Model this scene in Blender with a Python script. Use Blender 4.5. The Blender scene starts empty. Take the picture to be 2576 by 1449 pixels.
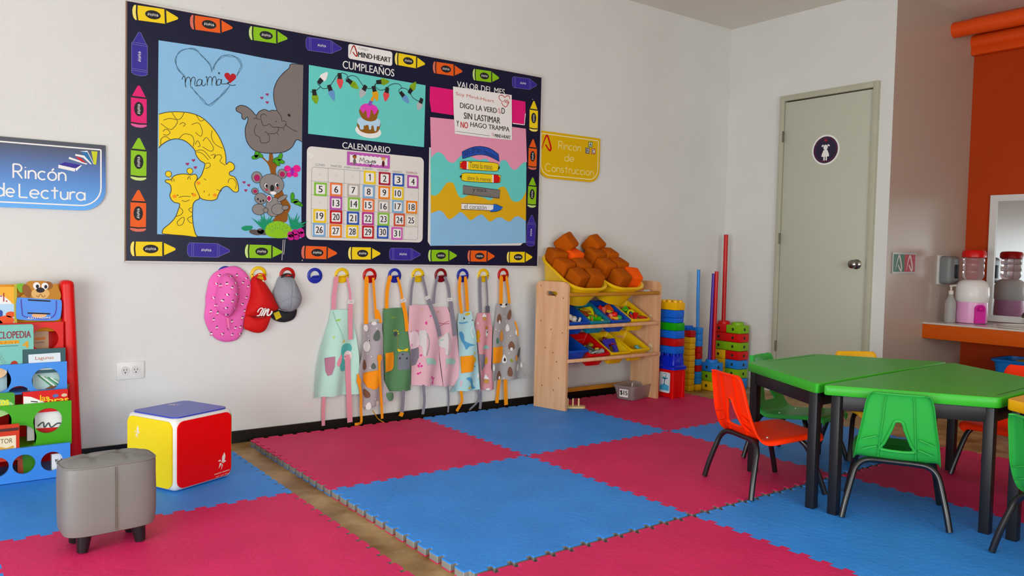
import bpy, bmesh, math, random
from mathutils import Vector, Matrix
random.seed(4)
scn = bpy.context.scene
COL = scn.collection
PI = math.pi

# ------------------------------------------------------------------ camera
YAW, PITCH, ROLL = 0.6400, 0.0464, 0.0211
cam_d = bpy.data.cameras.new('camera')
cam_d.sensor_width = 36.0
cam_d.lens = 36.0 * 1989.08 / 2576.0
cam_d.clip_start = 0.05
cam = bpy.data.objects.new('camera', cam_d)
COL.objects.link(cam)
_f = Vector((math.sin(YAW) * math.cos(PITCH), math.cos(YAW) * math.cos(PITCH), -math.sin(PITCH)))
_r = Vector((math.cos(YAW), -math.sin(YAW), 0))
_u = _r.cross(_f)
_r2 = _r * math.cos(ROLL) + _u * math.sin(ROLL)
_u2 = _u * math.cos(ROLL) - _r * math.sin(ROLL)
_m = Matrix((_r2, _u2, -_f)).transposed().to_4x4()
_m.translation = Vector((-5.1348, -4.0667, 1.0130))
cam.matrix_world = _m
scn.camera = cam

# ------------------------------------------------------------------ world, light, exposure
scn.view_settings.view_transform = 'Standard'
scn.view_settings.look = 'None'
scn.view_settings.gamma = 1.0
scn.view_settings.use_curve_mapping = False
scn.view_settings.exposure = 0.07
world = bpy.data.worlds.new('daylight')
scn.world = world
world.use_nodes = True
world.node_tree.nodes['Background'].inputs[0].default_value = (0.80, 0.90, 1.0, 1)
world.node_tree.nodes['Background'].inputs[1].default_value = 1.0

def area_light(name, loc, direction, sx, sy, watts, color):
    d = bpy.data.lights.new(name, 'AREA')
    d.shape = 'RECTANGLE'
    d.size, d.size_y, d.energy, d.color = sx, sy, watts, color
    o = bpy.data.objects.new(name, d)
    COL.objects.link(o)
    o.location = loc
    o.rotation_euler = Vector(direction).to_track_quat('-Z', 'Y').to_euler()
    return o
# daylight through the side windows and through the windows behind the camera
area_light('window_daylight', (-6.98, -3.6, .80), (1, 0.0, 0.0), 3.6, 1.4, 132, (0.93, 0.99, 1.0))
area_light('rear_window_daylight', (-4.45, -6.98, 1.35), (0.0, 1, -0.02), 3.5, 1.5, 118, (0.95, 1.0, 0.99))

# ------------------------------------------------------------------ materials
def lin(h):
    h = h.lstrip('#')
    o = []
    for i in (0, 2, 4):
        c = int(h[i:i + 2], 16) / 255.0
        o.append(c / 12.92 if c <= 0.04045 else ((c + 0.055) / 1.055) ** 2.4)
    g = 0.3 * o[0] + 0.55 * o[1] + 0.15 * o[2]
    o = [min(1.0, max(0.001, g + (c - g) * 1.16)) for c in o]
    return (o[0], o[1], o[2], 1.0)
_MC = {}
def M(h, rough=0.6, metal=0.0, var=0.0, vs=6.0, bump=0.0, bs=120.0, spec=0.38, coat=0.0, h2=None, stretch=None, emit=0.0):
    """procedural material: base colour, optional second colour mixed in by noise, optional bump"""
    key = (h, rough, metal, var, vs, bump, bs, spec, coat, h2, stretch)
    if key in _MC:
        return _MC[key]
    m = bpy.data.materials.new('paint_' + h.strip('#'))
    m.use_nodes = True
    nt = m.node_tree
    b = nt.nodes['Principled BSDF']
    c = lin(h)
    b.inputs['Base Color'].default_value = c
    b.inputs['Roughness'].default_value = rough
    b.inputs['Metallic'].default_value = metal
    b.inputs['Specular IOR Level'].default_value = spec
    b.inputs['Coat Weight'].default_value = coat
    m.diffuse_color = c
    if var or bump:
        tc = nt.nodes.new('ShaderNodeTexCoord')
        src = tc.outputs['Object']
        if stretch:
            mp = nt.nodes.new('ShaderNodeMapping')
            mp.inputs['Scale'].default_value = stretch
            nt.links.new(src, mp.inputs[0])
            src = mp.outputs[0]
    if var:
        n = nt.nodes.new('ShaderNodeTexNoise')
        n.inputs['Scale'].default_value = vs
        n.inputs['Detail'].default_value = 6
        nt.links.new(src, n.inputs['Vector'])
        r = nt.nodes.new('ShaderNodeValToRGB')
        c2 = lin(h2) if h2 else tuple(x * (1 - var) for x in c[:3]) + (1,)
        c1 = c if h2 else tuple(min(1, x * (1 + var * 0.6)) for x in c[:3]) + (1,)
        r.color_ramp.elements[0].position = 0.32
        r.color_ramp.elements[1].position = 0.68
        r.color_ramp.elements[0].color = c2
        r.color_ramp.elements[1].color = c1
        nt.links.new(n.outputs['Fac'], r.inputs[0])
        nt.links.new(r.outputs[0], b.inputs['Base Color'])
    if bump:
        n = nt.nodes.new('ShaderNodeTexNoise')
        n.inputs['Scale'].default_value = bs
        n.inputs['Detail'].default_value = 4
        nt.links.new(src, n.inputs['Vector'])
        bp = nt.nodes.new('ShaderNodeBump')
        bp.inputs['Strength'].default_value = bump
        bp.inputs['Distance'].default_value = 0.004
        nt.links.new(n.outputs['Fac'], bp.inputs['Height'])
        nt.links.new(bp.outputs[0], b.inputs['Normal'])
    _MC[key] = m
    return m
def clear(h, rough=0.1, trans=0.9, ior=1.4):
    key = ('clear', h, rough, trans)
    if key not in _MC:
        m = bpy.data.materials.new('clear_plastic')
        m.use_nodes = True
        b = m.node_tree.nodes['Principled BSDF']
        b.inputs['Base Color'].default_value = lin(h)
        b.inputs['Roughness'].default_value = rough
        b.inputs['Transmission Weight'].default_value = trans
        b.inputs['IOR'].default_value = ior
        _MC[key] = m
    return _MC[key]
def gradient_z(stops, z0, z1, rough=0.3):
    """a printed vertical gradient between heights z0 and z1 of the object"""
    m = bpy.data.materials.new('printed_gradient')
    m.use_nodes = True
    nt = m.node_tree
    b = nt.nodes['Principled BSDF']
    b.inputs['Roughness'].default_value = rough
    tc = nt.nodes.new('ShaderNodeTexCoord')
    sp = nt.nodes.new('ShaderNodeSeparateXYZ')
    mr = nt.nodes.new('ShaderNodeMapRange')
    mr.inputs['From Min'].default_value = z0
    mr.inputs['From Max'].default_value = z1
    rp = nt.nodes.new('ShaderNodeValToRGB')
    while len(rp.color_ramp.elements) < len(stops):
        rp.color_ramp.elements.new(0.5)
    for e, (p, h) in zip(rp.color_ramp.elements, stops):
        e.position = p
        e.color = lin(h)
    nt.links.new(tc.outputs['Object'], sp.inputs[0])
    nt.links.new(sp.outputs['Z'], mr.inputs['Value'])
    nt.links.new(mr.outputs[0], rp.inputs[0])
    nt.links.new(rp.outputs[0], b.inputs['Base Color'])
    return m

# ------------------------------------------------------------------ geometry helpers
def T(x=0, y=0, z=0, rx=0, ry=0, rz=0):
    return Matrix.Translation((x, y, z)) @ Matrix.Rotation(rz, 4, 'Z') @ Matrix.Rotation(ry, 4, 'Y') @ Matrix.Rotation(rx, 4, 'X')
class Frame:
    """a plane in the room: origin, right, up and outward normal"""
    def __init__(s, o, r, v, n):
        s.o, s.r, s.v, s.n = Vector(o), Vector(r), Vector(v), Vector(n)
    def pt(s, r, v, d=0.0):
        return s.o + s.r * r + s.v * v + s.n * d
    def mat(s):
        m = Matrix((s.r, s.v, s.n)).transposed().to_4x4()
        m.translation = s.o
        return m
WALL = Frame((0, 0, 0), (1, 0, 0), (0, 0, 1), (0, -1, 0))          # the long wall
DOORW = Frame((0, 0, 0), (0, -1, 0), (0, 0, 1), (-1, 0, 0))        # the wall with the door
RECESS = Frame((0, -1.331, 0), (1, 0, 0), (0, 0, 1), (0, -1, 0))   # side of the sink recess
SINKW = Frame((1.12, 0, 0), (0, -1, 0), (0, 0, 1), (-1, 0, 0))     # orange wall behind the sink
FLOOR = Frame((0, 0, 0), (1, 0, 0), (0, 1, 0), (0, 0, 1))
def smooth(pts, n=5, closed=False):
    """Catmull-Rom curve through the points"""
    k = len(pts)
    out = []
    for i in range(k if closed else k - 1):
        g = lambda j: pts[j % k] if closed else pts[max(0, min(k - 1, j))]
        p0, p1, p2, p3 = g(i - 1), g(i), g(i + 1), g(i + 2)
        for q in range(n):
            t = q / n
            out.append(tuple(0.5 * (2 * b + (c - a) * t + (2 * a - 5 * b + 4 * c - d) * t * t + (3 * b - a - 3 * c + d) * t ** 3)
                             for a, b, c, d in zip(p0, p1, p2, p3)))
    if not closed:
        out.append(tuple(pts[-1]))
    return out
def ell(cx, cy, rx, ry=None, rot=0.0, n=24, a0=0.0, a1=2 * PI):
    ry = rx if ry is None else ry
    full = abs(a1 - a0 - 2 * PI) < 1e-6
    o = []
    for i in range(n + (0 if full else 1)):
        a = a0 + (a1 - a0) * i / n
        x, y = rx * math.cos(a), ry * math.sin(a)
        o.append((cx + x * math.cos(rot) - y * math.sin(rot), cy + x * math.sin(rot) + y * math.cos(rot)))
    return o
def rrect(x0, y0, x1, y1, r, n=5):
    """rounded rectangle; r is one radius or four (bottom left, bottom right, top right, top left)"""
    rs = r if isinstance(r, (tuple, list)) else (r,) * 4
    o = []
    for (cx, cy, a), q in zip(((x0, y0, PI), (x1, y0, 1.5 * PI), (x1, y1, 0), (x0, y1, .5 * PI)), rs):
        if q <= 0:
            o.append((cx, cy))
            continue
        ox, oy = (q if cx == x0 else -q), (q if cy == y0 else -q)
        for i in range(n + 1):
            o.append((cx + ox + q * math.cos(a + .5 * PI * i / n), cy + oy + q * math.sin(a + .5 * PI * i / n)))
    return o
def heart(cx, cy, s, rot=0.0):
    o = []
    for i in range(28):
        t = 2 * PI * i / 28
        x = 16 * math.sin(t) ** 3 / 17 * s
        y = (13 * math.cos(t) - 5 * math.cos(2 * t) - 2 * math.cos(3 * t) - math.cos(4 * t)) / 17 * s
        o.append((cx + x * math.cos(rot) - y * math.sin(rot), cy + x * math.sin(rot) + y * math.cos(rot)))
    return o
_RB = {}
def rbox(sx, sy, sz, b, seg=2):
    key = (round(sx, 5), round(sy, 5), round(sz, 5), b, seg)
    if key not in _RB:
        bm = bmesh.new()
        bmesh.ops.create_cube(bm, size=1.0)
        bmesh.ops.scale(bm, vec=(sx, sy, sz), verts=bm.verts)
        if b > 0:
            bmesh.ops.bevel(bm, geom=list(bm.edges), offset=b, segments=seg, profile=0.5, affect='EDGES')
        bm.verts.ensure_lookup_table()
        _RB[key] = ([tuple(v.co) for v in bm.verts], [tuple(v.index for v in f.verts) for f in bm.faces])
        bm.free()
    return _RB[key]
_TX = {}
def text_mesh(s, bold):
    if (s, bold) not in _TX:
        cu = bpy.data.curves.new('lettering', 'FONT')
        cu.body = s
        cu.offset = bold
        cu.resolution_u = 4
        ob = bpy.data.objects.new('lettering', cu)
        COL.objects.link(ob)
        dg = bpy.context.evaluated_depsgraph_get()
        me = bpy.data.meshes.new_from_object(ob.evaluated_get(dg))
        _TX[(s, bold)] = ([tuple(v.co[:2]) for v in me.vertices], [tuple(p.vertices) for p in me.polygons])
        bpy.data.objects.remove(ob)
        bpy.data.curves.remove(cu)
        bpy.data.meshes.remove(me)
    return _TX[(s, bold)]
ROOTM = {}
class MB:
    """collects faces of several materials and links them as one mesh object"""
    def __init__(s):
        s.v, s.f, s.k, s.mats = [], [], [], []
    def mi(s, m):
        if m not in s.mats:
            s.mats.append(m)
        return s.mats.index(m)
    def add(s, vs, fs, m, X=None):
        o, k = len(s.v), s.mi(m)
        s.v += [(X @ Vector(p)) if X else Vector(p) for p in vs]
        s.f += [tuple(i + o for i in f) for f in fs]
        s.k += [k] * len(fs)
        return s
    def box(s, m, c, size, b=0.0, X=None, rz=0, rx=0, ry=0, seg=2):
        vs, fs = rbox(*size, b, seg)
        Y = T(*c, rx=rx, ry=ry, rz=rz)
        return s.add(vs, fs, m, X @ Y if X else Y)
    def poly(s, fr, pts, d, m, th=0.0):
        dd = d if callable(d) else (lambda r, v: d)
        n = len(pts)
        if callable(d):                       # lay it on a curved cloth: cut it small
            bm = bmesh.new()
            f = bm.faces.new([bm.verts.new((r, v, 0)) for r, v in pts])
            bmesh.ops.triangulate(bm, faces=[f])
            for _ in range(5):
                E = [e for e in bm.edges if e.calc_length() > .012]
                if not E:
                    break
                bmesh.ops.subdivide_edges(bm, edges=E, cuts=1)
                bmesh.ops.triangulate(bm, faces=[q for q in bm.faces if len(q.verts) > 3])
            bm.verts.index_update()
            s.add([fr.pt(q.co.x, q.co.y, dd(q.co.x, q.co.y)) for q in bm.verts], [tuple(q.index for q in g.verts) for g in bm.faces], m)
            bm.free()
            if th:
                vs = [fr.pt(r, v, dd(r, v) - k) for k in (0, th) for r, v in pts]
                s.add(vs, [(i, i + n, (i + 1) % n + n, (i + 1) % n) for i in range(n)], m)
            return s
        vs = [fr.pt(r, v, dd(r, v)) for r, v in pts]
        fs = [tuple(range(n))]
        if th:
            vs += [fr.pt(r, v, dd(r, v) - th) for r, v in pts]
            fs += [(i, i + n, (i + 1) % n + n, (i + 1) % n) for i in range(n)]
            fs.append(tuple(range(2 * n - 1, n - 1, -1)))
        return s.add(vs, fs, m)
    def line(s, fr, pts, w, d, m, closed=False, th=0.0):
        dd = d if callable(d) else (lambda r, v: d)
        p = [pts[0]]
        for q in pts[1:]:
            if math.hypot(q[0] - p[-1][0], q[1] - p[-1][1]) > 1e-6:
                p.append(q)
        n = len(p)
        if n < 2:
            return s
        vs, fs = [], []
        for i in range(n):
            a, b = (p[i - 1], p[(i + 1) % n]) if closed else (p[max(0, i - 1)], p[min(n - 1, i + 1)])
            tx, ty = b[0] - a[0], b[1] - a[1]
            l = math.hypot(tx, ty) or 1
            ww = (w[min(i, len(w) - 1)] if isinstance(w, (list, tuple)) else w) / 2
            nx, ny = -ty / l * ww, tx / l * ww
            x, y = p[i]
            vs += [fr.pt(x + nx, y + ny, dd(x, y)), fr.pt(x - nx, y - ny, dd(x, y))]
            if th:
                vs += [fr.pt(x + nx, y + ny, dd(x, y) - th), fr.pt(x - nx, y - ny, dd(x, y) - th)]
        st = 4 if th else 2
        for i in range(n if closed else n - 1):
            a, b = i * st, ((i + 1) % n) * st
            fs.append((a, a + 1, b + 1, b))
            if th:
                fs += [(a + 2, b + 2, b + 3, a + 3), (a, b, b + 2, a + 2), (a + 1, a + 3, b + 3, b + 1)]
        if th and not closed:
            e = (n - 1) * st
            fs += [(0, 2, 3, 1), (e, e + 1, e + 3, e + 2)]
        return s.add(vs, fs, m)
    def text(s, fr, txt, r0, v0, r1, v1, d, m, bold=0.0, slant=0.0, shear=0.0):
        """lettering fitted into the box r0..r1, v0..v1 of a plane; bold lettering is printed several times, slightly shifted"""
        vs, fs = text_mesh(txt, min(0.0, bold))
        if not vs:
            return s
        a, b = min(p[0] for p in vs), max(p[0] for p in vs)
        e, g = min(p[1] for p in vs), max(p[1] for p in vs)
        k = max(0.0, bold) * (v1 - v0) * 1.5
        for i, sh in enumerate(((0,) if k == 0 else (-k, 0, k))):
            q = []
            for x, y in vs:
                t, u = (x - a) / (b - a), (y - e) / (g - e)
                q.append(fr.pt(r0 + sh + t * (r1 - r0) + shear * u * (v1 - v0), v0 + u * (v1 - v0) + slant * t * (r1 - r0), d + .00012 * i))
            s.add(q, fs, m)
        return s
    def tube(s, m, pts, r, n=10, closed=False, caps=True):
        P = [Vector(p) for p in pts]
        k = len(P)
        R = r if isinstance(r, (list, tuple)) else [r] * k
        tg = []
        for i in range(k):
            a, b = (P[i - 1], P[(i + 1) % k]) if closed else (P[max(0, i - 1)], P[min(k - 1, i + 1)])
            tg.append((b - a).normalized())
        up = Vector((0, 0, 1)) if abs(tg[0].z) < 0.9 else Vector((1, 0, 0))
        x = tg[0].cross(up).normalized()
        vs, fs = [], []
        for i in range(k):
            x = (x - tg[i] * x.dot(tg[i])).normalized()
            y = tg[i].cross(x)
            vs += [P[i] + (x * math.cos(2 * PI * j / n) + y * math.sin(2 * PI * j / n)) * R[i] for j in range(n)]
        for i in range(k if closed else k - 1):
            a, b = i * n, ((i + 1) % k) * n
            fs += [(a + j, a + (j + 1) % n, b + (j + 1) % n, b + j) for j in range(n)]
        if caps and not closed:
            fs += [tuple(range(n - 1, -1, -1)), tuple(range((k - 1) * n, k * n))]
        return s.add(vs, fs, m)
    def lathe(s, m, prof, n=24, X=None, sx=1.0, sy=1.0):
        vs, fs = [], []
        for r, z in prof:
            vs += [(r * sx * math.cos(2 * PI * j / n), r * sy * math.sin(2 * PI * j / n), z) for j in range(n)]
        for i in range(len(prof) - 1):
            fs += [(i * n + j, i * n + (j + 1) % n, (i + 1) * n + (j + 1) % n, (i + 1) * n + j) for j in range(n)]
        if prof[0][0] > 1e-6:
            fs.append(tuple(range(n - 1, -1, -1)))
        if prof[-1][0] > 1e-6:
            fs.append(tuple(range((len(prof) - 1) * n, len(prof) * n)))
        return s.add(vs, fs, m, X)
    def ball(s, m, c, r, X=None, n=14, sc=(1, 1, 1)):
        prof = [(max(1e-7, r * math.sin(PI * i / 9)), -r * math.cos(PI * i / 9)) for i in range(10)]
        Y = T(*c) @ Matrix.Diagonal((sc[0], sc[1], sc[2], 1))
        return s.lathe(m, prof, n, X @ Y if X else Y)
    def bulge(s, fr, outline, d, h, m, rings=6, centre=None, power=0.5):
        """a soft domed shape over a star-shaped outline"""
        n = len(outline)
        c = centre or (sum(p[0] for p in outline) / n, sum(p[1] for p in outline) / n)
        dd = d if callable(d) else (lambda r, v: d)
        vs, fs = [], []
        for i in range(rings):
            t = math.cos(.5 * PI * i / rings) if rings > 1 else 1.0
            q = h * max(0.0, 1 - t * t) ** power
            vs += [fr.pt(c[0] + (x - c[0]) * t, c[1] + (y - c[1]) * t, dd(x, y) + q) for x, y in outline]
        vs.append(fr.pt(c[0], c[1], dd(*c) + h))
        for i in range(rings - 1):
            fs += [(i * n + j, i * n + (j + 1) % n, (i + 1) * n + (j + 1) % n, (i + 1) * n + j) for j in range(n)]
        e = (rings - 1) * n
        fs += [(e + j, e + (j + 1) % n, rings * n) for j in range(n)]
        fs.append(tuple(range(n - 1, -1, -1)))
        return s.add(vs, fs, m)
    def sheet(s, fr, L, R, dfun, m, nu=16, nv=20, th=0.003):
        """cloth hung between two side curves, with folds given by dfun"""
        def res(P, n):
            a = [0.0]
            for p, q in zip(P, P[1:]):
                a.append(a[-1] + math.hypot(q[0] - p[0], q[1] - p[1]))
            o = []
            for i in range(n + 1):
                t, j = a[-1] * i / n, 0
                while j < len(P) - 2 and a[j + 1] < t:
                    j += 1
                u = (t - a[j]) / ((a[j + 1] - a[j]) or 1)
                o.append((P[j][0] + (P[j + 1][0] - P[j][0]) * u, P[j][1] + (P[j + 1][1] - P[j][1]) * u))
            return o
        A, B = res(L, nv), res(R, nv)
        vs, fs = [], []
        for k in (0, 1):
            for i in range(nv + 1):
                for j in range(nu + 1):
                    t = j / nu
                    r, v = A[i][0] + (B[i][0] - A[i][0]) * t, A[i][1] + (B[i][1] - A[i][1]) * t
                    vs.append(fr.pt(r, v, dfun(r, v) - k * th))
        N, w = (nv + 1) * (nu + 1), nu + 1
        for i in range(nv):
            for j in range(nu):
                a = i * w + j
                fs += [(a, a + w, a + w + 1, a + 1), (a + N, a + 1 + N, a + w + 1 + N, a + w + N)]
        rim = [j for j in range(w)] + [i * w + nu for i in range(1, nv + 1)] + [nv * w + j for j in range(nu - 1, -1, -1)] + [i * w for i in range(nv - 1, 0, -1)]
        fs += [(rim[i], rim[(i + 1) % len(rim)], rim[(i + 1) % len(rim)] + N, rim[i] + N) for i in range(len(rim))]
        return s.add(vs, fs, m)
    def build(s, name, parent=None, sharp=38, local=False):
        """link as one object; with a parent the points are room coordinates unless local"""
        me = bpy.data.meshes.new(name)
        o = bpy.data.objects.new(name, me)
        COL.objects.link(o)
        vs = s.v
        if parent is not None:
            X = ROOTM.get(parent, Matrix.Identity(4))
            ROOTM[o] = X
            o.parent = parent
            if not local:
                Xi = X.inverted()
                vs = [Xi @ p for p in vs]
        elif not local:
            xs, ys, zs = [p.x for p in vs], [p.y for p in vs], [p.z for p in vs]
            c = Vector(((min(xs) + max(xs)) / 2, (min(ys) + max(ys)) / 2, min(zs)))
            vs = [p - c for p in vs]
            o.location = c
            ROOTM[o] = Matrix.Translation(c)
        me.from_pydata([tuple(p) for p in vs], [], s.f)
        for m in s.mats:
            me.materials.append(m)
        me.polygons.foreach_set('material_index', s.k)
        bm = bmesh.new()
        bm.from_mesh(me)
        bmesh.ops.recalc_face_normals(bm, faces=bm.faces)
        bm.to_mesh(me)
        bm.free()
        me.polygons.foreach_set('use_smooth', [True] * len(me.polygons))
        me.set_sharp_from_angle(angle=math.radians(sharp))
        me.update()
        return o
def tag(o, label, cat, group=None):
    o['label'] = label
    o['category'] = cat
    if group:
        o['group'] = group
    return o
def thing(name, label, cat, loc=(0, 0, 0), rz=0.0, group=None):
    o = bpy.data.objects.new(name, None)
    o.empty_display_size = 0.05
    COL.objects.link(o)
    o.location = loc
    o.rotation_euler = (0, 0, rz)
    ROOTM[o] = T(*loc, rz=rz)
    return tag(o, label, cat, group)
def struct(o):
    o['kind'] = 'structure'
    return o
def dup(root, loc, rz, label, group=None):
    """copy of a thing with copies of its parts and sub-parts"""
    c = root.copy()
    COL.objects.link(c)
    c.location = loc
    c.rotation_euler = (0, 0, rz)
    c['label'] = label
    if group:
        c['group'] = group
    def kids(a, b):
        for ch in list(a.children):
            d = ch.copy()
            COL.objects.link(d)
            d.parent = b
            kids(ch, d)
    kids(root, c)
    return c
# thin round single-line lettering (strokes), used on the two corner signs
def _arc(cx, cy, rx, ry, a0, a1, n=10):
    return [(cx + rx * math.cos(math.radians(a0 + (a1 - a0) * i / n)), cy + ry * math.sin(math.radians(a0 + (a1 - a0) * i / n))) for i in range(n + 1)]
GLYPH = {
    'R': (.62, [[(0, 0), (0, 1)], [(0, 1), (.3, 1)] + _arc(.3, .74, .27, .26, 90, -90) + [(.05, .48)], [(.25, .48), (.6, 0)]]),
    'L': (.55, [[(0, 1), (0, 0)], [(0, 0), (.55, 0)]]),
    'C': (.85, [_arc(.45, .5, .45, .5, 45, 315, 18)]),
    'i': (.08, [[(.04, 0), (.04, .6)], [(.04, .78), (.04, .84)]]),
    'n': (.5, [[(0, 0), (0, .6)], _arc(.25, .35, .25, .25, 180, 0) + [(.5, 0)]]),
    'c': (.52, [_arc(.3, .3, .3, .3, 50, 310, 14)]),
    'o': (.6, [_arc(.3, .3, .3, .3, 0, 360, 18)]),
    'ó': (.6, [_arc(.3, .3, .3, .3, 0, 360, 18), [(.28, .7), (.42, .86)]]),
    'd': (.6, [_arc(.3, .3, .3, .3, 0, 360, 18), [(.6, 0), (.6, 1)]]),
    'e': (.6, [[(0, .3), (.6, .3)], _arc(.3, .3, .3, .3, 0, 315, 16)]),
    't': (.5, [[(.25, 0), (.25, .9)], [(0, .62), (.5, .62)]]),
    'u': (.5, [[(0, .6)] + _arc(.25, .25, .25, .25, 180, 360) + [(.5, .6)], [(.5, .6), (.5, 0)]]),
    'r': (.3, [[(0, 0), (0, .6)], _arc(.25, .35, .25, .25, 180, 60)]),
    'a': (.6, [_arc(.3, .3, .3, .3, 0, 360, 18), [(.6, 0), (.6, .6)]]),
    's': (.4, [_arc(.2, .45, .18, .15, 40, 270, 8)[:-1] + _arc(.2, .15, .2, .15, 90, -140, 8)]),
    ' ': (.3, []),
}
def stroke_text(mb, fr, txt, r0, v0, r1, height, w, d, m):
    tot = sum(GLYPH[c][0] for c in txt) + .17 * (len(txt) - 1)
    k = (r1 - r0) / tot
    x = r0
    for c in txt:
        wd, st = GLYPH[c]
        for i, p in enumerate(st):
            mb.line(fr, [(x + a * k, v0 + b * height) for a, b in p], w, d + .00015 * i, m)
        x += (wd + .17) * k
def logo(mb, fr, cx, cy, h, w, d, m):
    """the school's mark: an open loop like a letter A with a curl"""
    pts = smooth([(cx - .42 * h, cy - .42 * h), (cx - .26 * h, cy + .1 * h), (cx - .02 * h, cy + .5 * h), (cx + .2 * h, cy + .12 * h), (cx + .34 * h, cy - .3 * h),
                  (cx + .22 * h, cy - .47 * h), (cx - .12 * h, cy - .12 * h)], 5)
    n = len(pts)
    mb.line(fr, pts, [w * (.35 + .9 * min(1, i / (n * .35))) if i < n * .8 else w * (1.0) for i in range(n)], d, m)

# ================================================================== the room
H = 2.795
m_wall = M('#DDDDDA', rough=0.75, bump=0.35, bs=90, var=0.03, vs=2.5)
m_gloss = M('#B8ABA0', rough=0.28, bump=0.05, bs=60)
m_ceil = M('#E4E0D8', rough=0.9, bump=0.2, bs=120, var=0.03, vs=2)
m_orange_wall = M('#AC4400', rough=0.6, spec=.2, bump=0.1, bs=80, var=0.06, vs=3)
m_concrete = M('#BD9F74', rough=0.40, h2='#7E5C30', var=0.5, vs=7.0, bump=0.6, bs=45)
m_black = M('#15130F', rough=0.35)

struct(MB().box(m_concrete, (-2.9, -3.5, -0.05), (8.4, 7.4, 0.1)).build('floor'))
struct(MB().box(m_ceil, (-2.9, -3.5, H + .05), (8.4, 7.4, 0.1)).build('ceiling'))
struct(MB().box(m_wall, (-3.45, .06, H / 2), (7.1, .12, H)).build('wall_back'))
w = MB()
w.box(m_wall, (.06, -.2425, H / 2), (.12, .485, H)).box(m_wall, (.06, -1.2855, H / 2), (.12, .091, H)).box(m_wall, (.06, -.8625, (H + 2.2) / 2), (.12, .755, H - 2.2))
struct(w.build('wall_right'))
struct(MB().box(m_gloss, (.5705, -1.332, H / 2), (1.139, .001, H)).box(m_gloss, (.63, -1.30, H / 2), (1.02, .062, H)).build('wall_recess'))
struct(MB().box(m_orange_wall, (1.18, -4.2, H / 2), (.12, 5.8, H)).build('wall_sink'))
# side wall and rear wall have the windows that light the room
w = MB()
w.box(m_wall, (-6.96, -.9, H / 2), (.12, 1.8, H)).box(m_wall, (-6.96, -6.2, H / 2), (.12, 1.6, H))
w.box(m_wall, (-6.96, -3.6, .05), (.12, 3.6, .1)).box(m_wall, (-6.96, -3.6, (H + 1.5) / 2), (.12, 3.6, H - 1.5))
struct(w.build('wall_left'))
w = MB()
w.box(m_wall, (-6.6, -6.96, H / 2), (.8, .12, H)).box(m_wall, (-.8, -6.96, H / 2), (3.8, .12, H))
w.box(m_wall, (-4.45, -6.96, .3), (3.5, .12, .6)).box(m_wall, (-4.45, -6.96, (H + 2.1) / 2), (3.5, .12, H - 2.1))
struct(w.build('wall_front'))
m_alu = M('#B9BBBB', rough=0.35, metal=0.9)
w = MB()
for y in (-1.8, -3.0, -4.2, -5.4):
    w.box(m_alu, (-6.93, y, .8), (.05, .04, 1.4))
for z in (.1, 1.5):
    w.box(m_alu, (-6.93, -3.6, z), (.05, 3.6, .04))
struct(w.build('window_1'))
w = MB()
for x in (-6.2, -5.03, -3.87, -2.7):
    w.box(m_alu, (x, -6.93, 1.35), (.04, .05, 1.5))
for z in (.6, 2.1):
    w.box(m_alu, (-4.45, -6.93, z), (3.5, .05, .04))
struct(w.build('window_2'))
struct(MB().box(m_black, (-3.45, -.006, .031), (6.9, .012, .062)).build('baseboard_back'))
struct(MB().box(M('#C9C5BC', rough=.6), (-.005, -.2425, .035), (.01, .485, .07)).build('baseboard_right'))

# door of the girls' toilet
m_dframe = M('#B6B5A3', rough=0.5, var=0.06, vs=5)
m_dslab = M('#C0C1B2', rough=0.5, bump=0.05, bs=40, var=0.03, vs=1.5)
dr = struct(bpy.data.objects.new('door_1', None))
COL.objects.link(dr)
ROOTM[dr] = Matrix.Identity(4)
f = MB()
f.box(m_dframe, (-.004, -.503, 1.1), (.05, .036, 2.2), .002).box(m_dframe, (-.004, -1.222, 1.1), (.05, .036, 2.2), .002).box(m_dframe, (-.004, -.8625, 2.18), (.05, .683, .04), .002)
f.build('door_frame', dr)
slab = MB().box(m_dslab, (.006, -.8625, 1.078), (.04, .677, 2.147), .002).build('door_slab', dr)
MB().box(m_black, (.045, -.8625, 1.1), (.02, .74, 2.19)).build('light_block', dr)  # added black panel behind the slab, stops outside light at the gaps
k = MB()
m_knob = M('#8A8580', rough=0.22, metal=1.0)
k.lathe(m_knob, [(.034, 0), (.034, .006), (.026, .012), (.014, .016), (.013, .034), (.024, .042), (.030, .054), (.028, .066), (.016, .073), (.005, .074), (.005, .071), (.0001, .071)], 24,
        T(-.014, -1.131, .974, ry=-PI / 2))
k.build('door_knob', slab)
MB().box(M('#3A3632', rough=.4, metal=.8), (-.016, -1.2045, .975), (.012, .012, .06), .001).build('strike_plate', dr)
for z in (.35, 1.15, 1.9):
    MB().tube(M('#6B6658', rough=.4, metal=.7), [(-.03, -.5235, z - .04), (-.03, -.5235, z + .04)], .006, 8).build('door_hinge', dr)

# orange rail and mouldings at the top of the sink wall
m_otrim = M('#DE5A14', rough=0.4, bump=0.1, bs=60)
w = MB().tube(m_otrim, [(.79, -1.332, 2.655), (.79, -4.0, 2.655)], .055, 20)
struct(w.build('trim_1'))
w = MB()
w.tube(m_otrim, [(1.10, -1.332, 2.62), (1.10, -4.0, 2.62)], .055, 14)
w.box(m_otrim, (1.085, -2.7, 2.75), (.07, 2.74, .09), .01)
w.box(m_otrim, (1.09, -2.7, 2.55), (.06, 2.74, .06), .012)
struct(w.build('trim_2'))

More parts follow.
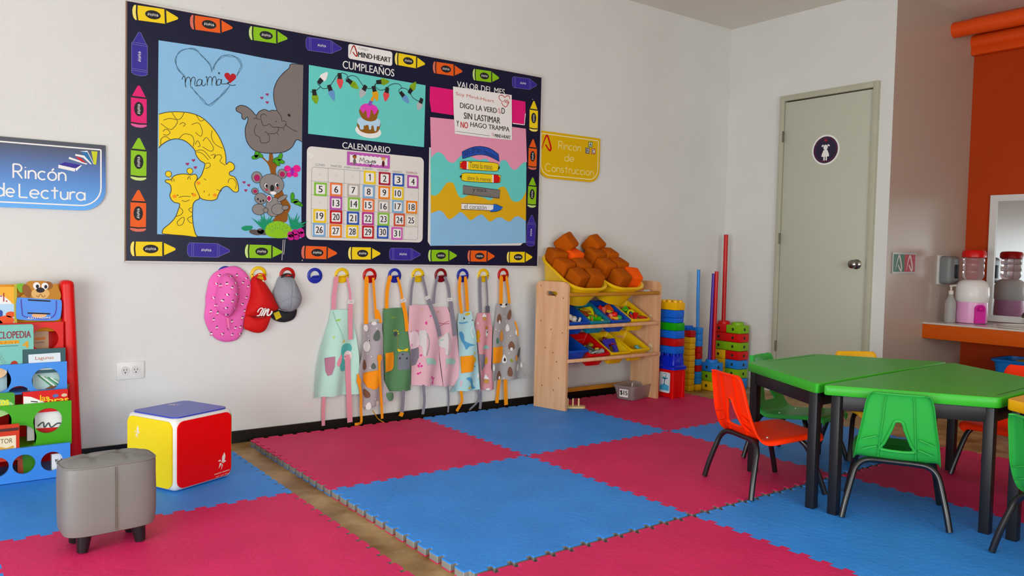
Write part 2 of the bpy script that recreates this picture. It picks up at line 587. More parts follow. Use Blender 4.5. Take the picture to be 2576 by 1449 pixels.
# ------------------------------------------------------------------ foam puzzle mats
m_pink = M('#D03E68', rough=0.6, bump=0.55, bs=38, var=0.10, vs=4.0, spec=0.3)
m_blue = M('#4C90E2', rough=0.55, bump=0.55, bs=38, var=0.10, vs=4.0, spec=0.3)
m_grey = M('#8E8B86', rough=0.75)
NT, TH = 13, 0.030
def edge(p, q, h, wd=.58, dirn=1):
    """dovetail edge from p to q: tabs of width wd on the dirn side of the line"""
    L = math.hypot(q[0] - p[0], q[1] - p[1])
    ux, uy = (q[0] - p[0]) / L, (q[1] - p[1]) / L
    nx, ny = -uy * dirn, ux * dirn
    o = []
    w = L / NT
    for k in range(NT):
        for s_, t_ in ((.5 - wd / 2 + .04, -1), (.5 - wd / 2, .8), (.5 - wd / 2 + .04, 1), (.5 + wd / 2 - .04, 1), (.5 + wd / 2, .8), (.5 + wd / 2 - .04, -1)):
            x = (k + s_) * w
            o.append((p[0] + ux * x + nx * h * t_, p[1] + uy * x + ny * h * t_))
    return o
def mat_tile(x0, y1, top, bottom, lab, group, free='', hs=.011):
    """one mat with corner x0, y1 (upper left); free lists its sides with no neighbour: l r n f"""
    a, b, c, d = x0, x0 + 1, y1 - 1, y1
    # shared edges run in a fixed direction so neighbours interlock
    near = edge((a, c), (b, c), hs, .70, -1) if 'n' in free else edge((a, c), (b, c), hs)
    far = edge((a, d), (b, d), hs, .70, 1) if 'f' in free else edge((a, d), (b, d), hs)
    left = edge((a, c), (a, d), hs, .70, 1) if 'l' in free else edge((a, c), (a, d), hs)
    right = edge((b, c), (b, d), hs, .70, -1) if 'r' in free else edge((b, c), (b, d), hs)
    out = near + right + far[::-1] + left[::-1]
    m = MB()
    n = len(out)
    z = [TH, TH - .005, .004, 0.0]
    vs = [(x, y, q) for q in z for x, y in out]
    m.add(vs[:n], [tuple(range(n))], top)
    for i, mm in enumerate((top, m_grey, bottom)):
        m.add(vs[i * n:(i + 2) * n], [(j, (j + 1) % n, (j + 1) % n + n, j + n) for j in range(n)], mm)
    m.add(vs[3 * n:], [tuple(range(n - 1, -1, -1))], bottom)
    return tag(m.build('puzzle_mat', sharp=25), lab, 'floor mat', group)
X0, Y0 = -3.807, -.092
P, B_ = m_pink, m_blue
mat_tile(X0, Y0, P, B_, 'pink foam puzzle mat under the hanging aprons, nearest the two-socket outlet', 'pink puzzle mats', 'lf')
mat_tile(X0 + 1, Y0, B_, P, 'blue foam puzzle mat that the left leg panel of the toy shelf stands on', 'blue puzzle mats', 'f')
mat_tile(X0 + 2, Y0, P, B_, 'pink foam puzzle mat under the clear box, in front of the corner block towers', 'pink puzzle mats', 'fr')
mat_tile(X0, Y0 - 1, B_, P, 'blue foam puzzle mat lying clear of all furniture in the middle of the floor', 'blue puzzle mats', 'ln')
mat_tile(X0 + 1, Y0 - 1, P, B_, 'pink foam puzzle mat under the rear legs of the orange chair', 'pink puzzle mats', 'n')
mat_tile(X0 + 2, Y0 - 1, B_, P, 'blue foam puzzle mat under the far green table, beyond the orange chair', 'blue puzzle mats', 'rn')
Y3 = Y0 - 2 - .040
mat_tile(X0, Y3, P, B_, 'pink foam puzzle mat in the near foreground, in front of the clear blue mat', 'pink puzzle mats', 'lf')
mat_tile(X0 + 1, Y3, B_, P, 'blue foam puzzle mat under the front green chair and near table', 'blue puzzle mats', 'f')
mat_tile(X0 + 2, Y3, P, B_, 'pink foam puzzle mat in shade under the near green table', 'pink puzzle mats', 'rf')
XL, YL = -3.968 - 1, -.045
mat_tile(XL, YL, B_, P, 'blue foam puzzle mat under the colourful cube, across the bare floor strip', 'blue puzzle mats', 'rf')
mat_tile(XL, YL - 1, P, B_, 'pink foam puzzle mat under the grey stool, across the bare floor strip', 'pink puzzle mats', 'r')
mat_tile(XL - 1, YL, P, B_, 'pink foam puzzle mat under the left end of the book rack', 'pink puzzle mats')
mat_tile(XL - 1, YL - 1, B_, P, 'blue foam puzzle mat at the far left, beyond the grey stool', 'blue puzzle mats')

# ================================================================== bulletin board on the long wall
m_navy = M('#1A1C33', rough=0.3, spec=.2, var=0.05, vs=4)
m_mdf = M('#8A6A55', rough=0.7)
m_trimw = M('#CFCBC8', rough=0.4)
m_white = M('#EFEDEA', rough=0.5)
m_ink = M('#17161B', rough=0.6)
m_sky = M('#92BFE0', rough=0.75, var=0.03, vs=9)
m_teal = M('#76CEC6', rough=0.75, var=0.03, vs=9)
m_yel = M('#EFD204', rough=0.6)
m_gold = M('#D9AE10', rough=0.6)
m_org = M('#E2660F', rough=0.55)
m_lime = M('#8FC11C', rough=0.55)
m_purp = M('#35298C', rough=0.55)
m_mag = M('#D81173', rough=0.55)
m_elgrey = M('#7C7471', rough=0.8)
m_rose = M('#E49DB6', rough=0.75, var=0.02, vs=9)
m_red = M('#C81420', rough=0.5)
m_brown = M('#8A5522', rough=0.7)
m_leaf = M('#4FA02F', rough=0.7)
m_dleaf = M('#2C8F6A', rough=0.7)
m_bone = M('#E2DFD9', rough=0.45)

BC = [(-4.372, 2.132), (-1.917, 2.141), (-1.918, 0.916), (-4.379, 0.927)]
board = thing('bulletin_board', 'large navy crayon-bordered bulletin board on the white wall', 'bulletin board', (-3.15, 0, .923))
b = MB().poly(WALL, BC, .016, m_mdf, .0155)
b.build('backing_board', board)
b = MB().poly(WALL, [(r + (.004 if i in (0, 3) else -.004), v + (.005 if i > 1 else -.005)) for i, (r, v) in enumerate(BC)], .02, m_navy, .004)
for p in ([(-3.623, 1.048), (-3.629, 0.94)], [(-3.613, 1.049), (-3.619, 0.971)]):
    b.line(WALL, p, .003, .0203, m_trimw)
for x, y in ((-4.336, 0.961), (-3.518, 0.941), (-3.938, 2.182), (-2.454, 0.935), (-1.988, 1.989)):
    b.poly(WALL, ell(x, y, .004, .0025, .5, 6), .0203, m_trimw)
b.build('navy_banner', board)
b = MB()
b.line(WALL, [BC[3], BC[2]], .007, .0225, m_trimw, th=.003)
b.line(WALL, [BC[0], BC[1]], .007, .0225, m_trimw, th=.003)
b.line(WALL, [BC[1], BC[2]], .005, .0225, m_trimw, th=.003)
b.build('plastic_edging', board)

def crayon(p, q, body, tipc, dark=None):
    L = math.hypot(q[0] - p[0], q[1] - p[1])
    ux, uy = (q[0] - p[0]) / L, (q[1] - p[1]) / L
    g = lambda s, t: (p[0] + ux * s * L - uy * t, p[1] + uy * s * L + ux * t)
    w = .034
    m = MB()
    out = [g(.05, -w), g(.72, -w), g(.72, -w * .92), g(.985, -w * .16), g(1, 0), g(.985, w * .16), g(.72, w * .92), g(.72, w), g(.05, w), g(.015, w * .7), g(0, w * .3), g(0, -w * .3), g(.015, -w * .7)]
    m.poly(WALL, out, .0206, body, .0004)
    ring = m_grey if dark else m_ink
    if dark:
        m.line(WALL, out, .0025, .0209, M('#6E68A8', rough=.6), closed=True)
        for s in (.10, .14, .70, .745):
            m.line(WALL, [g(s, -w), g(s, w)], .0022, .0209, M('#6E68A8', rough=.6))
    else:
        m.poly(WALL, [g(.085, -w), g(.118, -w), g(.105, 0), g(.118, w), g(.085, w), g(.07, 0)], .0209, m_ink)
        m.poly(WALL, [g(.695, -w), g(.735, -w * .96), g(.735, w * .96), g(.695, w)], .0209, m_ink)
        m.poly(WALL, [g(.44 + .17 * math.cos(a * PI / 12), .6 * w * math.sin(a * PI / 12)) for a in range(24)], .0209, m_ink)
        m.poly(WALL, [g(.0, -w * .3), g(.05, -w), g(.08, -w), g(.065, 0), g(.08, w), g(.05, w), g(0, w * .3)], .02085, tipc)
    m.line(WALL, [g(.33 + .22 * i / 16, (.16 + .05 * math.sin(i * 2.3)) * w * (1 if i % 2 else -1)) for i in range(17)], .0036, .0212, m_white)
    m.build('printed_crayon', board)
CW = {'y': (m_yel, M('#F6E58A', rough=.6), None), 'o': (m_org, M('#D2776A', rough=.6), None), 'g': (m_lime, M('#CDE29A', rough=.6), None), 'p': (m_purp, None, 1), 'm': (m_mag, M('#D86AA0', rough=.6), None)}
for c, pq in (
        ('y', [(-4.347, 2.083), (-4.146, 2.092)]), ('o', [(-4.092, 2.086), (-3.889, 2.094)]), ('g', [(-3.808, 2.085), (-3.608, 2.091)]), ('p', [(-3.509, 2.083), (-3.307, 2.09)]),
        ('y', [(-2.983, 2.089), (-2.786, 2.089)]), ('o', [(-2.733, 2.079), (-2.528, 2.085)]), ('g', [(-2.453, 2.079), (-2.257, 2.086)]), ('p', [(-2.156, 2.076), (-1.958, 2.085)]),
        ('y', [(-4.357, 0.987), (-4.156, 0.989)]), ('p', [(-4.102, 0.988), (-3.898, 0.985)]), ('g', [(-3.822, 0.985), (-3.627, 0.984)]), ('o', [(-3.523, 0.985), (-3.32, 0.982)]),
        ('y', [(-3.254, 0.983), (-3.057, 0.984)]), ('p', [(-3.001, 0.983), (-2.798, 0.983)]), ('g', [(-2.744, 0.977), (-2.544, 0.98)]), ('o', [(-2.466, 0.979), (-2.263, 0.979)]), ('y', [(-2.168, 0.975), (-1.963, 0.978)]),
        ('p', [(-4.317, 1.796), (-4.317, 1.996)]), ('m', [(-4.32, 1.555), (-4.32, 1.75)]), ('g', [(-4.322, 1.308), (-4.32, 1.507)]), ('o', [(-4.324, 1.068), (-4.322, 1.264)]),
        ('y', [(-1.976, 1.786), (-1.978, 1.981)]), ('o', [(-1.979, 1.541), (-1.978, 1.737)]), ('g', [(-1.978, 1.298), (-1.974, 1.493)]), ('p', [(-1.981, 1.049), (-1.974, 1.25)])):
    crayon(*pq, *CW[c])

def heading(txt, bl, tr, bold=.006):
    m = MB()
    m.text(WALL, txt, bl[0], bl[1], tr[0], tr[1], .0208, m_white, bold)
    m.build('printed_heading', board)
heading('CUMPLEAÑOS', (-3.299, 1.986), (-2.986, 2.038))
heading('CALENDARIO', (-3.296, 1.555), (-3.004, 1.589))
heading('VALOR DEL MES', (-2.564, 1.986), (-2.211, 2.023))

# the school's name plate
pl = thing('name_plate', 'small white school name plate above the birthday heading', 'sign', (-2.9, -.02, 1.95))
q = [(-3.266, 2.119), (-3, 2.123), (-3.002, 2.045), (-3.268, 2.043)]
cx = [min(q[0][0], q[3][0]), min(q[2][1], q[3][1]), max(q[1][0], q[2][0]), max(q[0][1], q[1][1])]
m = MB().poly(WALL, rrect(cx[0], cx[1], cx[2], cx[3], .014), .0225, m_white, .002)
m.build('plate', pl)
m = MB()
logo(m, WALL, cx[0] + .033, (cx[1] + cx[3]) / 2 + .006, .056, .006, .0228, M('#A01020', rough=.5))
m.text(WALL, 'MIND·HEART', cx[0] + .058, cx[1] + .018, cx[2] - .01, cx[1] + .046, .0228, m_ink, .03)
m.text(WALL, 'Colegio', cx[0] + .06, cx[1] + .056, cx[0] + .118, cx[1] + .074, .0228, M('#8E8A8C', rough=.6), .0)
m.build('lettering', pl)

# ---------------- the mother's day poster
OUT = M('#3B3428', rough=.7)
po = thing('blue_poster', 'light blue mother animals poster at the left of the bulletin board', 'poster', (-3.75, -.02, 1.07))
MB().poly(WALL, [(-4.234, 1.973), (-3.96, 1.978), (-3.741, 1.971), (-3.525, 1.97), (-3.525, 1.685), (-3.526, 1.339), (-3.525, 1.058), (-3.902, 1.052), (-4.24, 1.059), (-4.238, 1.448)], .0215, m_sky, .0012).build('backing_paper', po)
m = MB()
DH = M('#4A6C86', rough=.7)
for k in range(3):
    j = lambda P: [(x + random.uniform(-.006, .006), y + random.uniform(-.006, .006)) for x, y in P]
    m.line(WALL, smooth(j([(-3.985, 1.866), (-4.001, 1.901), (-4.032, 1.933), (-4.074, 1.958), (-4.109, 1.957), (-4.139, 1.936), (-4.157, 1.897), (-4.144, 1.852), (-4.119, 1.819)]), 6), .0022, .0218 + .0001 * k, DH)
    m.line(WALL, smooth(j([(-4.086, 1.78), (-4.063, 1.748), (-4.032, 1.718), (-4.003, 1.7), (-3.958, 1.733), (-3.927, 1.772), (-3.905, 1.805)]), 6), .0022, .0218 + .0001 * k, DH)
    m.line(WALL, smooth(j([(-3.985, 1.868), (-3.97, 1.911), (-3.938, 1.943), (-3.901, 1.955), (-3.865, 1.949), (-3.847, 1.919), (-3.853, 1.891), (-3.869, 1.864)]), 6), .0022, .0218 + .0001 * k, DH)
m.build('heart_sketch', po)
m = MB()
for P in ([(-4.129, 1.805), (-4.123, 1.82), (-4.115, 1.817), (-4.114, 1.789), (-4.111, 1.77)], [(-4.113, 1.794), (-4.108, 1.813), (-4.098, 1.821), (-4.091, 1.812), (-4.089, 1.782)], [(-4.088, 1.8), (-4.083, 1.818), (-4.074, 1.824), (-4.068, 1.814), (-4.07, 1.791), (-4.063, 1.783), (-4.055, 1.789)],
          [(-4.036, 1.813), (-4.048, 1.818), (-4.06, 1.802), (-4.056, 1.786), (-4.041, 1.793), (-4.035, 1.817), (-4.036, 1.794), (-4.027, 1.789), (-4.018, 1.802)], [(-4.019, 1.83), (-4.013, 1.834), (-4.011, 1.792)], [(-4.01, 1.809), (-4.005, 1.83), (-3.996, 1.838), (-3.989, 1.828), (-3.989, 1.796)],
          [(-3.988, 1.815), (-3.983, 1.835), (-3.974, 1.841), (-3.968, 1.828), (-3.969, 1.804), (-3.963, 1.798)], [(-3.944, 1.826), (-3.956, 1.832), (-3.966, 1.815), (-3.962, 1.802), (-3.949, 1.808), (-3.942, 1.834), (-3.943, 1.811), (-3.93, 1.812), (-3.913, 1.816), (-3.903, 1.825), (-3.914, 1.819), (-3.895, 1.81), (-3.873, 1.815)]):
    m.line(WALL, smooth(P, 6), .0032, .0221, m_ink)
m.poly(WALL, ell(*(-3.955, 1.861), .0045), .0221, m_ink)
m.build('lettering', po)
m = MB()
m.poly(WALL, heart(*(-3.9, 1.848), .031), .0221, M('#B02A30', rough=.7))
m.build('red_heart', po)
for c in [(-4.103, 1.403), (-4.075, 1.423), (-4.066, 1.389), (-3.829, 1.333), (-3.805, 1.32), (-3.82, 1.293)]:
    MB().poly(WALL, heart(*c, .009, .15), .0221, M('#9C3A66', rough=.7)).build('small_heart', po)
for c in [(-3.713, 1.789), (-3.741, 1.768), (-3.713, 1.749)]:
    MB().poly(WALL, heart(*c, .009, .15), .0221, M('#9C3A66', rough=.7)).build('small_heart', po)

# giraffe mother and calf
m = MB()
GO = smooth([(-4.233, 1.627), (-4.198, 1.64), (-4.154, 1.648), (-4.103, 1.65), (-4.063, 1.644), (-4.026, 1.627), (-3.984, 1.589), (-3.952, 1.544), (-3.931, 1.497), (-3.921, 1.455), (-3.919, 1.416), (-3.904, 1.43), (-3.882, 1.42), (-3.878, 1.403), (-3.885, 1.389), (-3.902, 1.379), (-3.901, 1.364), (-3.876, 1.355), (-3.861, 1.323), (-3.859, 1.287), (-3.881, 1.283), (-3.911, 1.307), (-3.938, 1.296), (-3.957, 1.262), (-3.965, 1.242), (-3.988, 1.233), (-4.02, 1.234), (-4.042, 1.242), (-4.05, 1.259), (-4.067, 1.297), (-4.066, 1.32), (-4.041, 1.348), (-4.028, 1.381), (-4.022, 1.411), (-4.044, 1.425), (-4.062, 1.448), (-4.07, 1.474), (-4.093, 1.498), (-4.118, 1.514), (-4.149, 1.519), (-4.178, 1.513), (-4.203, 1.499), (-4.225, 1.48), (-4.233, 1.468)], 4)
m.poly(WALL, GO, .0236, m_yel, .0012)
m.line(WALL, GO, .0035, .0239, OUT)
for P in ([(-4.213, 1.601), (-4.184, 1.612), (-4.149, 1.604), (-4.179, 1.56), (-4.225, 1.584)], [(-4.139, 1.589), (-4.126, 1.6), (-4.113, 1.593), (-4.124, 1.581)], [(-4.215, 1.548), (-4.201, 1.56), (-4.183, 1.547), (-4.196, 1.532), (-4.213, 1.534)], [(-4.085, 1.594), (-4.052, 1.606), (-4.034, 1.568), (-4.042, 1.543), (-4.067, 1.559)],
          [(-4.031, 1.52), (-4.013, 1.539), (-3.981, 1.493), (-3.995, 1.474), (-4.034, 1.493)], [(-4.067, 1.501), (-4.056, 1.52), (-4.044, 1.497), (-4.056, 1.491)], [(-3.987, 1.576), (-3.991, 1.546), (-3.974, 1.512), (-3.937, 1.494)], [(-4.144, 1.519), (-4.118, 1.546), (-4.083, 1.541), (-4.073, 1.516), (-4.077, 1.489)],
          [(-4.225, 1.483), (-4.223, 1.511), (-4.203, 1.525), (-4.181, 1.511)], [(-4.174, 1.642), (-4.154, 1.613), (-4.134, 1.619), (-4.119, 1.648)], [(-4.063, 1.643), (-4.044, 1.617), (-4.026, 1.625)],
          [(-4.067, 1.469), (-4.031, 1.475), (-3.994, 1.438)], [(-4.062, 1.464), (-4.036, 1.461), (-4.005, 1.431)], [(-4.02, 1.411), (-4, 1.416), (-3.997, 1.4), (-4.018, 1.387)], [(-3.994, 1.454), (-3.973, 1.461), (-3.979, 1.439), (-3.968, 1.456), (-3.949, 1.461), (-3.941, 1.448), (-3.949, 1.428), (-3.922, 1.411)],
          [(-3.909, 1.325), (-3.903, 1.344), (-3.882, 1.346), (-3.868, 1.322), (-3.873, 1.297)], [(-4.028, 1.338), (-4.015, 1.331)], [(-3.965, 1.289), (-3.951, 1.284), (-3.943, 1.282)], [(-4.023, 1.28), (-4.026, 1.27)], [(-4, 1.265), (-4.002, 1.254)], [(-3.941, 1.29), (-3.957, 1.262), (-3.965, 1.242), (-3.988, 1.233)]):
    m.line(WALL, smooth(P, 4), .0026, .0240, OUT)
for c in [(-4.052, 1.314), (-3.973, 1.26)]:
    m.poly(WALL, ell(*c, .010, .008), .0240, M('#EE9A1C', rough=.7))
m.build('giraffe_mother_cutout', po)
m = MB()
GO = smooth([(-4.218, 1.062), (-4.213, 1.084), (-4.183, 1.112), (-4.158, 1.144), (-4.146, 1.177), (-4.139, 1.208), (-4.163, 1.214), (-4.178, 1.229), (-4.184, 1.248), (-4.178, 1.267), (-4.179, 1.288), (-4.186, 1.301), (-4.203, 1.309), (-4.201, 1.319), (-4.178, 1.322), (-4.168, 1.338), (-4.143, 1.35), (-4.113, 1.354), (-4.088, 1.351), (-4.067, 1.356), (-4.057, 1.342), (-4.062, 1.325), (-4.066, 1.309), (-4.062, 1.288), (-4.05, 1.262), (-4.047, 1.239), (-4.064, 1.228), (-4.076, 1.211), (-4.079, 1.18), (-4.079, 1.142), (-4.074, 1.1), (-4.066, 1.068), (-4.06, 1.05), (-4.112, 1.055), (-4.173, 1.058)], 4)
m.poly(WALL, GO, .0228, m_yel, .0012)
m.line(WALL, GO, .0035, .0231, OUT, closed=True)
for c, e in (((-4.19, 1.348), (-4.177, 1.323)), ((-4.092, 1.37), (-4.095, 1.341))):
    m.line(WALL, [c, e], .006, .0231, m_yel)
    m.poly(WALL, ell(*c, .014), .0232, m_yel, .0012)
    m.line(WALL, ell(*c, .014), .0026, .0234, OUT, closed=True)
for P in ([(-4.143, 1.238), (-4.123, 1.246), (-4.088, 1.246)], [(-4.13, 1.226), (-4.113, 1.221), (-4.094, 1.23)], [(-4.141, 1.193), (-4.124, 1.175), (-4.133, 1.156), (-4.156, 1.147)], [(-4.151, 1.121), (-4.128, 1.143), (-4.117, 1.138), (-4.125, 1.111), (-4.145, 1.104), (-4.151, 1.121)], [(-4.083, 1.193), (-4.097, 1.184), (-4.087, 1.171), (-4.081, 1.172)], [(-4.08, 1.153), (-4.102, 1.139), (-4.092, 1.121), (-4.079, 1.118)], [(-4.173, 1.312), (-4.178, 1.325)], [(-4.163, 1.315), (-4.168, 1.328)], [(-4.103, 1.328), (-4.097, 1.344)], [(-4.09, 1.329), (-4.093, 1.344)]):
    m.line(WALL, smooth(P, 4), .0026, .0233, OUT)
for c in [(-4.162, 1.243), (-4.072, 1.255)]:
    m.poly(WALL, ell(*c, .010, .008), .0233, M('#EE9A1C', rough=.7))
for c in [(-4.148, 1.249), (-4.081, 1.261)]:
    m.poly(WALL, ell(*c, .0028), .0235, m_ink)
m.build('giraffe_calf_cutout', po)
# elephant holding its calf
m = MB()
EO = smooth([(-3.523, 1.969), (-3.588, 1.963), (-3.6, 1.94), (-3.632, 1.908), (-3.66, 1.87), (-3.677, 1.828), (-3.681, 1.789), (-3.674, 1.745), (-3.664, 1.715), (-3.691, 1.712), (-3.702, 1.705), (-3.728, 1.711), (-3.756, 1.696), (-3.771, 1.677), (-3.795, 1.699), (-3.823, 1.715), (-3.851, 1.716), (-3.871, 1.701), (-3.869, 1.687), (-3.856, 1.681), (-3.844, 1.674), (-3.842, 1.655), (-3.829, 1.648), (-3.82, 1.66), (-3.812, 1.66), (-3.814, 1.639), (-3.824, 1.61), (-3.825, 1.577), (-3.814, 1.534), (-3.783, 1.501), (-3.738, 1.491), (-3.681, 1.493), (-3.623, 1.505), (-3.581, 1.534), (-3.557, 1.574), (-3.527, 1.567)], 4)
m.poly(WALL, EO, .0240, m_elgrey, .0012)
m.line(WALL, EO, .0035, .0243, m_ink)
for P in ([(-3.745, 1.664), (-3.745, 1.68), (-3.728, 1.688), (-3.716, 1.678)], [(-3.771, 1.674), (-3.762, 1.659), (-3.745, 1.658), (-3.736, 1.631), (-3.716, 1.631), (-3.702, 1.641), (-3.684, 1.626), (-3.661, 1.628), (-3.653, 1.618), (-3.67, 1.596), (-3.707, 1.59)], [(-3.665, 1.715), (-3.641, 1.687), (-3.635, 1.662), (-3.624, 1.666), (-3.612, 1.656), (-3.621, 1.638), (-3.635, 1.628), (-3.658, 1.629)], [(-3.621, 1.65), (-3.588, 1.628), (-3.552, 1.617)],
          [(-3.767, 1.633), (-3.779, 1.604), (-3.772, 1.577), (-3.753, 1.568), (-3.744, 1.541), (-3.715, 1.544), (-3.701, 1.557), (-3.704, 1.581), (-3.724, 1.602)], [(-3.661, 1.6), (-3.654, 1.587)], [(-3.629, 1.626), (-3.623, 1.615)], [(-3.784, 1.656), (-3.776, 1.663), (-3.767, 1.658)]):
    m.line(WALL, smooth(P, 4), .0026, .0244, m_ink)
m.poly(WALL, ell(*(-3.598, 1.697), .0085, .0065, -.6, 12), .0245, m_ink)
m.poly(WALL, ell(*(-3.667, 1.657), .003, .003, 0, 8), .0245, m_ink)
m.build('elephant_cutout', po)
# tree with koala and cub
m = MB()
m.poly(WALL, smooth([(-3.7, 1.491), (-3.684, 1.493), (-3.676, 1.448), (-3.657, 1.433), (-3.665, 1.398), (-3.621, 1.282), (-3.585, 1.226), (-3.599, 1.186), (-3.608, 1.142), (-3.678, 1.139), (-3.664, 1.183), (-3.682, 1.329), (-3.694, 1.396), (-3.709, 1.437), (-3.743, 1.468), (-3.738, 1.474), (-3.706, 1.449)], 3, True), .0226, m_brown, .001)
for c, r in zip([(-3.772, 1.465), (-3.752, 1.478), (-3.766, 1.482), (-3.666, 1.46), (-3.643, 1.477), (-3.64, 1.454), (-3.66, 1.447), (-3.576, 1.276), (-3.564, 1.253), (-3.549, 1.243), (-3.537, 1.24)], (.3, -.5, 1.3, .6, 1.2, -.2, -.9, 1.5, .2, -.2, -.6)):
    zz = .0231 + .00025 * (abs(int(r * 10)) % 5)
    m.poly(WALL, ell(*c, .021, .0105, r, 14), zz, m_leaf)
    m.line(WALL, ell(*c, .021, .0105, r, 14), .002, zz + .0001, m_ink, closed=True)
m.build('tree_cutout', po)
m = MB()
for k in range(9):
    for c, t0 in (((-3.718, 1.101), .9), ((-3.572, 1.106), .3)):
        a = t0 + k * .2
        L = .075 + .02 * math.sin(k * 1.7)
        m.poly(WALL, [(c[0] - .012 * math.sin(a), c[1] + .012 * math.cos(a)), (c[0] + L * math.cos(a), c[1] + L * math.sin(a)), (c[0] + .012 * math.sin(a), c[1] - .012 * math.cos(a))], .0232 + .0001 * k, m_dleaf, .0005)
m.poly(WALL, smooth([(-3.842, 1.102), (-3.82, 1.114), (-3.786, 1.113), (-3.792, 1.096), (-3.825, 1.089)], 4, True), .0232, m_dleaf, .0006)
m.poly(WALL, smooth([(-3.721, 1.092), (-3.707, 1.124), (-3.666, 1.143), (-3.631, 1.141), (-3.596, 1.125), (-3.578, 1.097), (-3.595, 1.065), (-3.654, 1.055), (-3.706, 1.067)], 4, True), .0246, m_lime, .001)
for k in range(22):
    c = (-3.651, 1.08)
    a = .2 + k * .125
    q = .03 + .02 * (k % 3)
    m.line(WALL, [(c[0] + q * math.cos(a), c[1] + q * .8 * math.sin(a)), (c[0] + (q + .012) * math.cos(a), c[1] + (q + .012) * .8 * math.sin(a))], .002, .0248, m_dleaf)
for c, rx in zip([(-3.769, 1.082), (-3.727, 1.083), (-3.744, 1.089)], (.034, .02, .018)):
    m.poly(WALL, ell(*c, rx, .014, -.15, 14), .0242, M('#5B5350', rough=.8), .001)
m.build('grass_cutout', po)
m = MB()
KG, KP, KW = M('#8C8886', rough=.8), M('#A82A5C', rough=.7), m_white
def kb(c, rx, ry, col, d, ol=True, rot=0):
    m.poly(WALL, ell(*c, rx, ry, rot, 26), d, col, .0008)
    if ol:
        m.line(WALL, ell(*c, rx, ry, rot, 26), .0022, d + .0002, m_ink, closed=True)
kb((-3.676, 1.216), .042, .05, KG, .0246, rot=-.2)
kb((-3.655, 1.206), .034, .028, KG, .0252, rot=.3)
kb((-3.632, 1.264), .030, .011, KG, .0252, rot=.55)
kb((-3.615, 1.216), .018, .012, KG, .0256, rot=.2)
kb((-3.765, 1.363), .027, .029, KG, .0248)
kb((-3.764, 1.36), .015, .017, KP, .0257, False)
kb((-3.632, 1.391), .024, .024, KG, .0248)
kb((-3.632, 1.388), .014, .014, KP, .0257, False)
kb((-3.687, 1.333), .063, .053, KG, .0258)
kb((-3.68, 1.288), .016, .009, KW, .0263, False)
for c in [(-3.716, 1.323), (-3.66, 1.331)]:
    kb(c, .012, .014, KW, .0263)
    kb((c[0] + .002, c[1] - .001), .007, .010, m_ink, .0268, False)
kb((-3.686, 1.313), .011, .017, m_ink, .0268, False)
for c in [(-3.715, 1.302), (-3.657, 1.315)]:
    kb(c, .007, .006, M('#B5424C', rough=.7), .0266, False)
m.build('koala_cutout', po)
m = MB()
kb((-3.754, 1.2), .034, .028, KG, .0262)
kb((-3.719, 1.197), .013, .012, KG, .0266)
kb((-3.775, 1.292), .017, .016, KG, .0262)
kb((-3.774, 1.291), .010, .009, KP, .0269, False)
kb((-3.702, 1.259), .015, .018, KW, .0262)
kb((-3.702, 1.259), .010, .013, KP, .0269, False)
kb((-3.745, 1.256), .031, .028, KG, .0272)
for c in [(-3.76, 1.252), (-3.732, 1.246), (-3.746, 1.242)]:
    kb(c, .0045, .006, m_ink, .0278, False)
m.build('koala_cub_cutout', po)
m = MB()
PKF = M('#E2268C', rough=.65)
for c, s_ in zip([(-3.604, 1.42), (-3.554, 1.424), (-3.595, 1.389), (-3.562, 1.392)], (.018, .021, .015, .015)):
    kb(c, s_, s_ * .9, PKF, .0250, False)
kb((-3.579, 1.406), .009, .022, M('#9A2FA8', rough=.7), .0256, False)
m.build('butterfly_cutout', po)
m = MB()
for c in [(-3.584, 1.077), (-3.56, 1.089), (-3.53, 1.096), (-3.526, 1.078), (-3.553, 1.065), (-3.583, 1.062)]:
    kb(c, .018, .016, M('#C0208A', rough=.65), .0256, False)
m.line(WALL, ell(*(-3.557, 1.078), .03, .017), .003, .0262, M('#8A1462', rough=.7), closed=True)
m.build('flower_cutout', po)

# ---------------- birthday poster with the string of paper bulbs
po = thing('turquoise_poster', 'turquoise birthday poster with a paper cake and paper light bulbs', 'poster', (-2.76, -.02, 1.45))
MB().poly(WALL, [(-3.491, 1.974), (-2.781, 1.967), (-2.785, 1.609), (-3.492, 1.613)], .0215, m_teal, .0012).build('backing_paper', po)
m = MB()
m.line(WALL, smooth([(-3.482, 1.833), (-3.459, 1.839), (-3.427, 1.869), (-3.439, 1.879), (-3.441, 1.893), (-3.43, 1.899)], 6), .0035, .0219, m_ink)
m.line(WALL, smooth([(-3.427, 1.869), (-3.41, 1.861), (-3.38, 1.871), (-3.355, 1.905), (-3.33, 1.944), (-3.305, 1.959), (-3.279, 1.956), (-3.271, 1.946), (-3.28, 1.928), (-3.276, 1.916), (-3.267, 1.922)], 6), .0035, .0219, m_ink)
m.line(WALL, smooth([(-3.271, 1.941), (-3.248, 1.954), (-3.217, 1.951), (-3.195, 1.928), (-3.174, 1.907), (-3.142, 1.898), (-3.113, 1.911), (-3.094, 1.938), (-3.083, 1.949)], 6), .0035, .0219, m_ink)
m.line(WALL, smooth([(-3.106, 1.931), (-3.102, 1.915), (-3.077, 1.899), (-3.042, 1.909), (-3.012, 1.935), (-2.979, 1.949), (-2.948, 1.946), (-2.936, 1.926)], 6), .0035, .0219, m_ink)
m.line(WALL, smooth([(-2.95, 1.899), (-2.955, 1.913), (-2.939, 1.928), (-2.91, 1.929), (-2.887, 1.915), (-2.864, 1.885), (-2.829, 1.871), (-2.811, 1.877)], 6), .0035, .0219, m_ink)
m.build('light_string_drawing', po)
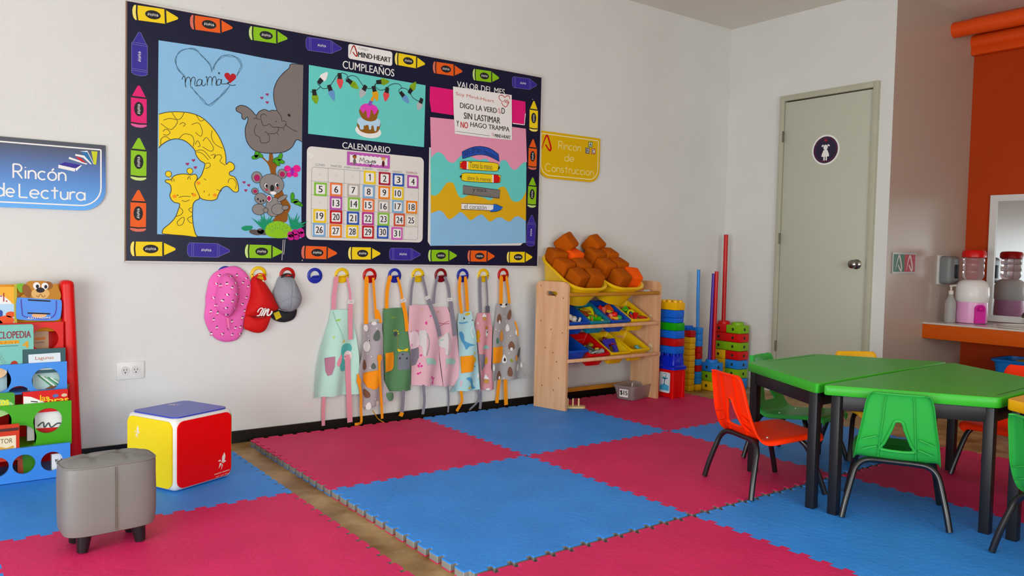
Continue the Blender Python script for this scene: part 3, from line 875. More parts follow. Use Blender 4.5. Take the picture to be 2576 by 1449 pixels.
BW = {'g': M('#86A818', rough=.6, var=.2, vs=60), 'b': M('#6D9BCB', rough=.7, var=.06, vs=50), 'r': M('#D9565A', rough=.6, var=.08, vs=60), 'w': m_white, 'k': M('#B7B9BA', rough=.6), 'o': M('#DDA61A', rough=.6)}
for c, p, q in (('g', (-3.46, 1.832), (-3.449, 1.774)), ('w', (-3.427, 1.899), (-3.386, 1.951)), ('b', (-3.373, 1.868), (-3.346, 1.803)), ('r', (-3.317, 1.939), (-3.312, 1.873)),
                ('g', (-3.259, 1.921), (-3.205, 1.888)), ('k', (-3.169, 1.896), (-3.195, 1.841)), ('o', (-3.111, 1.899), (-3.09, 1.836)), ('g', (-3.08, 1.943), (-3.016, 1.956)),
                ('r', (-3.031, 1.903), (-3.041, 1.84)), ('b', (-2.934, 1.894), (-2.889, 1.85)), ('g', (-2.881, 1.921), (-2.845, 1.978)), ('k', (-2.81, 1.872), (-2.829, 1.817))):
    L = math.hypot(q[0] - p[0], q[1] - p[1])
    ux, uy = (q[0] - p[0]) / L, (q[1] - p[1]) / L
    g = lambda s, t: (p[0] + ux * s - uy * t, p[1] + uy * s + ux * t)
    m = MB()
    m.poly(WALL, smooth([g(.008, -.011), g(.022, -.018), g(.035, -.017), g(L, 0), g(.035, .017), g(.022, .018), g(.008, .011)], 4, True), .0226, BW[c], .0008)
    m.poly(WALL, [g(-.018, -.0105), g(.014, -.0125), g(.014, .0125), g(-.018, .0105)], .0231, m_ink, .0008)
    m.build('paper_bulb', po)
m = MB()
m.poly(WALL, ell(*(-3.142, 1.663), .079, .037, -.03, 30), .0222, m_white, .001)
m.poly(WALL, smooth([(-3.209, 1.701), (-3.2, 1.668), (-3.176, 1.654), (-3.133, 1.651), (-3.09, 1.663), (-3.074, 1.687), (-3.072, 1.726), (-3.14, 1.728)], 4, True), .0228, M('#8C5E23', rough=.7), .0006)
m.poly(WALL, smooth([(-3.203, 1.728), (-3.172, 1.737), (-3.113, 1.741), (-3.077, 1.735), (-3.069, 1.719), (-3.077, 1.696), (-3.09, 1.697), (-3.095, 1.67), (-3.106, 1.671), (-3.112, 1.695), (-3.123, 1.696), (-3.128, 1.674), (-3.139, 1.675), (-3.142, 1.694), (-3.155, 1.697), (-3.16, 1.692), (-3.171, 1.691), (-3.173, 1.671), (-3.192, 1.669), (-3.198, 1.688), (-3.211, 1.706)], 3, True), .0233, M('#BCD9EE', rough=.7), .0004)
m.poly(WALL, smooth([(-3.195, 1.78), (-3.19, 1.742), (-3.172, 1.725), (-3.134, 1.718), (-3.099, 1.73), (-3.089, 1.754), (-3.089, 1.793)], 4, True), .0238, M('#8C5E23', rough=.7), .0005)
m.poly(WALL, smooth([(-3.191, 1.794), (-3.173, 1.809), (-3.141, 1.815), (-3.106, 1.81), (-3.089, 1.795), (-3.094, 1.775), (-3.105, 1.761), (-3.113, 1.763), (-3.121, 1.781), (-3.13, 1.78), (-3.134, 1.753), (-3.142, 1.738), (-3.153, 1.739), (-3.156, 1.77), (-3.167, 1.773), (-3.175, 1.758), (-3.188, 1.771), (-3.195, 1.782)], 3, True), .0243, M('#D94FB4', rough=.7), .0004)
m.poly(WALL, [(-3.15, 1.804), (-3.138, 1.832), (-3.121, 1.83), (-3.127, 1.805)], .0247, M('#8B55B5', rough=.7), .0004)
m.poly(WALL, smooth([(-3.133, 1.835), (-3.125, 1.853), (-3.112, 1.862), (-3.114, 1.848), (-3.117, 1.833)], 3, True), .0250, M('#F09A12', rough=.7), .0004)
m.build('paper_cake', po)

# ---------------- calendar
po = thing('calendar', 'white wall calendar panel with ruled day boxes on the bulletin board', 'calendar', (-2.78, -.02, 1.06))
c4 = [(-3.493, 1.545), (-2.785, 1.548), (-2.795, 1.053), (-3.498, 1.058)]
cal = (min(c4[0][0], c4[3][0]), min(c4[2][1], c4[3][1]), max(c4[1][0], c4[2][0]), max(c4[0][1], c4[1][1]))
MB().poly(WALL, rrect(*cal, .028), .0225, m_bone, .002).build('panel', po)
m = MB()
gl = M('#77787F', rough=.6)
g0, g1 = (-3.471, 1.44), (-2.818, 1.068)
gx0, gx1, gz1, gz0 = g0[0], g1[0], g0[1], (-3.466, 1.068)[1]
m.line(WALL, rrect(gx0, gz0, gx1, gz1, .014), .0018, .0229, gl, closed=True)
for i in range(1, 7):
    x = gx0 + (gx1 - gx0) * i / 7
    m.line(WALL, [(x, gz0), (x, gz1)], .0014, .0229, gl)
for i in range(1, 5):
    z = gz0 + (gz1 - gz0) * i / 5
    m.line(WALL, [(gx0, z), (gx1, z)], .0014, .0229, gl)
for i, t in enumerate(('LUNES', 'MARTES', 'MIÉRCOLES', 'JUEVES', 'VIERNES', 'SÁBADO', 'DOMINGO')):
    x = gx0 + (gx1 - gx0) * (i + .5) / 7
    wd = .0052 * len(t)
    m.text(WALL, t, x - wd, gz1 + .008, x + wd, gz1 + .020, .0229, M('#A03040', rough=.6) if i == 6 else gl, .0)
for i, j in ((0, 4), (1, 4), (2, 4), (6, 3), (0, 2), (6, 0)):
    m.line(WALL, ell(gx0 + (gx1 - gx0) * (i + .5) / 7, gz0 + (gz1 - gz0) * (j + .5) / 5, .006), .0015, .0229, M('#C2C0BC', rough=.4), closed=True)
m.build('printed_grid', po)
MB().line(WALL, smooth([(-3.492, 1.499), (-3.476, 1.507), (-3.465, 1.502), (-3.469, 1.493), (-3.481, 1.49)], 4), .006, .026, m_white, th=.003).build('hook', po)
def fringe(x0, z0, x1, z1, k, a):
    o = []
    for (p, q, n) in (((x0, z0), (x1, z0), k), ((x1, z0), (x1, z1), k), ((x1, z1), (x0, z1), k), ((x0, z1), (x0, z0), k)):
        for i in range(n * 2):
            t = i / (n * 2)
            nx, ny = (q[1] - p[1]), -(q[0] - p[0])
            l = math.hypot(nx, ny)
            s_ = a if i % 2 else 0
            o.append((p[0] + (q[0] - p[0]) * t - nx / l * s_, p[1] + (q[1] - p[1]) * t - ny / l * s_))
    return o
mc = thing('month_card', 'pink zigzag bordered month card reading Mayo at the top of the calendar', 'card', (-2.74, -.022, 1.37))
c4 = [(-3.266, 1.539), (-3.007, 1.542), (-3.01, 1.466), (-3.269, 1.465)]
x0, z0, x1, z1 = min(c4[0][0], c4[3][0]), (c4[2][1] + c4[3][1]) / 2, c4[1][0], (c4[0][1] + c4[1][1]) / 2
m = MB().poly(WALL, [(x0, z0), (x1, z0), (x1, z1), (x0, z1)], .0242, M('#B763AE', rough=.5), .001)
m.poly(WALL, fringe(x0 + .014, z0 + .013, x1 - .014, z1 - .013, 9, .005), .0246, m_white)
m.build('card', mc)
m = MB()
for P in ([(-3.195, 1.487), (-3.19, 1.512), (-3.18, 1.495), (-3.17, 1.514), (-3.166, 1.487)], [(-3.142, 1.501), (-3.155, 1.5), (-3.16, 1.49), (-3.147, 1.487), (-3.141, 1.501), (-3.14, 1.489), (-3.132, 1.492)], [(-3.134, 1.5), (-3.131, 1.492), (-3.121, 1.496), (-3.117, 1.505), (-3.12, 1.489), (-3.127, 1.468), (-3.132, 1.474), (-3.119, 1.487)], [(-3.102, 1.502), (-3.112, 1.5), (-3.112, 1.49), (-3.099, 1.491), (-3.097, 1.501), (-3.107, 1.497), (-3.094, 1.493)]):
    m.line(WALL, smooth(P, 4), .003, .0250, m_ink)
m.build('lettering', mc)
for c, sk, hr, sh in (((-3.225, 1.503), '#A8622E', '#3A2418', '#6E6A66'), ((-3.049, 1.506), '#E0B48C', '#C89030', '#5A1A2A')):
    m = MB()
    m.poly(WALL, ell(c[0], c[1] - .015, .009, .018), .0249, M(sh, rough=.7))
    m.poly(WALL, ell(c[0], c[1] + .012, .012, .011), .0251, M(hr, rough=.7))
    m.poly(WALL, ell(c[0], c[1] + .009, .009, .008), .0253, M(sk, rough=.7))
    m.build('printed_child', mc)
CC = {'yellow': '#EBCB18', 'dark red': '#A31C3B', 'blue': '#2F55A8', 'purple': '#B05AA6', 'green': '#8CBE58', 'coral': '#E58257', 'grey': '#BEB4A9', 'light blue': '#86AED0', 'orange': '#E88A2E', 'magenta': '#B2438E', 'red': '#B82030', 'cream': '#D5CFBE', 'terracotta': '#C8604A', 'pink': '#C864AC'}
for num, colr, c in ((1, 'yellow', (-3.131, 1.408)), (2, 'dark red', (-3.039, 1.408)), (3, 'blue', (-2.951, 1.407)), (4, 'purple', (-2.857, 1.403)), (5, 'green', (-3.421, 1.324)), (6, 'coral', (-3.331, 1.328)),
                     (7, 'grey', (-3.23, 1.33)), (8, 'light blue', (-3.137, 1.328)), (9, 'orange', (-3.04, 1.329)), (10, 'yellow', (-2.953, 1.33)), (13, 'purple', (-3.331, 1.254)), (14, 'green', (-3.225, 1.255)),
                     (15, 'coral', (-3.138, 1.253)), (16, 'grey', (-3.043, 1.251)), (17, 'light blue', (-2.953, 1.255)), (18, 'orange', (-2.862, 1.256)), (19, 'yellow', (-3.423, 1.181)), (20, 'red', (-3.33, 1.179)),
                     (21, 'blue', (-3.23, 1.177)), (22, 'magenta', (-3.139, 1.178)), (23, 'green', (-3.043, 1.179)), (24, 'terracotta', (-2.941, 1.179)), (25, 'cream', (-2.865, 1.179)), (26, 'light blue', (-3.426, 1.106)),
                     (27, 'orange', (-3.331, 1.103)), (28, 'yellow', (-3.233, 1.103)), (29, 'red', (-3.138, 1.103)), (30, 'blue', (-3.046, 1.106)), (31, 'pink', (-2.955, 1.101))):
    hs = .0365
    m = MB().poly(WALL, rrect(c[0] - hs, c[1] - hs, c[0] + hs, c[1] + hs, .004), .0240 + .0001 * (num % 3), M(CC[colr], rough=.5), .0012)
    m.poly(WALL, fringe(c[0] - hs + .0085, c[1] - hs + .0085, c[0] + hs - .0085, c[1] + hs - .0085, 6, .0045), .0245, m_white)
    t = str(num)
    wd = .011 if num < 10 else .019
    if t == '1':
        m.line(WALL, [(c[0] + .002, c[1] - .017), (c[0] + .002, c[1] + .018)], .0055, .0249, m_ink)
        m.line(WALL, [(c[0] - .007, c[1] + .009), (c[0] + .003, c[1] + .0175)], .005, .0250, m_ink)
    else:
        m.text(WALL, t, c[0] - wd, c[1] - .017, c[0] + wd, c[1] + .018, .0249, m_ink, .012)
    o = m.build('number_card')
    tag(o, 'calendar card with the number %d inside a %s border' % (num, colr), 'card', 'calendar number cards')

# ---------------- "value of the month" column
m_cerise = M('#DB0D78', rough=.7)
po = thing('pink_paper', 'bright pink paper strip under the value of the month heading', 'paper', (-2.12, -.02, 1.7))
MB().poly(WALL, smooth([(-2.75, 1.965), (-2.64, 1.967), (-2.048, 1.967)], 2) + [(-2.044, 1.892), (-2.052, 1.823), (-2.401, 1.815), (-2.739, 1.819), (-2.752, 1.884)], .0215, m_cerise, .001).build('strip', po)
MB().line(WALL, [(-2.144, 1.819), (-2.052, 1.82), (-2.046, 1.892)], .006, .0219, m_white).build('white_edge', po)
po = thing('layered_poster', 'layered pink, turquoise, yellow and blue drip poster at the right of the bulletin board', 'poster', (-2.12, -.02, 1.05))
MB().poly(WALL, [(-2.749, 1.612), (-2.028, 1.55), (-2.045, 1.066), (-2.064, 1.051), (-2.731, 1.036), (-2.749, 1.06)], .0214, m_bone, .0012).build('pocket', po)
lay = [(-2.735, 1.302), (-2.028, 1.341), (-2.02, 1.069), (-2.326, 1.053), (-2.731, 1.035)]
MB().poly(WALL, lay, .0222, m_sky, .0008).build('blue_layer', po)
MB().poly(WALL, [(-2.738, 1.425), (-2.029, 1.475)] + smooth([(-2.024, 1.21), (-2.069, 1.232), (-2.091, 1.238), (-2.121, 1.227), (-2.153, 1.201), (-2.194, 1.212), (-2.223, 1.225), (-2.259, 1.218), (-2.301, 1.195), (-2.33, 1.209), (-2.365, 1.235), (-2.4, 1.226), (-2.451, 1.197), (-2.489, 1.225), (-2.523, 1.244), (-2.549, 1.228), (-2.595, 1.198), (-2.622, 1.208), (-2.645, 1.235), (-2.675, 1.246), (-2.7, 1.238), (-2.732, 1.226)], 4), .0230, m_gold, .0008).build('yellow_layer', po)
MB().poly(WALL, [(-2.743, 1.602), (-2.032, 1.609)] + smooth([(-2.028, 1.401), (-2.064, 1.345), (-2.109, 1.327), (-2.146, 1.341), (-2.169, 1.38), (-2.192, 1.411), (-2.213, 1.417), (-2.235, 1.411), (-2.256, 1.392), (-2.276, 1.351), (-2.304, 1.328), (-2.333, 1.33), (-2.361, 1.34), (-2.458, 1.351), (-2.511, 1.329), (-2.538, 1.338), (-2.559, 1.373), (-2.576, 1.409), (-2.6, 1.418), (-2.626, 1.412), (-2.645, 1.39), (-2.677, 1.35), (-2.708, 1.332), (-2.734, 1.335)], 4), .0238, m_teal, .0008).build('turquoise_layer', po)
MB().poly(WALL, [(-2.746, 1.612), (-2.408, 1.585), (-2.032, 1.579), (-2.03, 1.698), (-2.214, 1.703), (-2.741, 1.719)] if False else [(-2.748, 1.787), (-2.401, 1.797), (-2.042, 1.796), (-2.027, 1.586)] + smooth([(-2.027, 1.585), (-2.059, 1.578), (-2.104, 1.538), (-2.136, 1.53), (-2.163, 1.549), (-2.176, 1.568), (-2.202, 1.584), (-2.234, 1.574), (-2.252, 1.542), (-2.296, 1.538), (-2.334, 1.575), (-2.368, 1.577), (-2.395, 1.568), (-2.456, 1.58), (-2.498, 1.591), (-2.534, 1.578), (-2.574, 1.54), (-2.597, 1.535), (-2.626, 1.545), (-2.65, 1.573), (-2.681, 1.589), (-2.707, 1.582), (-2.737, 1.55)], 4), .0246, m_rose, .0008).build('pink_layer', po)
def band(P, d, body, txt, q0, q1, name, extra=(), slant=0.0):
    m = MB().poly(WALL, P, d, body, .001)
    m.line(WALL, P, .003, d + .0003, m_ink, closed=True)
    for PP, col in extra:
        m.poly(WALL, PP, d + .0002, col)
    if txt:
        m.text(WALL, txt, q0[0], q0[1], q1[0], q1[1], d + .0006, M('#2B2B30', rough=.6), -.008, slant)
    return m.build(name, po)
bl = M('#2C4FA6', rough=.65)
B1 = smooth([(-2.524, 1.605), (-2.477, 1.629), (-2.423, 1.647), (-2.368, 1.651), (-2.312, 1.643), (-2.253, 1.616)], 4) + smooth([(-2.246, 1.57), (-2.289, 1.586), (-2.339, 1.599), (-2.395, 1.6), (-2.449, 1.588), (-2.518, 1.564)], 4)
m = MB().poly(WALL, B1, .0258, bl, .001)
m.line(WALL, B1, .003, .0261, m_ink, closed=True)
dk = M('#16264F', rough=.7)
for txt, p, q, sl in (('un', (-2.51, 1.581), (-2.47, 1.61), .30), ('gran', (-2.453, 1.603), (-2.382, 1.635), .0), ('maestro', (-2.367, 1.614), (-2.261, 1.635), -.30)):
    m.text(WALL, txt, p[0], p[1], q[0], q[1], .0262, dk, -.005, sl)
m.build('ribbon_cutout', po)
band(smooth([(-2.516, 1.551), (-2.282, 1.561), (-2.251, 1.546), (-2.241, 1.532), (-2.256, 1.519), (-2.277, 1.508), (-2.515, 1.502), (-2.534, 1.512), (-2.536, 1.534)], 2, True), .0258, m_yel, 'Toma la mano', (-2.468, 1.515), (-2.299, 1.55), 'pencil_cutout', (
    ([(-2.516, 1.55), (-2.488, 1.552), (-2.488, 1.504), (-2.515, 1.503), (-2.533, 1.512), (-2.534, 1.535)], m_red), ([(-2.488, 1.552), (-2.478, 1.552), (-2.478, 1.504), (-2.488, 1.504)], m_white), ([(-2.253, 1.545), (-2.241, 1.532), (-2.255, 1.52)], m_ink)))
band(smooth([(-2.498, 1.481), (-2.255, 1.488), (-2.235, 1.472), (-2.237, 1.443), (-2.286, 1.436), (-2.497, 1.431), (-2.524, 1.444), (-2.536, 1.456), (-2.521, 1.468)], 2, True), .0258, m_yel, 'abre la mente', (-2.483, 1.441), (-2.309, 1.467), 'pencil_cutout', (
    ([(-2.287, 1.486), (-2.255, 1.487), (-2.238, 1.472), (-2.239, 1.444), (-2.254, 1.439), (-2.286, 1.437)], m_red), ([(-2.297, 1.486), (-2.287, 1.486), (-2.286, 1.437), (-2.296, 1.437)], m_white), ([(-2.522, 1.467), (-2.536, 1.456), (-2.522, 1.446)], m_ink)))
R4 = [(-2.512, 1.405), (-2.235, 1.394), (-2.239, 1.342), (-2.512, 1.353)]
m = MB().poly(WALL, R4, .0258, M('#7B7673', rough=.7), .001)
m.line(WALL, R4, .003, .0261, m_ink, closed=True)
m.text(WALL, 'y toca', *(-2.441, 1.368), *(-2.34, 1.393), .0262, m_ink, -.005)
for i in range(17):
    t = (i + .7) / 17
    x, z = R4[3][0] + (R4[2][0] - R4[3][0]) * t, R4[3][1] + (R4[2][1] - R4[3][1]) * t
    m.line(WALL, [(x, z + .001), (x, z + (.018 if i % 4 == 0 else .010))], .0018, .0262, m_ink)
m.build('ruler_cutout', po)
band([(-2.521, 1.296), (-2.286, 1.301), (-2.282, 1.305), (-2.261, 1.304), (-2.209, 1.287), (-2.224, 1.272), (-2.26, 1.259), (-2.302, 1.254), (-2.313, 1.263), (-2.52, 1.261)], .0258, m_white, 'el corazón', (-2.5, 1.267), (-2.337, 1.294), 'marker_cutout', (
    ([(-2.284, 1.303), (-2.261, 1.302), (-2.212, 1.287), (-2.226, 1.273), (-2.26, 1.26), (-2.301, 1.256), (-2.311, 1.263), (-2.285, 1.272)], M('#2F66BF', rough=.6)),))
po = thing('notice', 'white printed notice pinned over the value of the month heading', 'notice', (-2.14, -.027, 1.55))
nz = [(-2.597, 1.985), (-2.163, 1.992), (-2.153, 1.712), (-2.374, 1.707), (-2.578, 1.708), (-2.59, 1.845)]
MB().poly(WALL, nz, .0292, m_white, .001).build('sheet', po)
m = MB()
rd = M('#B4483C', rough=.6)
m.text(WALL, 'Soy Mind-Heart', *(-2.577, 1.931), *(-2.298, 1.956), .0296, rd, -.004, -.035)
for t, p, q in (('DIGO LA VERD', (-2.546, 1.865), (-2.276, 1.897)), ('D', (-2.239, 1.868), (-2.214, 1.904)), ('SIN LASTIMAR', (-2.517, 1.804), (-2.248, 1.842)), ('HAGO TRAMPA', (-2.469, 1.762), (-2.175, 1.791)), ('Y', (-2.569, 1.754), (-2.552, 1.788))):
    m.text(WALL, t, p[0], p[1], q[0], q[1], .0296, m_ink, .012)
m.text(WALL, 'NO', *(-2.539, 1.748), *(-2.487, 1.785), .0296, M('#C01818', rough=.6), .016)
logo(m, WALL, *(-2.259, 1.883), .030, .0035, .0296, M('#C4686C', rough=.6))
logo(m, WALL, *(-2.303, 1.733), .020, .002, .0296, M('#B03040', rough=.6))
m.text(WALL, 'MIND-HEART', *(-2.288, 1.718), *(-2.165, 1.738), .0296, m_ink, .02)
m.line(WALL, [(-2.572, 1.723), (-2.325, 1.721)], .0022, .0296, m_ink)
m.line(WALL, smooth([(-2.243, 1.944), (-2.261, 1.962), (-2.256, 1.976), (-2.234, 1.981), (-2.218, 1.97), (-2.202, 1.982), (-2.183, 1.982), (-2.177, 1.965)], 4), .0045, .0296, M('#B42A28', rough=.6))
m.line(WALL, smooth([(-2.233, 1.945), (-2.239, 1.932), (-2.211, 1.912), (-2.191, 1.93), (-2.184, 1.946)], 4), .0045, .0296, M('#B42A28', rough=.6))
for P in ([(-2.227, 1.943), (-2.211, 1.957)], [(-2.217, 1.939), (-2.197, 1.959)], [(-2.207, 1.937), (-2.189, 1.956)], [(-2.198, 1.934), (-2.184, 1.95)]):
    m.line(WALL, P, .004, .0296, M('#B42A28', rough=.6))
m.build('lettering', po)

# ---------------- the two corner signs
s1 = thing('reading_corner_sign', 'blue sign for the reading corner above the bookshelf', 'sign', (-4.9, 0, 1.2))
sc = [(-4.459, 1.459), (-4.459, 1.252)]
sx, st_ = sc[0][0], sc[0][1]
sb = (-4.645, 1.157)[1]
sl = sx - 1.02
SG = gradient_z([(0, '#4A9AE0'), (.45, '#2C6CB4'), (.75, '#183C78'), (.93, '#10183C'), (1, '#120E22')], sb - 1.2, st_ - 1.2)
m = MB().poly(WALL, rrect(sl, sb, sx, st_, (.10, .10, .004, .004), 8), .012, SG, .012)
m.build('panel', s1)
m = MB()
m.line(WALL, rrect(sl + .02, sb + .022, sx - .02, st_ - .022, (.085, .085, .003, .003), 8), .006, .0124, m_white, closed=True)
m.build('white_border', s1)
m = MB()
p, q = (-4.82, 1.285), (-4.621, 1.335)
stroke_text(m, WALL, 'Rincón', p[0], p[1], q[0], .060, .0065, .0125, m_white)
m.build('lettering', s1)
m = MB()
p, q = (-4.884, 1.204), (-4.817, 1.208)
stroke_text(m, WALL, 'de', p[0], p[1], q[0], .058, .0065, .0125, m_white)
p, q = (-4.798, 1.203), (-4.545, 1.213)
stroke_text(m, WALL, 'Lectura', p[0], p[1], q[0], .058, .0065, .0125, m_white)
m.build('lettering', s1)
m = MB()
for P, col in (([(-4.649, 1.356), (-4.583, 1.344), (-4.585, 1.33), (-4.65, 1.341)], m_white), ([(-4.648, 1.356), (-4.623, 1.369), (-4.559, 1.362), (-4.581, 1.345)], m_purp), ([(-4.583, 1.345), (-4.559, 1.363), (-4.557, 1.359), (-4.579, 1.332)], m_white), ([(-4.607, 1.394), (-4.534, 1.371), (-4.538, 1.365), (-4.609, 1.385)], m_white), ([(-4.583, 1.397), (-4.563, 1.394), (-4.536, 1.37), (-4.559, 1.377)], m_red), ([(-4.582, 1.409), (-4.547, 1.405), (-4.516, 1.369), (-4.522, 1.368), (-4.551, 1.395), (-4.584, 1.402)], m_white),
               ([(-4.559, 1.42), (-4.534, 1.422), (-4.51, 1.369), (-4.516, 1.369)], M('#2B6FA0', rough=.5)), ([(-4.565, 1.422), (-4.534, 1.428), (-4.508, 1.371), (-4.512, 1.369), (-4.534, 1.422)], m_white), ([(-4.518, 1.428), (-4.493, 1.428), (-4.499, 1.368), (-4.508, 1.369)], M('#C9CE1A', rough=.5))):
    m.poly(WALL, P, .0126, col)
m.build('printed_books', s1)
m = MB()
logo(m, WALL, sx - .62, st_ - .13, .16, .022, .0126, M('#C8102E', rough=.4))
m.build('school_mark', s1)

s2 = thing('building_corner_sign', 'yellow sign for the building corner, right of the bulletin board', 'sign', (-1.75, 0, 1.55))
q = [(-1.923, 1.769), (-1.385, 1.801), (-1.383, 1.57), (-1.459, 1.495), (-1.915, 1.487)]
x0, x1, z0, z1 = q[0][0], q[1][0], q[3][1] + .002, q[1][1]
m_sy = M('#DDB70C', rough=.25, spec=.6)
m = MB().poly(WALL, rrect(x0, z0, x1, z1, (.09, .09, .012, .012), 8), .014, m_sy, .013)
m.build('panel', s2)
m = MB()
m.line(WALL, rrect(x0 + .018, z0 + .018, x1 - .018, z1 - .018, (.075, .075, .008, .008), 8), .0055, .0144, M('#F4EBC0', rough=.4), closed=True)
m.build('white_border', s2)
m = MB()
lw = M('#F1E6A8', rough=.4)
for t, p, q in (('Rincon', (-1.758, 1.701), (-1.564, 1.713)), ('de', (-1.704, 1.625), (-1.622, 1.629)), ('Construccion', (-1.867, 1.546), (-1.442, 1.557))):
    m = MB()
    stroke_text(m, WALL, t, p[0], p[1] - .004, q[0], .050, .0045, .0146, lw)
    m.build('lettering', s2)
m = MB()
logo(m, WALL, *(-1.857, 1.725), .098, .011, .0146, M('#C22A18', rough=.4))
m.build('school_mark', s2)
m = MB()
for c, col, t in (((-1.476, 1.751), '#3C7A44', 'A'), ((-1.502, 1.707), '#33354F', 'B'), ((-1.447, 1.708), '#A8382A', 'C')):
    m.poly(WALL, rrect(c[0] - .019, c[1] - .019, c[0] + .019, c[1] + .019, .003), .0147, M(col, rough=.4))
    m.poly(WALL, rrect(c[0] - .014, c[1] - .014, c[0] + .014, c[1] + .014, .002), .0149, m_bone)
    m.text(WALL, t, c[0] - .010, c[1] - .011, c[0] + .010, c[1] + .011, .0151, m_ink, .03)
m.build('printed_blocks', s2)

# ================================================================== hooks, hats and aprons on the long wall
HK = {'yellow': M('#E8C40C', rough=.35), 'red': M('#B80E1E', rough=.35), 'blue': M('#25309A', rough=.35), 'dark red': M('#7E1020', rough=.35)}
def hook(c, colr, lab):
    h = thing('wall_hook', lab, 'hook', (c[0], 0, c[1]), 0, 'round wall hooks under the bulletin board')
    m = MB()
    n, mm = 32, HK[colr]
    vs, fs = [], []
    for r_, d_ in ((.042, .0), (.042, .006), (.038, .009), (.029, .009), (.026, .006), (.026, .0)):
        vs += [WALL.pt(c[0] + r_ * math.cos(2 * PI * i / n), c[1] + r_ * math.sin(2 * PI * i / n), d_) for i in range(n)]
    for k in range(5):
        fs += [(k * n + i, k * n + (i + 1) % n, (k + 1) * n + (i + 1) % n, (k + 1) * n + i) for i in range(n)]
    m.add(vs, fs, mm)
    m.poly(WALL, [(c[0] + .027 * math.cos(a), c[1] + .027 * math.sin(a)) for a in [math.radians(200 + 140 * i / 12) for i in range(13)]], .007, mm, .007)
    ring = m.build('ring', h)
    m = MB()
    fr = Frame((c[0], 0, c[1] - .008), (1, 0, 0), (0, -1, .22), (0, .22, 1))
    m.poly(fr, [(-.017, 0), (.017, 0)] + [(.017 * math.cos(a), .022 + .016 * math.sin(a)) for a in [PI * i / 10 for i in range(11)]], .003, mm, .006)
    m.build('tongue', h)
    for s_ in (-1, 1):
        MB().poly(WALL, ell(c[0] + s_ * .034, c[1], .003, n=8), .0098, m_ink, .001).build('screw', ring)
    return h
HC = [(-3.913, 0.866), (-3.747, 0.866), (-3.593, 0.862), (-3.44, 0.859), (-3.284, 0.86), (-3.114, 0.859), (-2.956, 0.859), (-2.802, 0.86), (-2.645, 0.86), (-2.488, 0.859), (-2.335, 0.859), (-2.182, 0.863)]
for c, colr, lab in zip(HC, ('blue', 'yellow', 'red', 'blue', 'yellow', 'red', 'blue', 'yellow', 'dark red', 'blue', 'yellow', 'red'), (
        'blue round wall hook almost hidden behind the pink sun hat', 'yellow round wall hook holding the red cap', 'red round wall hook holding the grey cap', 'blue round wall hook with nothing on it',
        'yellow round wall hook holding the mint green apron', 'red round wall hook holding the grey polar bear apron', 'blue round wall hook holding the dark green apron', 'yellow round wall hook holding the paint-splashed pink unicorn apron',
        'dark red round wall hook holding the cleaner pink unicorn apron', 'blue round wall hook holding the pale blue dinosaur apron', 'yellow round wall hook holding the narrow pink apron', 'red round wall hook holding the grey apron with brown bears, last in the row')):
    hook(c, colr, lab)

def polar_depth(outline, c, d, h, power=.5):
    """depth of a bulge over its outline, to lay prints on it"""
    ang = sorted((math.atan2(p[1] - c[1], p[0] - c[0]), math.hypot(p[0] - c[0], p[1] - c[1])) for p in outline)
    def f(r, v):
        a, q = math.atan2(v - c[1], r - c[0]), math.hypot(r - c[0], v - c[1])
        R = min(ang, key=lambda t: abs(t[0] - a))[1]
        t = min(.999, q / R)
        return d + h * (1 - t * t) ** power
    return f
def motif(m, r, v, dep, s, off=.0025):
    a = random.uniform(-.8, .8)
    for dx, dy, q, col in ((0, 0, 1, MW), (.45, .5, .42, MD), (-.5, -.35, .4, MR)):
        x, y = r + s * (dx * math.cos(a) - dy * math.sin(a)), v + s * (dx * math.sin(a) + dy * math.cos(a))
        m.poly(WALL, ell(x, y, s * .62 * q ** .5, s * .42 * q ** .5, a, 10), (lambda rr, vv, o=off + (.0006 if q < 1 else 0): dep(rr, vv) + o), col)
MW, MD, MR = M('#F2DDE6', rough=.8), M('#3A2038', rough=.8), M('#D8407C', rough=.8)
# pink sun hat
m_hat = M('#E674B6', rough=.8, var=.05, vs=14, bump=.3, bs=160)
hat = thing('sun_hat', 'pink printed sun hat with a wide brim hanging on the wall', 'hat', (-3.7, 0, .55))
HB = smooth([(-3.878, 0.909), (-3.842, 0.898), (-3.808, 0.868), (-3.791, 0.831), (-3.788, 0.787), (-3.794, 0.74), (-3.802, 0.7), (-3.815, 0.653), (-3.823, 0.606), (-3.833, 0.566), (-3.856, 0.535), (-3.899, 0.524), (-3.935, 0.529), (-3.971, 0.55), (-3.999, 0.591), (-4.016, 0.636), (-4.019, 0.669), (-4.013, 0.718), (-4.014, 0.751), (-4.005, 0.8), (-3.996, 0.839), (-3.975, 0.871), (-3.937, 0.894)], 3, True)
cB = (-3.905, 0.719)
m = MB().bulge(WALL, HB, lambda r, v: .012, .022, m_hat, 8, cB, .4)
dB = polar_depth(HB, cB, .012, .022, .4)
CR = smooth([(-3.92, 0.872), (-3.887, 0.86), (-3.864, 0.823), (-3.855, 0.776), (-3.862, 0.723), (-3.88, 0.677), (-3.906, 0.65), (-3.938, 0.662), (-3.961, 0.686), (-3.974, 0.719), (-3.972, 0.765), (-3.962, 0.817), (-3.945, 0.853)], 3, True)
cC = (-3.914, 0.764)
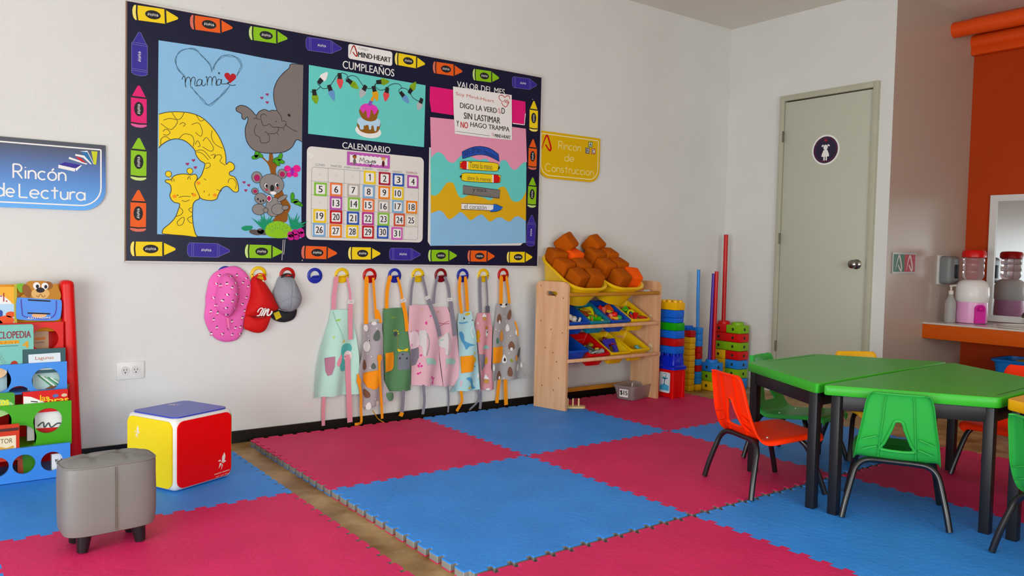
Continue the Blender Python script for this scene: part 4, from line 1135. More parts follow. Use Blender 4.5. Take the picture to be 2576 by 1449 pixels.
for p in [(-3.953, 0.86), (-3.968, 0.82), (-3.981, 0.75), (-3.993, 0.681), (-3.979, 0.64), (-3.963, 0.6), (-3.937, 0.567), (-3.888, 0.56), (-3.872, 0.594), (-3.847, 0.598), (-3.837, 0.645), (-3.839, 0.714), (-3.818, 0.747), (-3.808, 0.804), (-3.818, 0.846), (-3.865, 0.861), (-3.89, 0.628), (-3.848, 0.563), (-3.987, 0.569), (-3.824, 0.68), (-3.835, 0.824)]:
    motif(m, p[0], p[1], dB, .0105, .0025)
m.build('brim', hat)
m = MB().bulge(WALL, CR, .03, .075, m_hat, 8, cC, .55)
dC = polar_depth(CR, cC, .03, .075, .55)
for p in [(-3.907, 0.858), (-3.932, 0.822), (-3.887, 0.825), (-3.956, 0.812), (-3.911, 0.803), (-3.935, 0.769), (-3.89, 0.77), (-3.867, 0.803), (-3.954, 0.738), (-3.909, 0.734), (-3.867, 0.736), (-3.937, 0.702), (-3.891, 0.699), (-3.961, 0.673), (-3.928, 0.667), (-3.972, 0.712)]:
    motif(m, p[0], p[1], dC, .0105, .0015)
m.build('crown', hat)
MB().line(WALL, [(-3.922, 0.649), (-3.916, 0.643), (-3.914, 0.614), (-3.909, 0.588), (-3.917, 0.598)], [.006, .009, .008, .006, .003], .052, M('#EE86B4', rough=.7), th=.004).build('cord', hat)
# red cap
m_cap = M('#C40F12', rough=.75, bump=.2, bs=200)
cap = thing('baseball_cap', 'red cap with a white letter m hanging beside the pink hat', 'cap', (-3.4, 0, .6))
C1 = smooth([(-3.774, 0.857), (-3.759, 0.849), (-3.727, 0.836), (-3.704, 0.807), (-3.678, 0.766), (-3.66, 0.724), (-3.644, 0.698), (-3.647, 0.681), (-3.681, 0.666), (-3.688, 0.649), (-3.725, 0.644), (-3.777, 0.644), (-3.82, 0.654), (-3.815, 0.701), (-3.797, 0.747), (-3.792, 0.791), (-3.788, 0.838)], 3, True)
cc = (-3.74, 0.726)
MB().bulge(WALL, C1, .012, .062, m_cap, 8, cc, .6).build('crown', cap)
d1 = polar_depth(C1, cc, .012, .062, .6)
C2 = smooth([(-3.823, 0.657), (-3.777, 0.645), (-3.729, 0.645), (-3.692, 0.654), (-3.702, 0.616), (-3.718, 0.583), (-3.742, 0.567), (-3.776, 0.568), (-3.81, 0.581), (-3.831, 0.597)], 3, True)
MB().bulge(WALL, C2, .040, .022, m_cap, 5).build('bill', cap)
m = MB()
for P, w_ in (([(-3.781, 0.659), (-3.768, 0.661), (-3.758, 0.681), (-3.75, 0.693), (-3.76, 0.697), (-3.772, 0.688), (-3.777, 0.676)], .005), ([(-3.76, 0.657), (-3.749, 0.676), (-3.741, 0.691), (-3.736, 0.693), (-3.741, 0.681)], .007), ([(-3.748, 0.657), (-3.736, 0.677), (-3.724, 0.69), (-3.72, 0.688), (-3.726, 0.673), (-3.727, 0.66), (-3.715, 0.661), (-3.704, 0.674), (-3.706, 0.681)], .007)):
    m.line(WALL, smooth(P, 5), w_, .086, m_white, th=.003)
m.build('letter_patch', cap)
MB().line(WALL, smooth([(-3.774, 0.848), (-3.764, 0.861), (-3.747, 0.868), (-3.728, 0.86), (-3.72, 0.837)], 4), .012, .034, m_cap, th=.003).build('strap', cap)
MB().line(WALL, [(-3.732, 0.837), (-3.728, 0.822)], .007, .03, M('#E4D9C8', rough=.6), th=.001).build('tag', cap)
# grey cap
m_gcap = M('#9599A0', rough=.85, bump=.3, bs=220)
cap = thing('baseball_cap', 'grey cap with a black bill hanging between the red cap and an empty hook', 'cap', (-3.3, 0, .65))
C1 = smooth([(-3.643, 0.852), (-3.608, 0.856), (-3.572, 0.854), (-3.557, 0.833), (-3.532, 0.784), (-3.519, 0.742), (-3.527, 0.707), (-3.549, 0.68), (-3.581, 0.667), (-3.61, 0.674), (-3.642, 0.688), (-3.666, 0.736), (-3.674, 0.769), (-3.663, 0.803)], 3, True)
m = MB().bulge(WALL, C1, .010, .075, m_gcap, 8, (-3.586, 0.747), .55)
dG = polar_depth(C1, (-3.586, 0.747), .010, .075, .55)
gs = M('#878B93', rough=.9)
for P in ([(-3.601, 0.75), (-3.64, 0.726), (-3.657, 0.72)], [(-3.601, 0.75), (-3.591, 0.808), (-3.595, 0.849)], [(-3.601, 0.75), (-3.597, 0.705), (-3.596, 0.681)], [(-3.601, 0.75), (-3.566, 0.745), (-3.544, 0.731)]):
    m.line(WALL, smooth(P, 5), .003, (lambda r, v: dG(r, v) + .0015), gs)
m.build('crown', cap)
C2 = smooth([(-3.688, 0.666), (-3.646, 0.68), (-3.589, 0.667), (-3.548, 0.689), (-3.542, 0.666), (-3.553, 0.637), (-3.574, 0.621), (-3.613, 0.613), (-3.652, 0.621), (-3.68, 0.641)], 3, True)
MB().bulge(WALL, C2, .012, .016, M('#1B1C20', rough=.7), 5).build('bill', cap)
MB().poly(WALL, [(-3.676, 0.665), (-3.647, 0.675), (-3.632, 0.643), (-3.661, 0.628)], .0305, M('#CDB90F', rough=.5), .001).build('size_sticker', cap)
MB().line(WALL, smooth([(-3.633, 0.847), (-3.622, 0.863), (-3.603, 0.868), (-3.583, 0.863), (-3.574, 0.849)], 4), .011, .032, M('#2A2024', rough=.8), th=.003).build('strap', cap)

# ---------------- aprons
ORA, GRY, PNK = M('#F09C08', rough=.8), M('#85838E', rough=.85), M('#DE98A6', rough=.85)
def apron(lab, col, L, R, d0, amp, freq, loc):
    o = thing('apron', lab, 'apron', loc, 0, 'aprons on the wall hooks')
    top, bot = max(p[1] for p in L), min(p[1] for p in L)
    def dep(r, v):
        t = max(0, min(1, (top - v) / (top - bot)))
        return d0 + amp * (.25 + .75 * t) * (1 + math.sin(freq * r + 3 * t + d0 * 90)) * .5
    MB().sheet(WALL, L, R, dep, col, 18, 24).build('cloth', o)
    o_dep = dep
    def strap(P, w, c, off=.006, name='strap', n=5):
        last[0] = MB().line(WALL, smooth(P, n), w, (lambda r, v: dep(r, v) + off) if off is not None else .03, c, th=.0025).build(name, o)
    last = [None]
    def buckle(c, s_=.012, rot=0.0):
        MB().line(WALL, [(c[0] + x * math.cos(rot) - y * math.sin(rot), c[1] + x * math.sin(rot) + y * math.cos(rot)) for x, y in ((-s_, -.008), (s_, -.008), (s_, .008), (-s_, .008))], .0045, dep(*c) + .013, m_white, closed=True, th=.003).build('buckle', last[0])
    def pocket(P, c, name='pocket', off=.005):
        MB().poly(WALL, P, lambda r, v: dep(r, v) + off, c, .003).build(name, o)
    def prints(items, name='printed_pattern'):
        m = MB()
        k = 0
        for it in items:
            k += 1
            off = .0026 + .0003 * (k % 6)
            f = (lambda r, v, q=off: dep(r, v) + q)
            if it[0] == 'e':
                P = ell(0, 0, it[2], it[3], 0, 16)
                if it[3] > 1.4 * it[2]:            # pear and leaf shapes narrow towards the top
                    P = [(x * (1 - .35 * y / it[3]), y) for x, y in P]
                ca, sa = math.cos(it[4]), math.sin(it[4])
                m.poly(WALL, [(it[1][0] + x * ca - y * sa, it[1][1] + x * sa + y * ca) for x, y in P], f, it[5])
            elif it[0] == 'p':
                m.poly(WALL, smooth(it[1], 3, True) if len(it) < 4 else it[1], f, it[2])
            else:
                m.line(WALL, smooth(it[1], 3), it[2], f, it[3])
        m.build(name, o)
    return o, strap, buckle, pocket, prints
cl = lambda h: M(h, rough=.85, bump=.12, bs=400)
# mint
o, strap, buckle, pocket, prints = apron('mint green apron with a mauve pocket, first of the aprons beside the empty hook', cl('#BEE2D6'),
    [(-3.349, 0.673), (-3.36, 0.611), (-3.412, 0.465), (-3.436, 0.357), (-3.445, 0.196)], [(-3.256, 0.671), (-3.22, 0.625), (-3.2, 0.525), (-3.187, 0.406), (-3.182, 0.198)], .014, .030, 46, (-3.0, 0, .2))
strap([(-3.323, 0.856), (-3.329, 0.803), (-3.337, 0.739), (-3.338, 0.674)], [.014, .024, .026, .024], PNK, .010)
strap([(-3.265, 0.85), (-3.248, 0.79), (-3.239, 0.718)], .012, PNK, .010)
buckle((-3.239, 0.714), .014)
strap([(-3.239, 0.708), (-3.241, 0.639), (-3.236, 0.504)], [.022, .027, .026], PNK, .010)
strap([(-3.387, 0.198), (-3.39, 0.127), (-3.389, 0.037)], .019, PNK, .002, 'tie')
strap([(-3.255, 0.42), (-3.249, 0.311), (-3.239, 0.042)], [.022, .026, .031], PNK, .010, 'tie')
pocket([(-3.386, 0.409), (-3.331, 0.416), (-3.334, 0.363), (-3.349, 0.318), (-3.368, 0.311), (-3.379, 0.334)], M('#B27E92', rough=.85))
TE, PK2 = M('#62B4AE', rough=.85), M('#E49AAA', rough=.85)
prints((('p', [(-3.289, 0.474), (-3.24, 0.481), (-3.225, 0.448), (-3.256, 0.41), (-3.266, 0.335), (-3.301, 0.344), (-3.297, 0.413)], TE), ('e', (-3.251, 0.413), .027, .030, 0, M('#EEE2DF', rough=.85)), ('e', (-3.304, 0.393), .011, .034, -.35, PK2), ('e', (-3.27, 0.412), .004, .003, 0, M('#3A3440', rough=.8)),
        ('e', (-3.261, 0.398), .004, .006, 0, PK2), ('e', (-3.311, 0.615), .016, .005, .2, M('#9FCB62', rough=.85)), ('e', (-3.28, 0.498), .008, .006, 1, M('#D8BE4A', rough=.85)), ('e', (-3.334, 0.52), .005, .006, 0, M('#C8DC7A', rough=.85)),
        ('l', [(-3.34, 0.662), (-3.322, 0.609), (-3.293, 0.543), (-3.282, 0.497)], .004, M('#A2CFBE', rough=.85))))
# grey polar bear apron
m_ga = cl('#ADA6AA')
o, strap, buckle, pocket, prints = apron('grey polar bear apron with orange straps, crumpled between the mint and green aprons', m_ga,
    [(-3.172, 0.591), (-3.168, 0.512), (-3.173, 0.419), (-3.188, 0.367), (-3.196, 0.301), (-3.186, 0.221), (-3.17, 0.116)], [(-3.054, 0.59), (-3.041, 0.506), (-3.036, 0.397), (-3.031, 0.261), (-3.003, 0.191), (-2.975, 0.144)], .030, .028, 60, (-2.85, 0, .15))
strap([(-3.151, 0.855), (-3.153, 0.736), (-3.151, 0.589)], [.016, .025, .025], ORA, .006)
strap([(-3.108, 0.848), (-3.1, 0.762), (-3.092, 0.668)], .014, ORA, .006)
strap([(-3.09, 0.668), (-3.086, 0.642), (-3.084, 0.615)], .024, ORA, .008)
strap([(-3.084, 0.667), (-3.069, 0.634), (-3.06, 0.592)], .014, ORA, .007)
pocket([(-3.166, 0.312), (-3.087, 0.325), (-3.059, 0.323), (-3.062, 0.25), (-3.078, 0.221), (-3.107, 0.217), (-3.137, 0.23), (-3.165, 0.272)], ORA)
strap([(-3.07, 0.413), (-3.071, 0.332), (-3.054, 0.196), (-3.047, 0.127), (-3.043, 0.042)], [.012, .026, .028, .016, .015], ORA, .010, 'tie')
strap([(-3.202, 0.312), (-3.195, 0.255), (-3.18, 0.187), (-3.175, 0.106), (-3.172, 0.039), (-3.199, 0.034), (-3.221, 0.034)], [.010, .014, .014, .024, .026, .018, .014], ORA, .005, 'tie')
strap([(-3.113, 0.1), (-3.075, 0.052), (-3.026, 0.015)], .005, M('#C48A2A', rough=.8), .001, 'loose_thread')
WB, BB, DG = M('#E9E7E4', rough=.85), M('#785646', rough=.85), M('#5E6660', rough=.85)
def dots(P):
    return tuple(('e', p, .0035, .0035, 0, WB) for p in P)
prints((('e', (-3.144, 0.461), .024, .030, .2, WB), ('e', (-3.128, 0.493), .008, .008, 0, WB), ('e', (-3.126, 0.493), .004, .005, 0, m_ink), ('e', (-3.151, 0.567), .015, .020, .2, WB), ('e', (-3.082, 0.521), .018, .032, -.2, DG), ('e', (-3.098, 0.589), .016, .010, 0, WB),
        ('e', (-3.157, 0.36), .013, .030, .1, BB), ('e', (-3.103, 0.349), .012, .018, 0, DG), ('e', (-3.144, 0.197), .016, .030, .5, BB), ('e', (-3.132, 0.125), .012, .022, -.2, WB), ('e', (-3.077, 0.133), .014, .018, .5, WB), ('p', [(-3.021, 0.186), (-2.984, 0.189), (-2.978, 0.155), (-3.009, 0.143)], M('#5B7F5F', rough=.85)))
       + dots([(-3.134, 0.52), (-3.139, 0.42), (-3.114, 0.402), (-3.12, 0.339), (-3.096, 0.162), (-3.083, 0.561)]))
# dark green
o, strap, buckle, pocket, prints = apron('dark green apron with an orange pocket and orange straps', cl('#5D8760'),
    [(-3.031, 0.672), (-3.032, 0.599), (-3.036, 0.504), (-3.031, 0.396), (-3.025, 0.26), (-3.026, 0.192)], [(-2.907, 0.673), (-2.889, 0.58), (-2.868, 0.496), (-2.858, 0.385), (-2.848, 0.186)], .014, .030, 42, (-2.65, 0, .2))
strap([(-2.996, 0.86), (-3.011, 0.801), (-3.017, 0.733), (-3.016, 0.671)], [.018, .024, .024, .022], ORA, .010)
strap([(-2.949, 0.851), (-2.927, 0.786), (-2.913, 0.719)], .014, ORA, .010)
buckle((-2.909, 0.716), .013, .4)
strap([(-2.912, 0.704), (-2.893, 0.635), (-2.884, 0.535)], [.018, .026, .024], ORA, .010)
strap([(-2.909, 0.195), (-2.913, 0.112), (-2.917, 0.064)], [.018, .022, .022], GRY, .002, 'tie')
strap([(-2.916, 0.065), (-2.925, 0.043)], .026, ORA, .003, 'tie_end')
pocket([(-3.025, 0.417), (-2.967, 0.418), (-2.961, 0.391), (-2.963, 0.33), (-2.973, 0.313), (-3.023, 0.307)], ORA)
prints((('p', [(-2.936, 0.395), (-2.924, 0.413), (-2.874, 0.414), (-2.862, 0.385), (-2.861, 0.312), (-2.938, 0.311)], M('#767C86', rough=.85), 0), ('p', [(-2.936, 0.434), (-2.909, 0.426), (-2.88, 0.438), (-2.882, 0.42), (-2.908, 0.422), (-2.932, 0.417)], M('#E4C814', rough=.85)), ('e', (-2.909, 0.402), .006, .006, 0, M('#4B525C', rough=.85)), ('e', (-2.925, 0.379), .005, .006, 0, m_ink), ('e', (-2.887, 0.378), .005, .006, 0, m_ink),
        ('e', (-2.953, 0.521), .012, .013, 0, M('#4C5058', rough=.85)), ('l', [(-2.939, 0.51), (-2.939, 0.479), (-2.936, 0.431)], .004, M('#8E8E54', rough=.85)), ('e', (-2.97, 0.618), .02, .006, 0, M('#7E9A4E', rough=.85))) +
       tuple(('e', p, .0045, .0045, 0, M('#D8C23A', rough=.85)) for p in [(-2.966, 0.542), (-2.951, 0.543), (-2.938, 0.537), (-2.932, 0.523)]))
# two pink unicorn aprons
m_pa = cl('#E2B9C1')
def unicorn(H, B, L1, L2):
    return (('p', H, M('#D9D6D4', rough=.85), 0), ('p', B, M('#A9CBBE', rough=.85)), ('l', L1, .005, M('#A9CBBE', rough=.85)), ('l', L2, .005, M('#A9CBBE', rough=.85)))
o, strap, buckle, pocket, prints = apron('pink unicorn apron splashed with magenta paint, right of the dark green apron', m_pa,
    [(-2.87, 0.689), (-2.876, 0.58), (-2.88, 0.525), (-2.862, 0.4), (-2.851, 0.316), (-2.847, 0.217)], [(-2.738, 0.685), (-2.706, 0.602), (-2.677, 0.502), (-2.654, 0.338), (-2.64, 0.195)], .024, .030, 40, (-2.45, 0, .2))
strap([(-2.847, 0.851), (-2.861, 0.786), (-2.866, 0.687)], [.014, .017, .016], GRY, .008)
strap([(-2.789, 0.856), (-2.768, 0.792), (-2.754, 0.735)], .016, GRY, .008)
buckle((-2.752, 0.73), .012, .5)
strap([(-2.747, 0.722), (-2.708, 0.623), (-2.682, 0.545), (-2.663, 0.496)], [.020, .026, .026, .024], GRY, .010)
strap([(-2.78, 0.216), (-2.773, 0.121), (-2.781, 0.041)], [.020, .022, .018], GRY, .002, 'tie')
pocket([(-2.866, 0.428), (-2.805, 0.437), (-2.802, 0.382), (-2.823, 0.337), (-2.853, 0.332)], GRY)
MG = M('#DE4E98', rough=.85)
prints(unicorn([(-2.803, 0.536), (-2.763, 0.537), (-2.751, 0.519), (-2.755, 0.45), (-2.76, 0.38), (-2.775, 0.388), (-2.782, 0.441), (-2.802, 0.452)], [(-2.76, 0.371), (-2.712, 0.366), (-2.687, 0.347), (-2.693, 0.332), (-2.752, 0.339)], [(-2.748, 0.344), (-2.753, 0.325)], [(-2.701, 0.341), (-2.69, 0.319)]) + (('p', [(-2.874, 0.525), (-2.823, 0.53), (-2.802, 0.494), (-2.805, 0.444), (-2.863, 0.436)], M('#EDD9DE', rough=.85)),
    ('l', [(-2.753, 0.52), (-2.739, 0.463), (-2.756, 0.387)], .008, M('#A7A5A8', rough=.85)), ('l', [(-2.865, 0.535), (-2.835, 0.523), (-2.819, 0.516)], .005, M('#6A4450', rough=.85)), ('l', [(-2.827, 0.54), (-2.803, 0.532)], .003, MG)) + tuple(('e', p, .004 + .003 * (i % 3), .006, i, MG) for i, p in enumerate([(-2.859, 0.497), (-2.849, 0.475), (-2.857, 0.455), (-2.796, 0.34), (-2.787, 0.326), (-2.803, 0.327), (-2.795, 0.288), (-2.807, 0.282), (-2.718, 0.254), (-2.705, 0.235), (-2.701, 0.245), (-2.756, 0.579), (-2.729, 0.62), (-2.789, 0.389), (-2.709, 0.221)])) + (('e', (-2.786, 0.66), .009, .006, 0, M('#E8C49A', rough=.85)),))
o, strap, buckle, pocket, prints = apron('cleaner pink unicorn apron, next to the pale blue dinosaur apron', m_pa,
    [(-2.702, 0.671), (-2.685, 0.586), (-2.667, 0.479), (-2.646, 0.336), (-2.634, 0.191)], [(-2.604, 0.67), (-2.569, 0.596), (-2.524, 0.479), (-2.504, 0.326), (-2.487, 0.179)], .012, .028, 44, (-2.3, 0, .2))
strap([(-2.681, 0.854), (-2.699, 0.784), (-2.707, 0.692)], [.014, .017, .016], GRY, .012)
strap([(-2.629, 0.852), (-2.603, 0.797), (-2.592, 0.72)], .018, GRY, .010)
buckle((-2.593, 0.715), .015)
strap([(-2.588, 0.708), (-2.571, 0.596), (-2.554, 0.495)], [.022, .028, .028], GRY, .012)
strap([(-2.599, 0.193), (-2.585, 0.116), (-2.591, 0.028)], [.012, .012, .010], GRY, .002, 'tie')
prints(unicorn([(-2.671, 0.472), (-2.642, 0.485), (-2.605, 0.519), (-2.596, 0.483), (-2.602, 0.376), (-2.619, 0.384), (-2.62, 0.42), (-2.666, 0.437)], [(-2.613, 0.359), (-2.556, 0.353), (-2.538, 0.336), (-2.547, 0.32), (-2.61, 0.328)], [(-2.61, 0.333), (-2.618, 0.309)], [(-2.559, 0.33), (-2.55, 0.304)]) + (('l', [(-2.597, 0.512), (-2.584, 0.439), (-2.602, 0.376)], .008, M('#B4B2B4', rough=.85)),
    ('l', [(-2.656, 0.553), (-2.627, 0.566), (-2.59, 0.568)], .003, M('#A8505A', rough=.85)), ('l', [(-2.659, 0.575), (-2.627, 0.57), (-2.594, 0.586)], .003, M('#A8505A', rough=.85)), ('e', (-2.638, 0.471), .011, .004, .3, M('#9FC9AE', rough=.85)), ('e', (-2.668, 0.642), .008, .004, 0, M('#B8A080', rough=.85))))
# pale blue dinosaur apron
o, strap, buckle, pocket, prints = apron('pale blue dinosaur apron with an orange pocket', cl('#B6D8DA'),
    [(-2.53, 0.63), (-2.539, 0.567), (-2.529, 0.452), (-2.512, 0.321), (-2.517, 0.234), (-2.587, 0.154)], [(-2.438, 0.64), (-2.421, 0.563), (-2.399, 0.474), (-2.38, 0.319), (-2.369, 0.149)], .028, .026, 50, (-2.2, 0, .2))
strap([(-2.529, 0.854), (-2.533, 0.761), (-2.513, 0.628)], [.014, .022, .020], ORA, .006)
strap([(-2.489, 0.854), (-2.477, 0.76), (-2.467, 0.64)], [.014, .020, .022], ORA, .006)
pocket([(-2.513, 0.364), (-2.425, 0.37), (-2.418, 0.314), (-2.427, 0.271), (-2.505, 0.262)], ORA)
strap([(-2.507, 0.154), (-2.501, 0.088), (-2.53, 0.029)], [.020, .024, .018], ORA, .002, 'tie')
BL, YS = M('#5F9CC4', rough=.85), M('#DDBA4E', rough=.85)
prints((('p', [(-2.531, 0.51), (-2.51, 0.517), (-2.488, 0.493), (-2.483, 0.46), (-2.444, 0.44), (-2.413, 0.431), (-2.452, 0.425), (-2.473, 0.405), (-2.487, 0.435), (-2.509, 0.465)], BL), ('l', [(-2.533, 0.573), (-2.499, 0.569), (-2.464, 0.575)], .007, BL), ('e', (-2.491, 0.598), .005, .007, 0, m_ink), ('e', (-2.433, 0.585), .003, .005, 0, m_ink), ('l', [(-2.512, 0.602), (-2.49, 0.587), (-2.465, 0.594)], .003, M('#D8EDEB', rough=.85)),
        ('e', (-2.465, 0.623), .018, .008, .2, YS), ('e', (-2.412, 0.38), .008, .006, .5, YS), ('e', (-2.411, 0.34), .012, .018, 0, YS), ('l', [(-2.427, 0.549), (-2.444, 0.52), (-2.427, 0.476)], .008, M('#E5EAE6', rough=.85)), ('p', [(-2.478, 0.228), (-2.452, 0.236), (-2.428, 0.213), (-2.421, 0.183), (-2.396, 0.162), (-2.429, 0.161), (-2.443, 0.199)], BL), ('e', (-2.455, 0.171), .013, .005, .5, YS), ('l', [(-2.423, 0.296), (-2.401, 0.299)], .003, m_ink), ('e', (-2.38, 0.238), .005, .016, 0, WB)))
# narrow pink apron
o, strap, buckle, pocket, prints = apron('narrow pink apron with a grey pocket, folded between the pale blue and brown bear aprons', cl('#D49AA0'),
    [(-2.38, 0.627), (-2.398, 0.547), (-2.375, 0.428), (-2.363, 0.28), (-2.355, 0.14)], [(-2.284, 0.624), (-2.27, 0.527), (-2.274, 0.408), (-2.282, 0.274), (-2.246, 0.139)], .014, .028, 70, (-2.1, 0, .2))
strap([(-2.371, 0.853), (-2.369, 0.751), (-2.361, 0.627)], [.014, .022, .020], GRY, .008)
strap([(-2.33, 0.853), (-2.319, 0.75), (-2.313, 0.669)], .012, GRY, .008)
strap([(-2.312, 0.672), (-2.312, 0.626)], [.014, .030], M('#5E5D66', rough=.85), .008)
pocket([(-2.37, 0.369), (-2.326, 0.366), (-2.323, 0.292), (-2.358, 0.268)], GRY)
strap([(-2.378, 0.152), (-2.383, 0.082), (-2.411, 0.037), (-2.438, 0.024)], [.018, .022, .018, .012], GRY, .002, 'tie')
strap([(-2.36, 0.139), (-2.357, 0.087), (-2.366, 0.028)], [.012, .016, .018], GRY, .001, 'tie')
GD = M('#CF9A24', rough=.85)
prints((('e', (-2.313, 0.499), .012, .022, 0, WB), ('e', (-2.314, 0.532), .014, .010, 0, M('#C98A4E', rough=.85)), ('p', [(-2.344, 0.4), (-2.34, 0.419), (-2.317, 0.425), (-2.295, 0.413), (-2.292, 0.398)], M('#9CC9C2', rough=.85), 0), ('e', (-2.377, 0.494), .012, .030, 0, GD), ('e', (-2.376, 0.454), .010, .012, .6, GD), ('e', (-2.311, 0.324), .011, .024, -.2, GD),
        ('p', [(-2.351, 0.602), (-2.336, 0.625), (-2.315, 0.601)], WB, 0), ('p', [(-2.348, 0.6), (-2.319, 0.599), (-2.32, 0.577), (-2.345, 0.578)], M('#C2955C', rough=.85), 0), ('p', [(-2.328, 0.21), (-2.313, 0.239), (-2.294, 0.208)], WB, 0), ('p', [(-2.328, 0.209), (-2.297, 0.206), (-2.298, 0.18), (-2.325, 0.182)], M('#C2955C', rough=.85), 0), ('e', (-2.379, 0.562), .006, .008, 0, WB), ('e', (-2.302, 0.145), .010, .006, .3, WB), ('e', (-2.308, 0.504), .006, .008, 0, M('#6C6A70', rough=.85))))
# brown bear apron
o, strap, buckle, pocket, prints = apron('grey apron with brown bears and a panda, last of the row beside the toy shelf', cl('#A7A3A2'),
    [(-2.243, 0.683), (-2.255, 0.586), (-2.272, 0.483), (-2.28, 0.35), (-2.283, 0.199)], [(-2.139, 0.68), (-2.113, 0.582), (-2.081, 0.459), (-2.049, 0.335), (-2.018, 0.191)], .024, .030, 40, (-1.95, 0, .2))
strap([(-2.222, 0.857), (-2.22, 0.771), (-2.219, 0.681)], [.018, .026, .026], ORA, .008)
strap([(-2.18, 0.857), (-2.162, 0.771), (-2.148, 0.681)], [.012, .014, .018], ORA, .008)
strap([(-2.105, 0.566), (-2.09, 0.52), (-2.086, 0.471)], [.006, .012, .010], ORA, .004)
pocket([(-2.276, 0.409), (-2.192, 0.41), (-2.194, 0.344), (-2.208, 0.308), (-2.281, 0.308)], ORA)
strap([(-2.21, 0.202), (-2.22, 0.12), (-2.229, 0.05)], .024, ORA, .002, 'tie')
strap([(-2.173, 0.199), (-2.17, 0.116), (-2.166, 0.034)], [.026, .028, .028], ORA, .002, 'tie')
OE = M('#D99A5A', rough=.85)
prints((('e', (-2.194, 0.67), .026, .015, 0, WB), ('e', (-2.217, 0.676), .009, .007, -.4, m_ink), ('e', (-2.173, 0.674), .009, .007, .4, m_ink), ('e', (-2.23, 0.589), .017, .030, 0, BB), ('e', (-2.229, 0.567), .007, .012, 0, WB), ('e', (-2.143, 0.609), .015, .034, -.2, BB),
        ('e', (-2.158, 0.526), .015, .024, 0, WB), ('e', (-2.208, 0.479), .016, .036, 0, OE), ('e', (-2.244, 0.45), .010, .020, 0, M('#4F7A62', rough=.85)), ('e', (-2.131, 0.412), .020, .028, 0, BB), ('e', (-2.132, 0.39), .008, .010, 0, WB), ('e', (-2.069, 0.363), .013, .036, -.3, DG), ('e', (-2.093, 0.497), .010, .018, 0, WB),
        ('e', (-2.094, 0.332), .010, .020, 0, OE), ('e', (-2.179, 0.328), .016, .028, 0, WB), ('e', (-2.175, 0.324), .007, .012, 0, m_ink), ('e', (-2.145, 0.247), .016, .032, 0, BB), ('e', (-2.076, 0.268), .013, .026, -.1, WB), ('e', (-2.217, 0.226), .018, .030, 0, BB), ('e', (-2.213, 0.21), .008, .011, 0, WB), ('e', (-2.04, 0.281), .009, .018, .2, WB), ('e', (-2.275, 0.282), .008, .022, 0, WB),
        ('e', (-2.134, 0.318), .006, .014, .5, M('#8C9A3A', rough=.85))) + dots([(-2.256, 0.521), (-2.188, 0.599), (-2.17, 0.568), (-2.136, 0.473), (-2.188, 0.427), (-2.187, 0.393), (-2.103, 0.205), (-2.06, 0.207), (-2.182, 0.204), (-2.149, 0.364), (-2.231, 0.511)]))

# ---------------- wall outlet
ol = thing('wall_outlet', 'white two-socket wall outlet low on the wall', 'outlet', (-4.25, 0, .3))
q = [(-4.415, 0.453), (-4.294, 0.45), (-4.296, 0.368), (-4.413, 0.37)]
x0, x1, z0, z1 = q[0][0], q[1][0], q[3][1], q[0][1]
m = MB()
m.box(M('#E4E3E0', rough=.35), ((x0 + x1) / 2, -.004, (z0 + z1) / 2), (x1 - x0, .008, z1 - z0), .003)
pl_ = m.build('cover_plate', ol)
for t in (.31, .69):
    cx, cz = x0 + (x1 - x0) * t, (z0 + z1) / 2
    m = MB().poly(WALL, ell(cx, cz, .019, .021), .0095, M('#D5D4D2', rough=.35), .002)
    for dx in (-.006, .006):
        m.poly(WALL, [(cx + dx - .0012, cz - .001), (cx + dx + .0012, cz - .001), (cx + dx + .0012, cz + .008), (cx + dx - .0012, cz + .008)], .0098, m_ink)
    m.poly(WALL, ell(cx, cz - .009, .003), .0098, m_ink)
    m.build('socket', pl_)

# ================================================================== book rack at the left
def holed(m, fr, x0, z0, x1, z1, holes, d, mat, th):
    """board with round holes; each hole has a strip of its own; a hole may cut the lower edge"""
    cuts = [x0] + [(a[0] + b[0]) / 2 for a, b in zip(holes, holes[1:])] + [x1]
    for (cx, cz, r), a, b in zip(holes, cuts, cuts[1:]):
        opn = cz - r < z0
        t0 = math.acos((cz - z0) / r) if opn else 0.0
        for s_ in (1, -1):
            e = b if s_ > 0 else a
            A = [(cx + s_ * r * math.sin(t0 + (PI - t0) * i / 16), cz - r * math.cos(t0 + (PI - t0) * i / 16)) for i in range(17)]
            bx = A[0][0] if opn else cx
            O = [(bx + (e - bx) * i / 4, z0) for i in range(4)] + [(e, z0 + (z1 - z0) * i / 8) for i in range(8)] + [(e + (cx - e) * i / 4, z1) for i in range(5)]
            for q in (d, d - th):
                m.add([fr.pt(x, z, q) for x, z in A + O], [(i, i + 1, i + 18, i + 17) for i in range(16)], mat)
            for L in (A, O):
                m.add([fr.pt(x, z, q) for q in (d, d - th) for x, z in L if True], [(i, i + 1, i + 18, i + 17) for i in range(16)], mat) if L is A else None
        if not opn:
            m.add([fr.pt(a, z0, d), fr.pt(b, z0, d), fr.pt(b, z0, d - th), fr.pt(a, z0, d - th)], [(0, 1, 2, 3)], mat)
        m.add([fr.pt(a, z1, d), fr.pt(b, z1, d), fr.pt(b, z1, d - th), fr.pt(a, z1, d - th)], [(0, 1, 2, 3)], mat)
    for x in (x0, x1):
        m.add([fr.pt(x, z0, d), fr.pt(x, z1, d), fr.pt(x, z1, d - th), fr.pt(x, z0, d - th)], [(0, 1, 2, 3)], mat)
PR, PB, PG, PY = M('#D2142A', rough=.4), M('#4F8EDE', rough=.42), M('#4DA214', rough=.42), M('#E6A010', rough=.45)
rack = thing('book_rack', 'red, blue and green book rack with round holes against the left wall', 'book rack', (-5.0, -.2, .03))
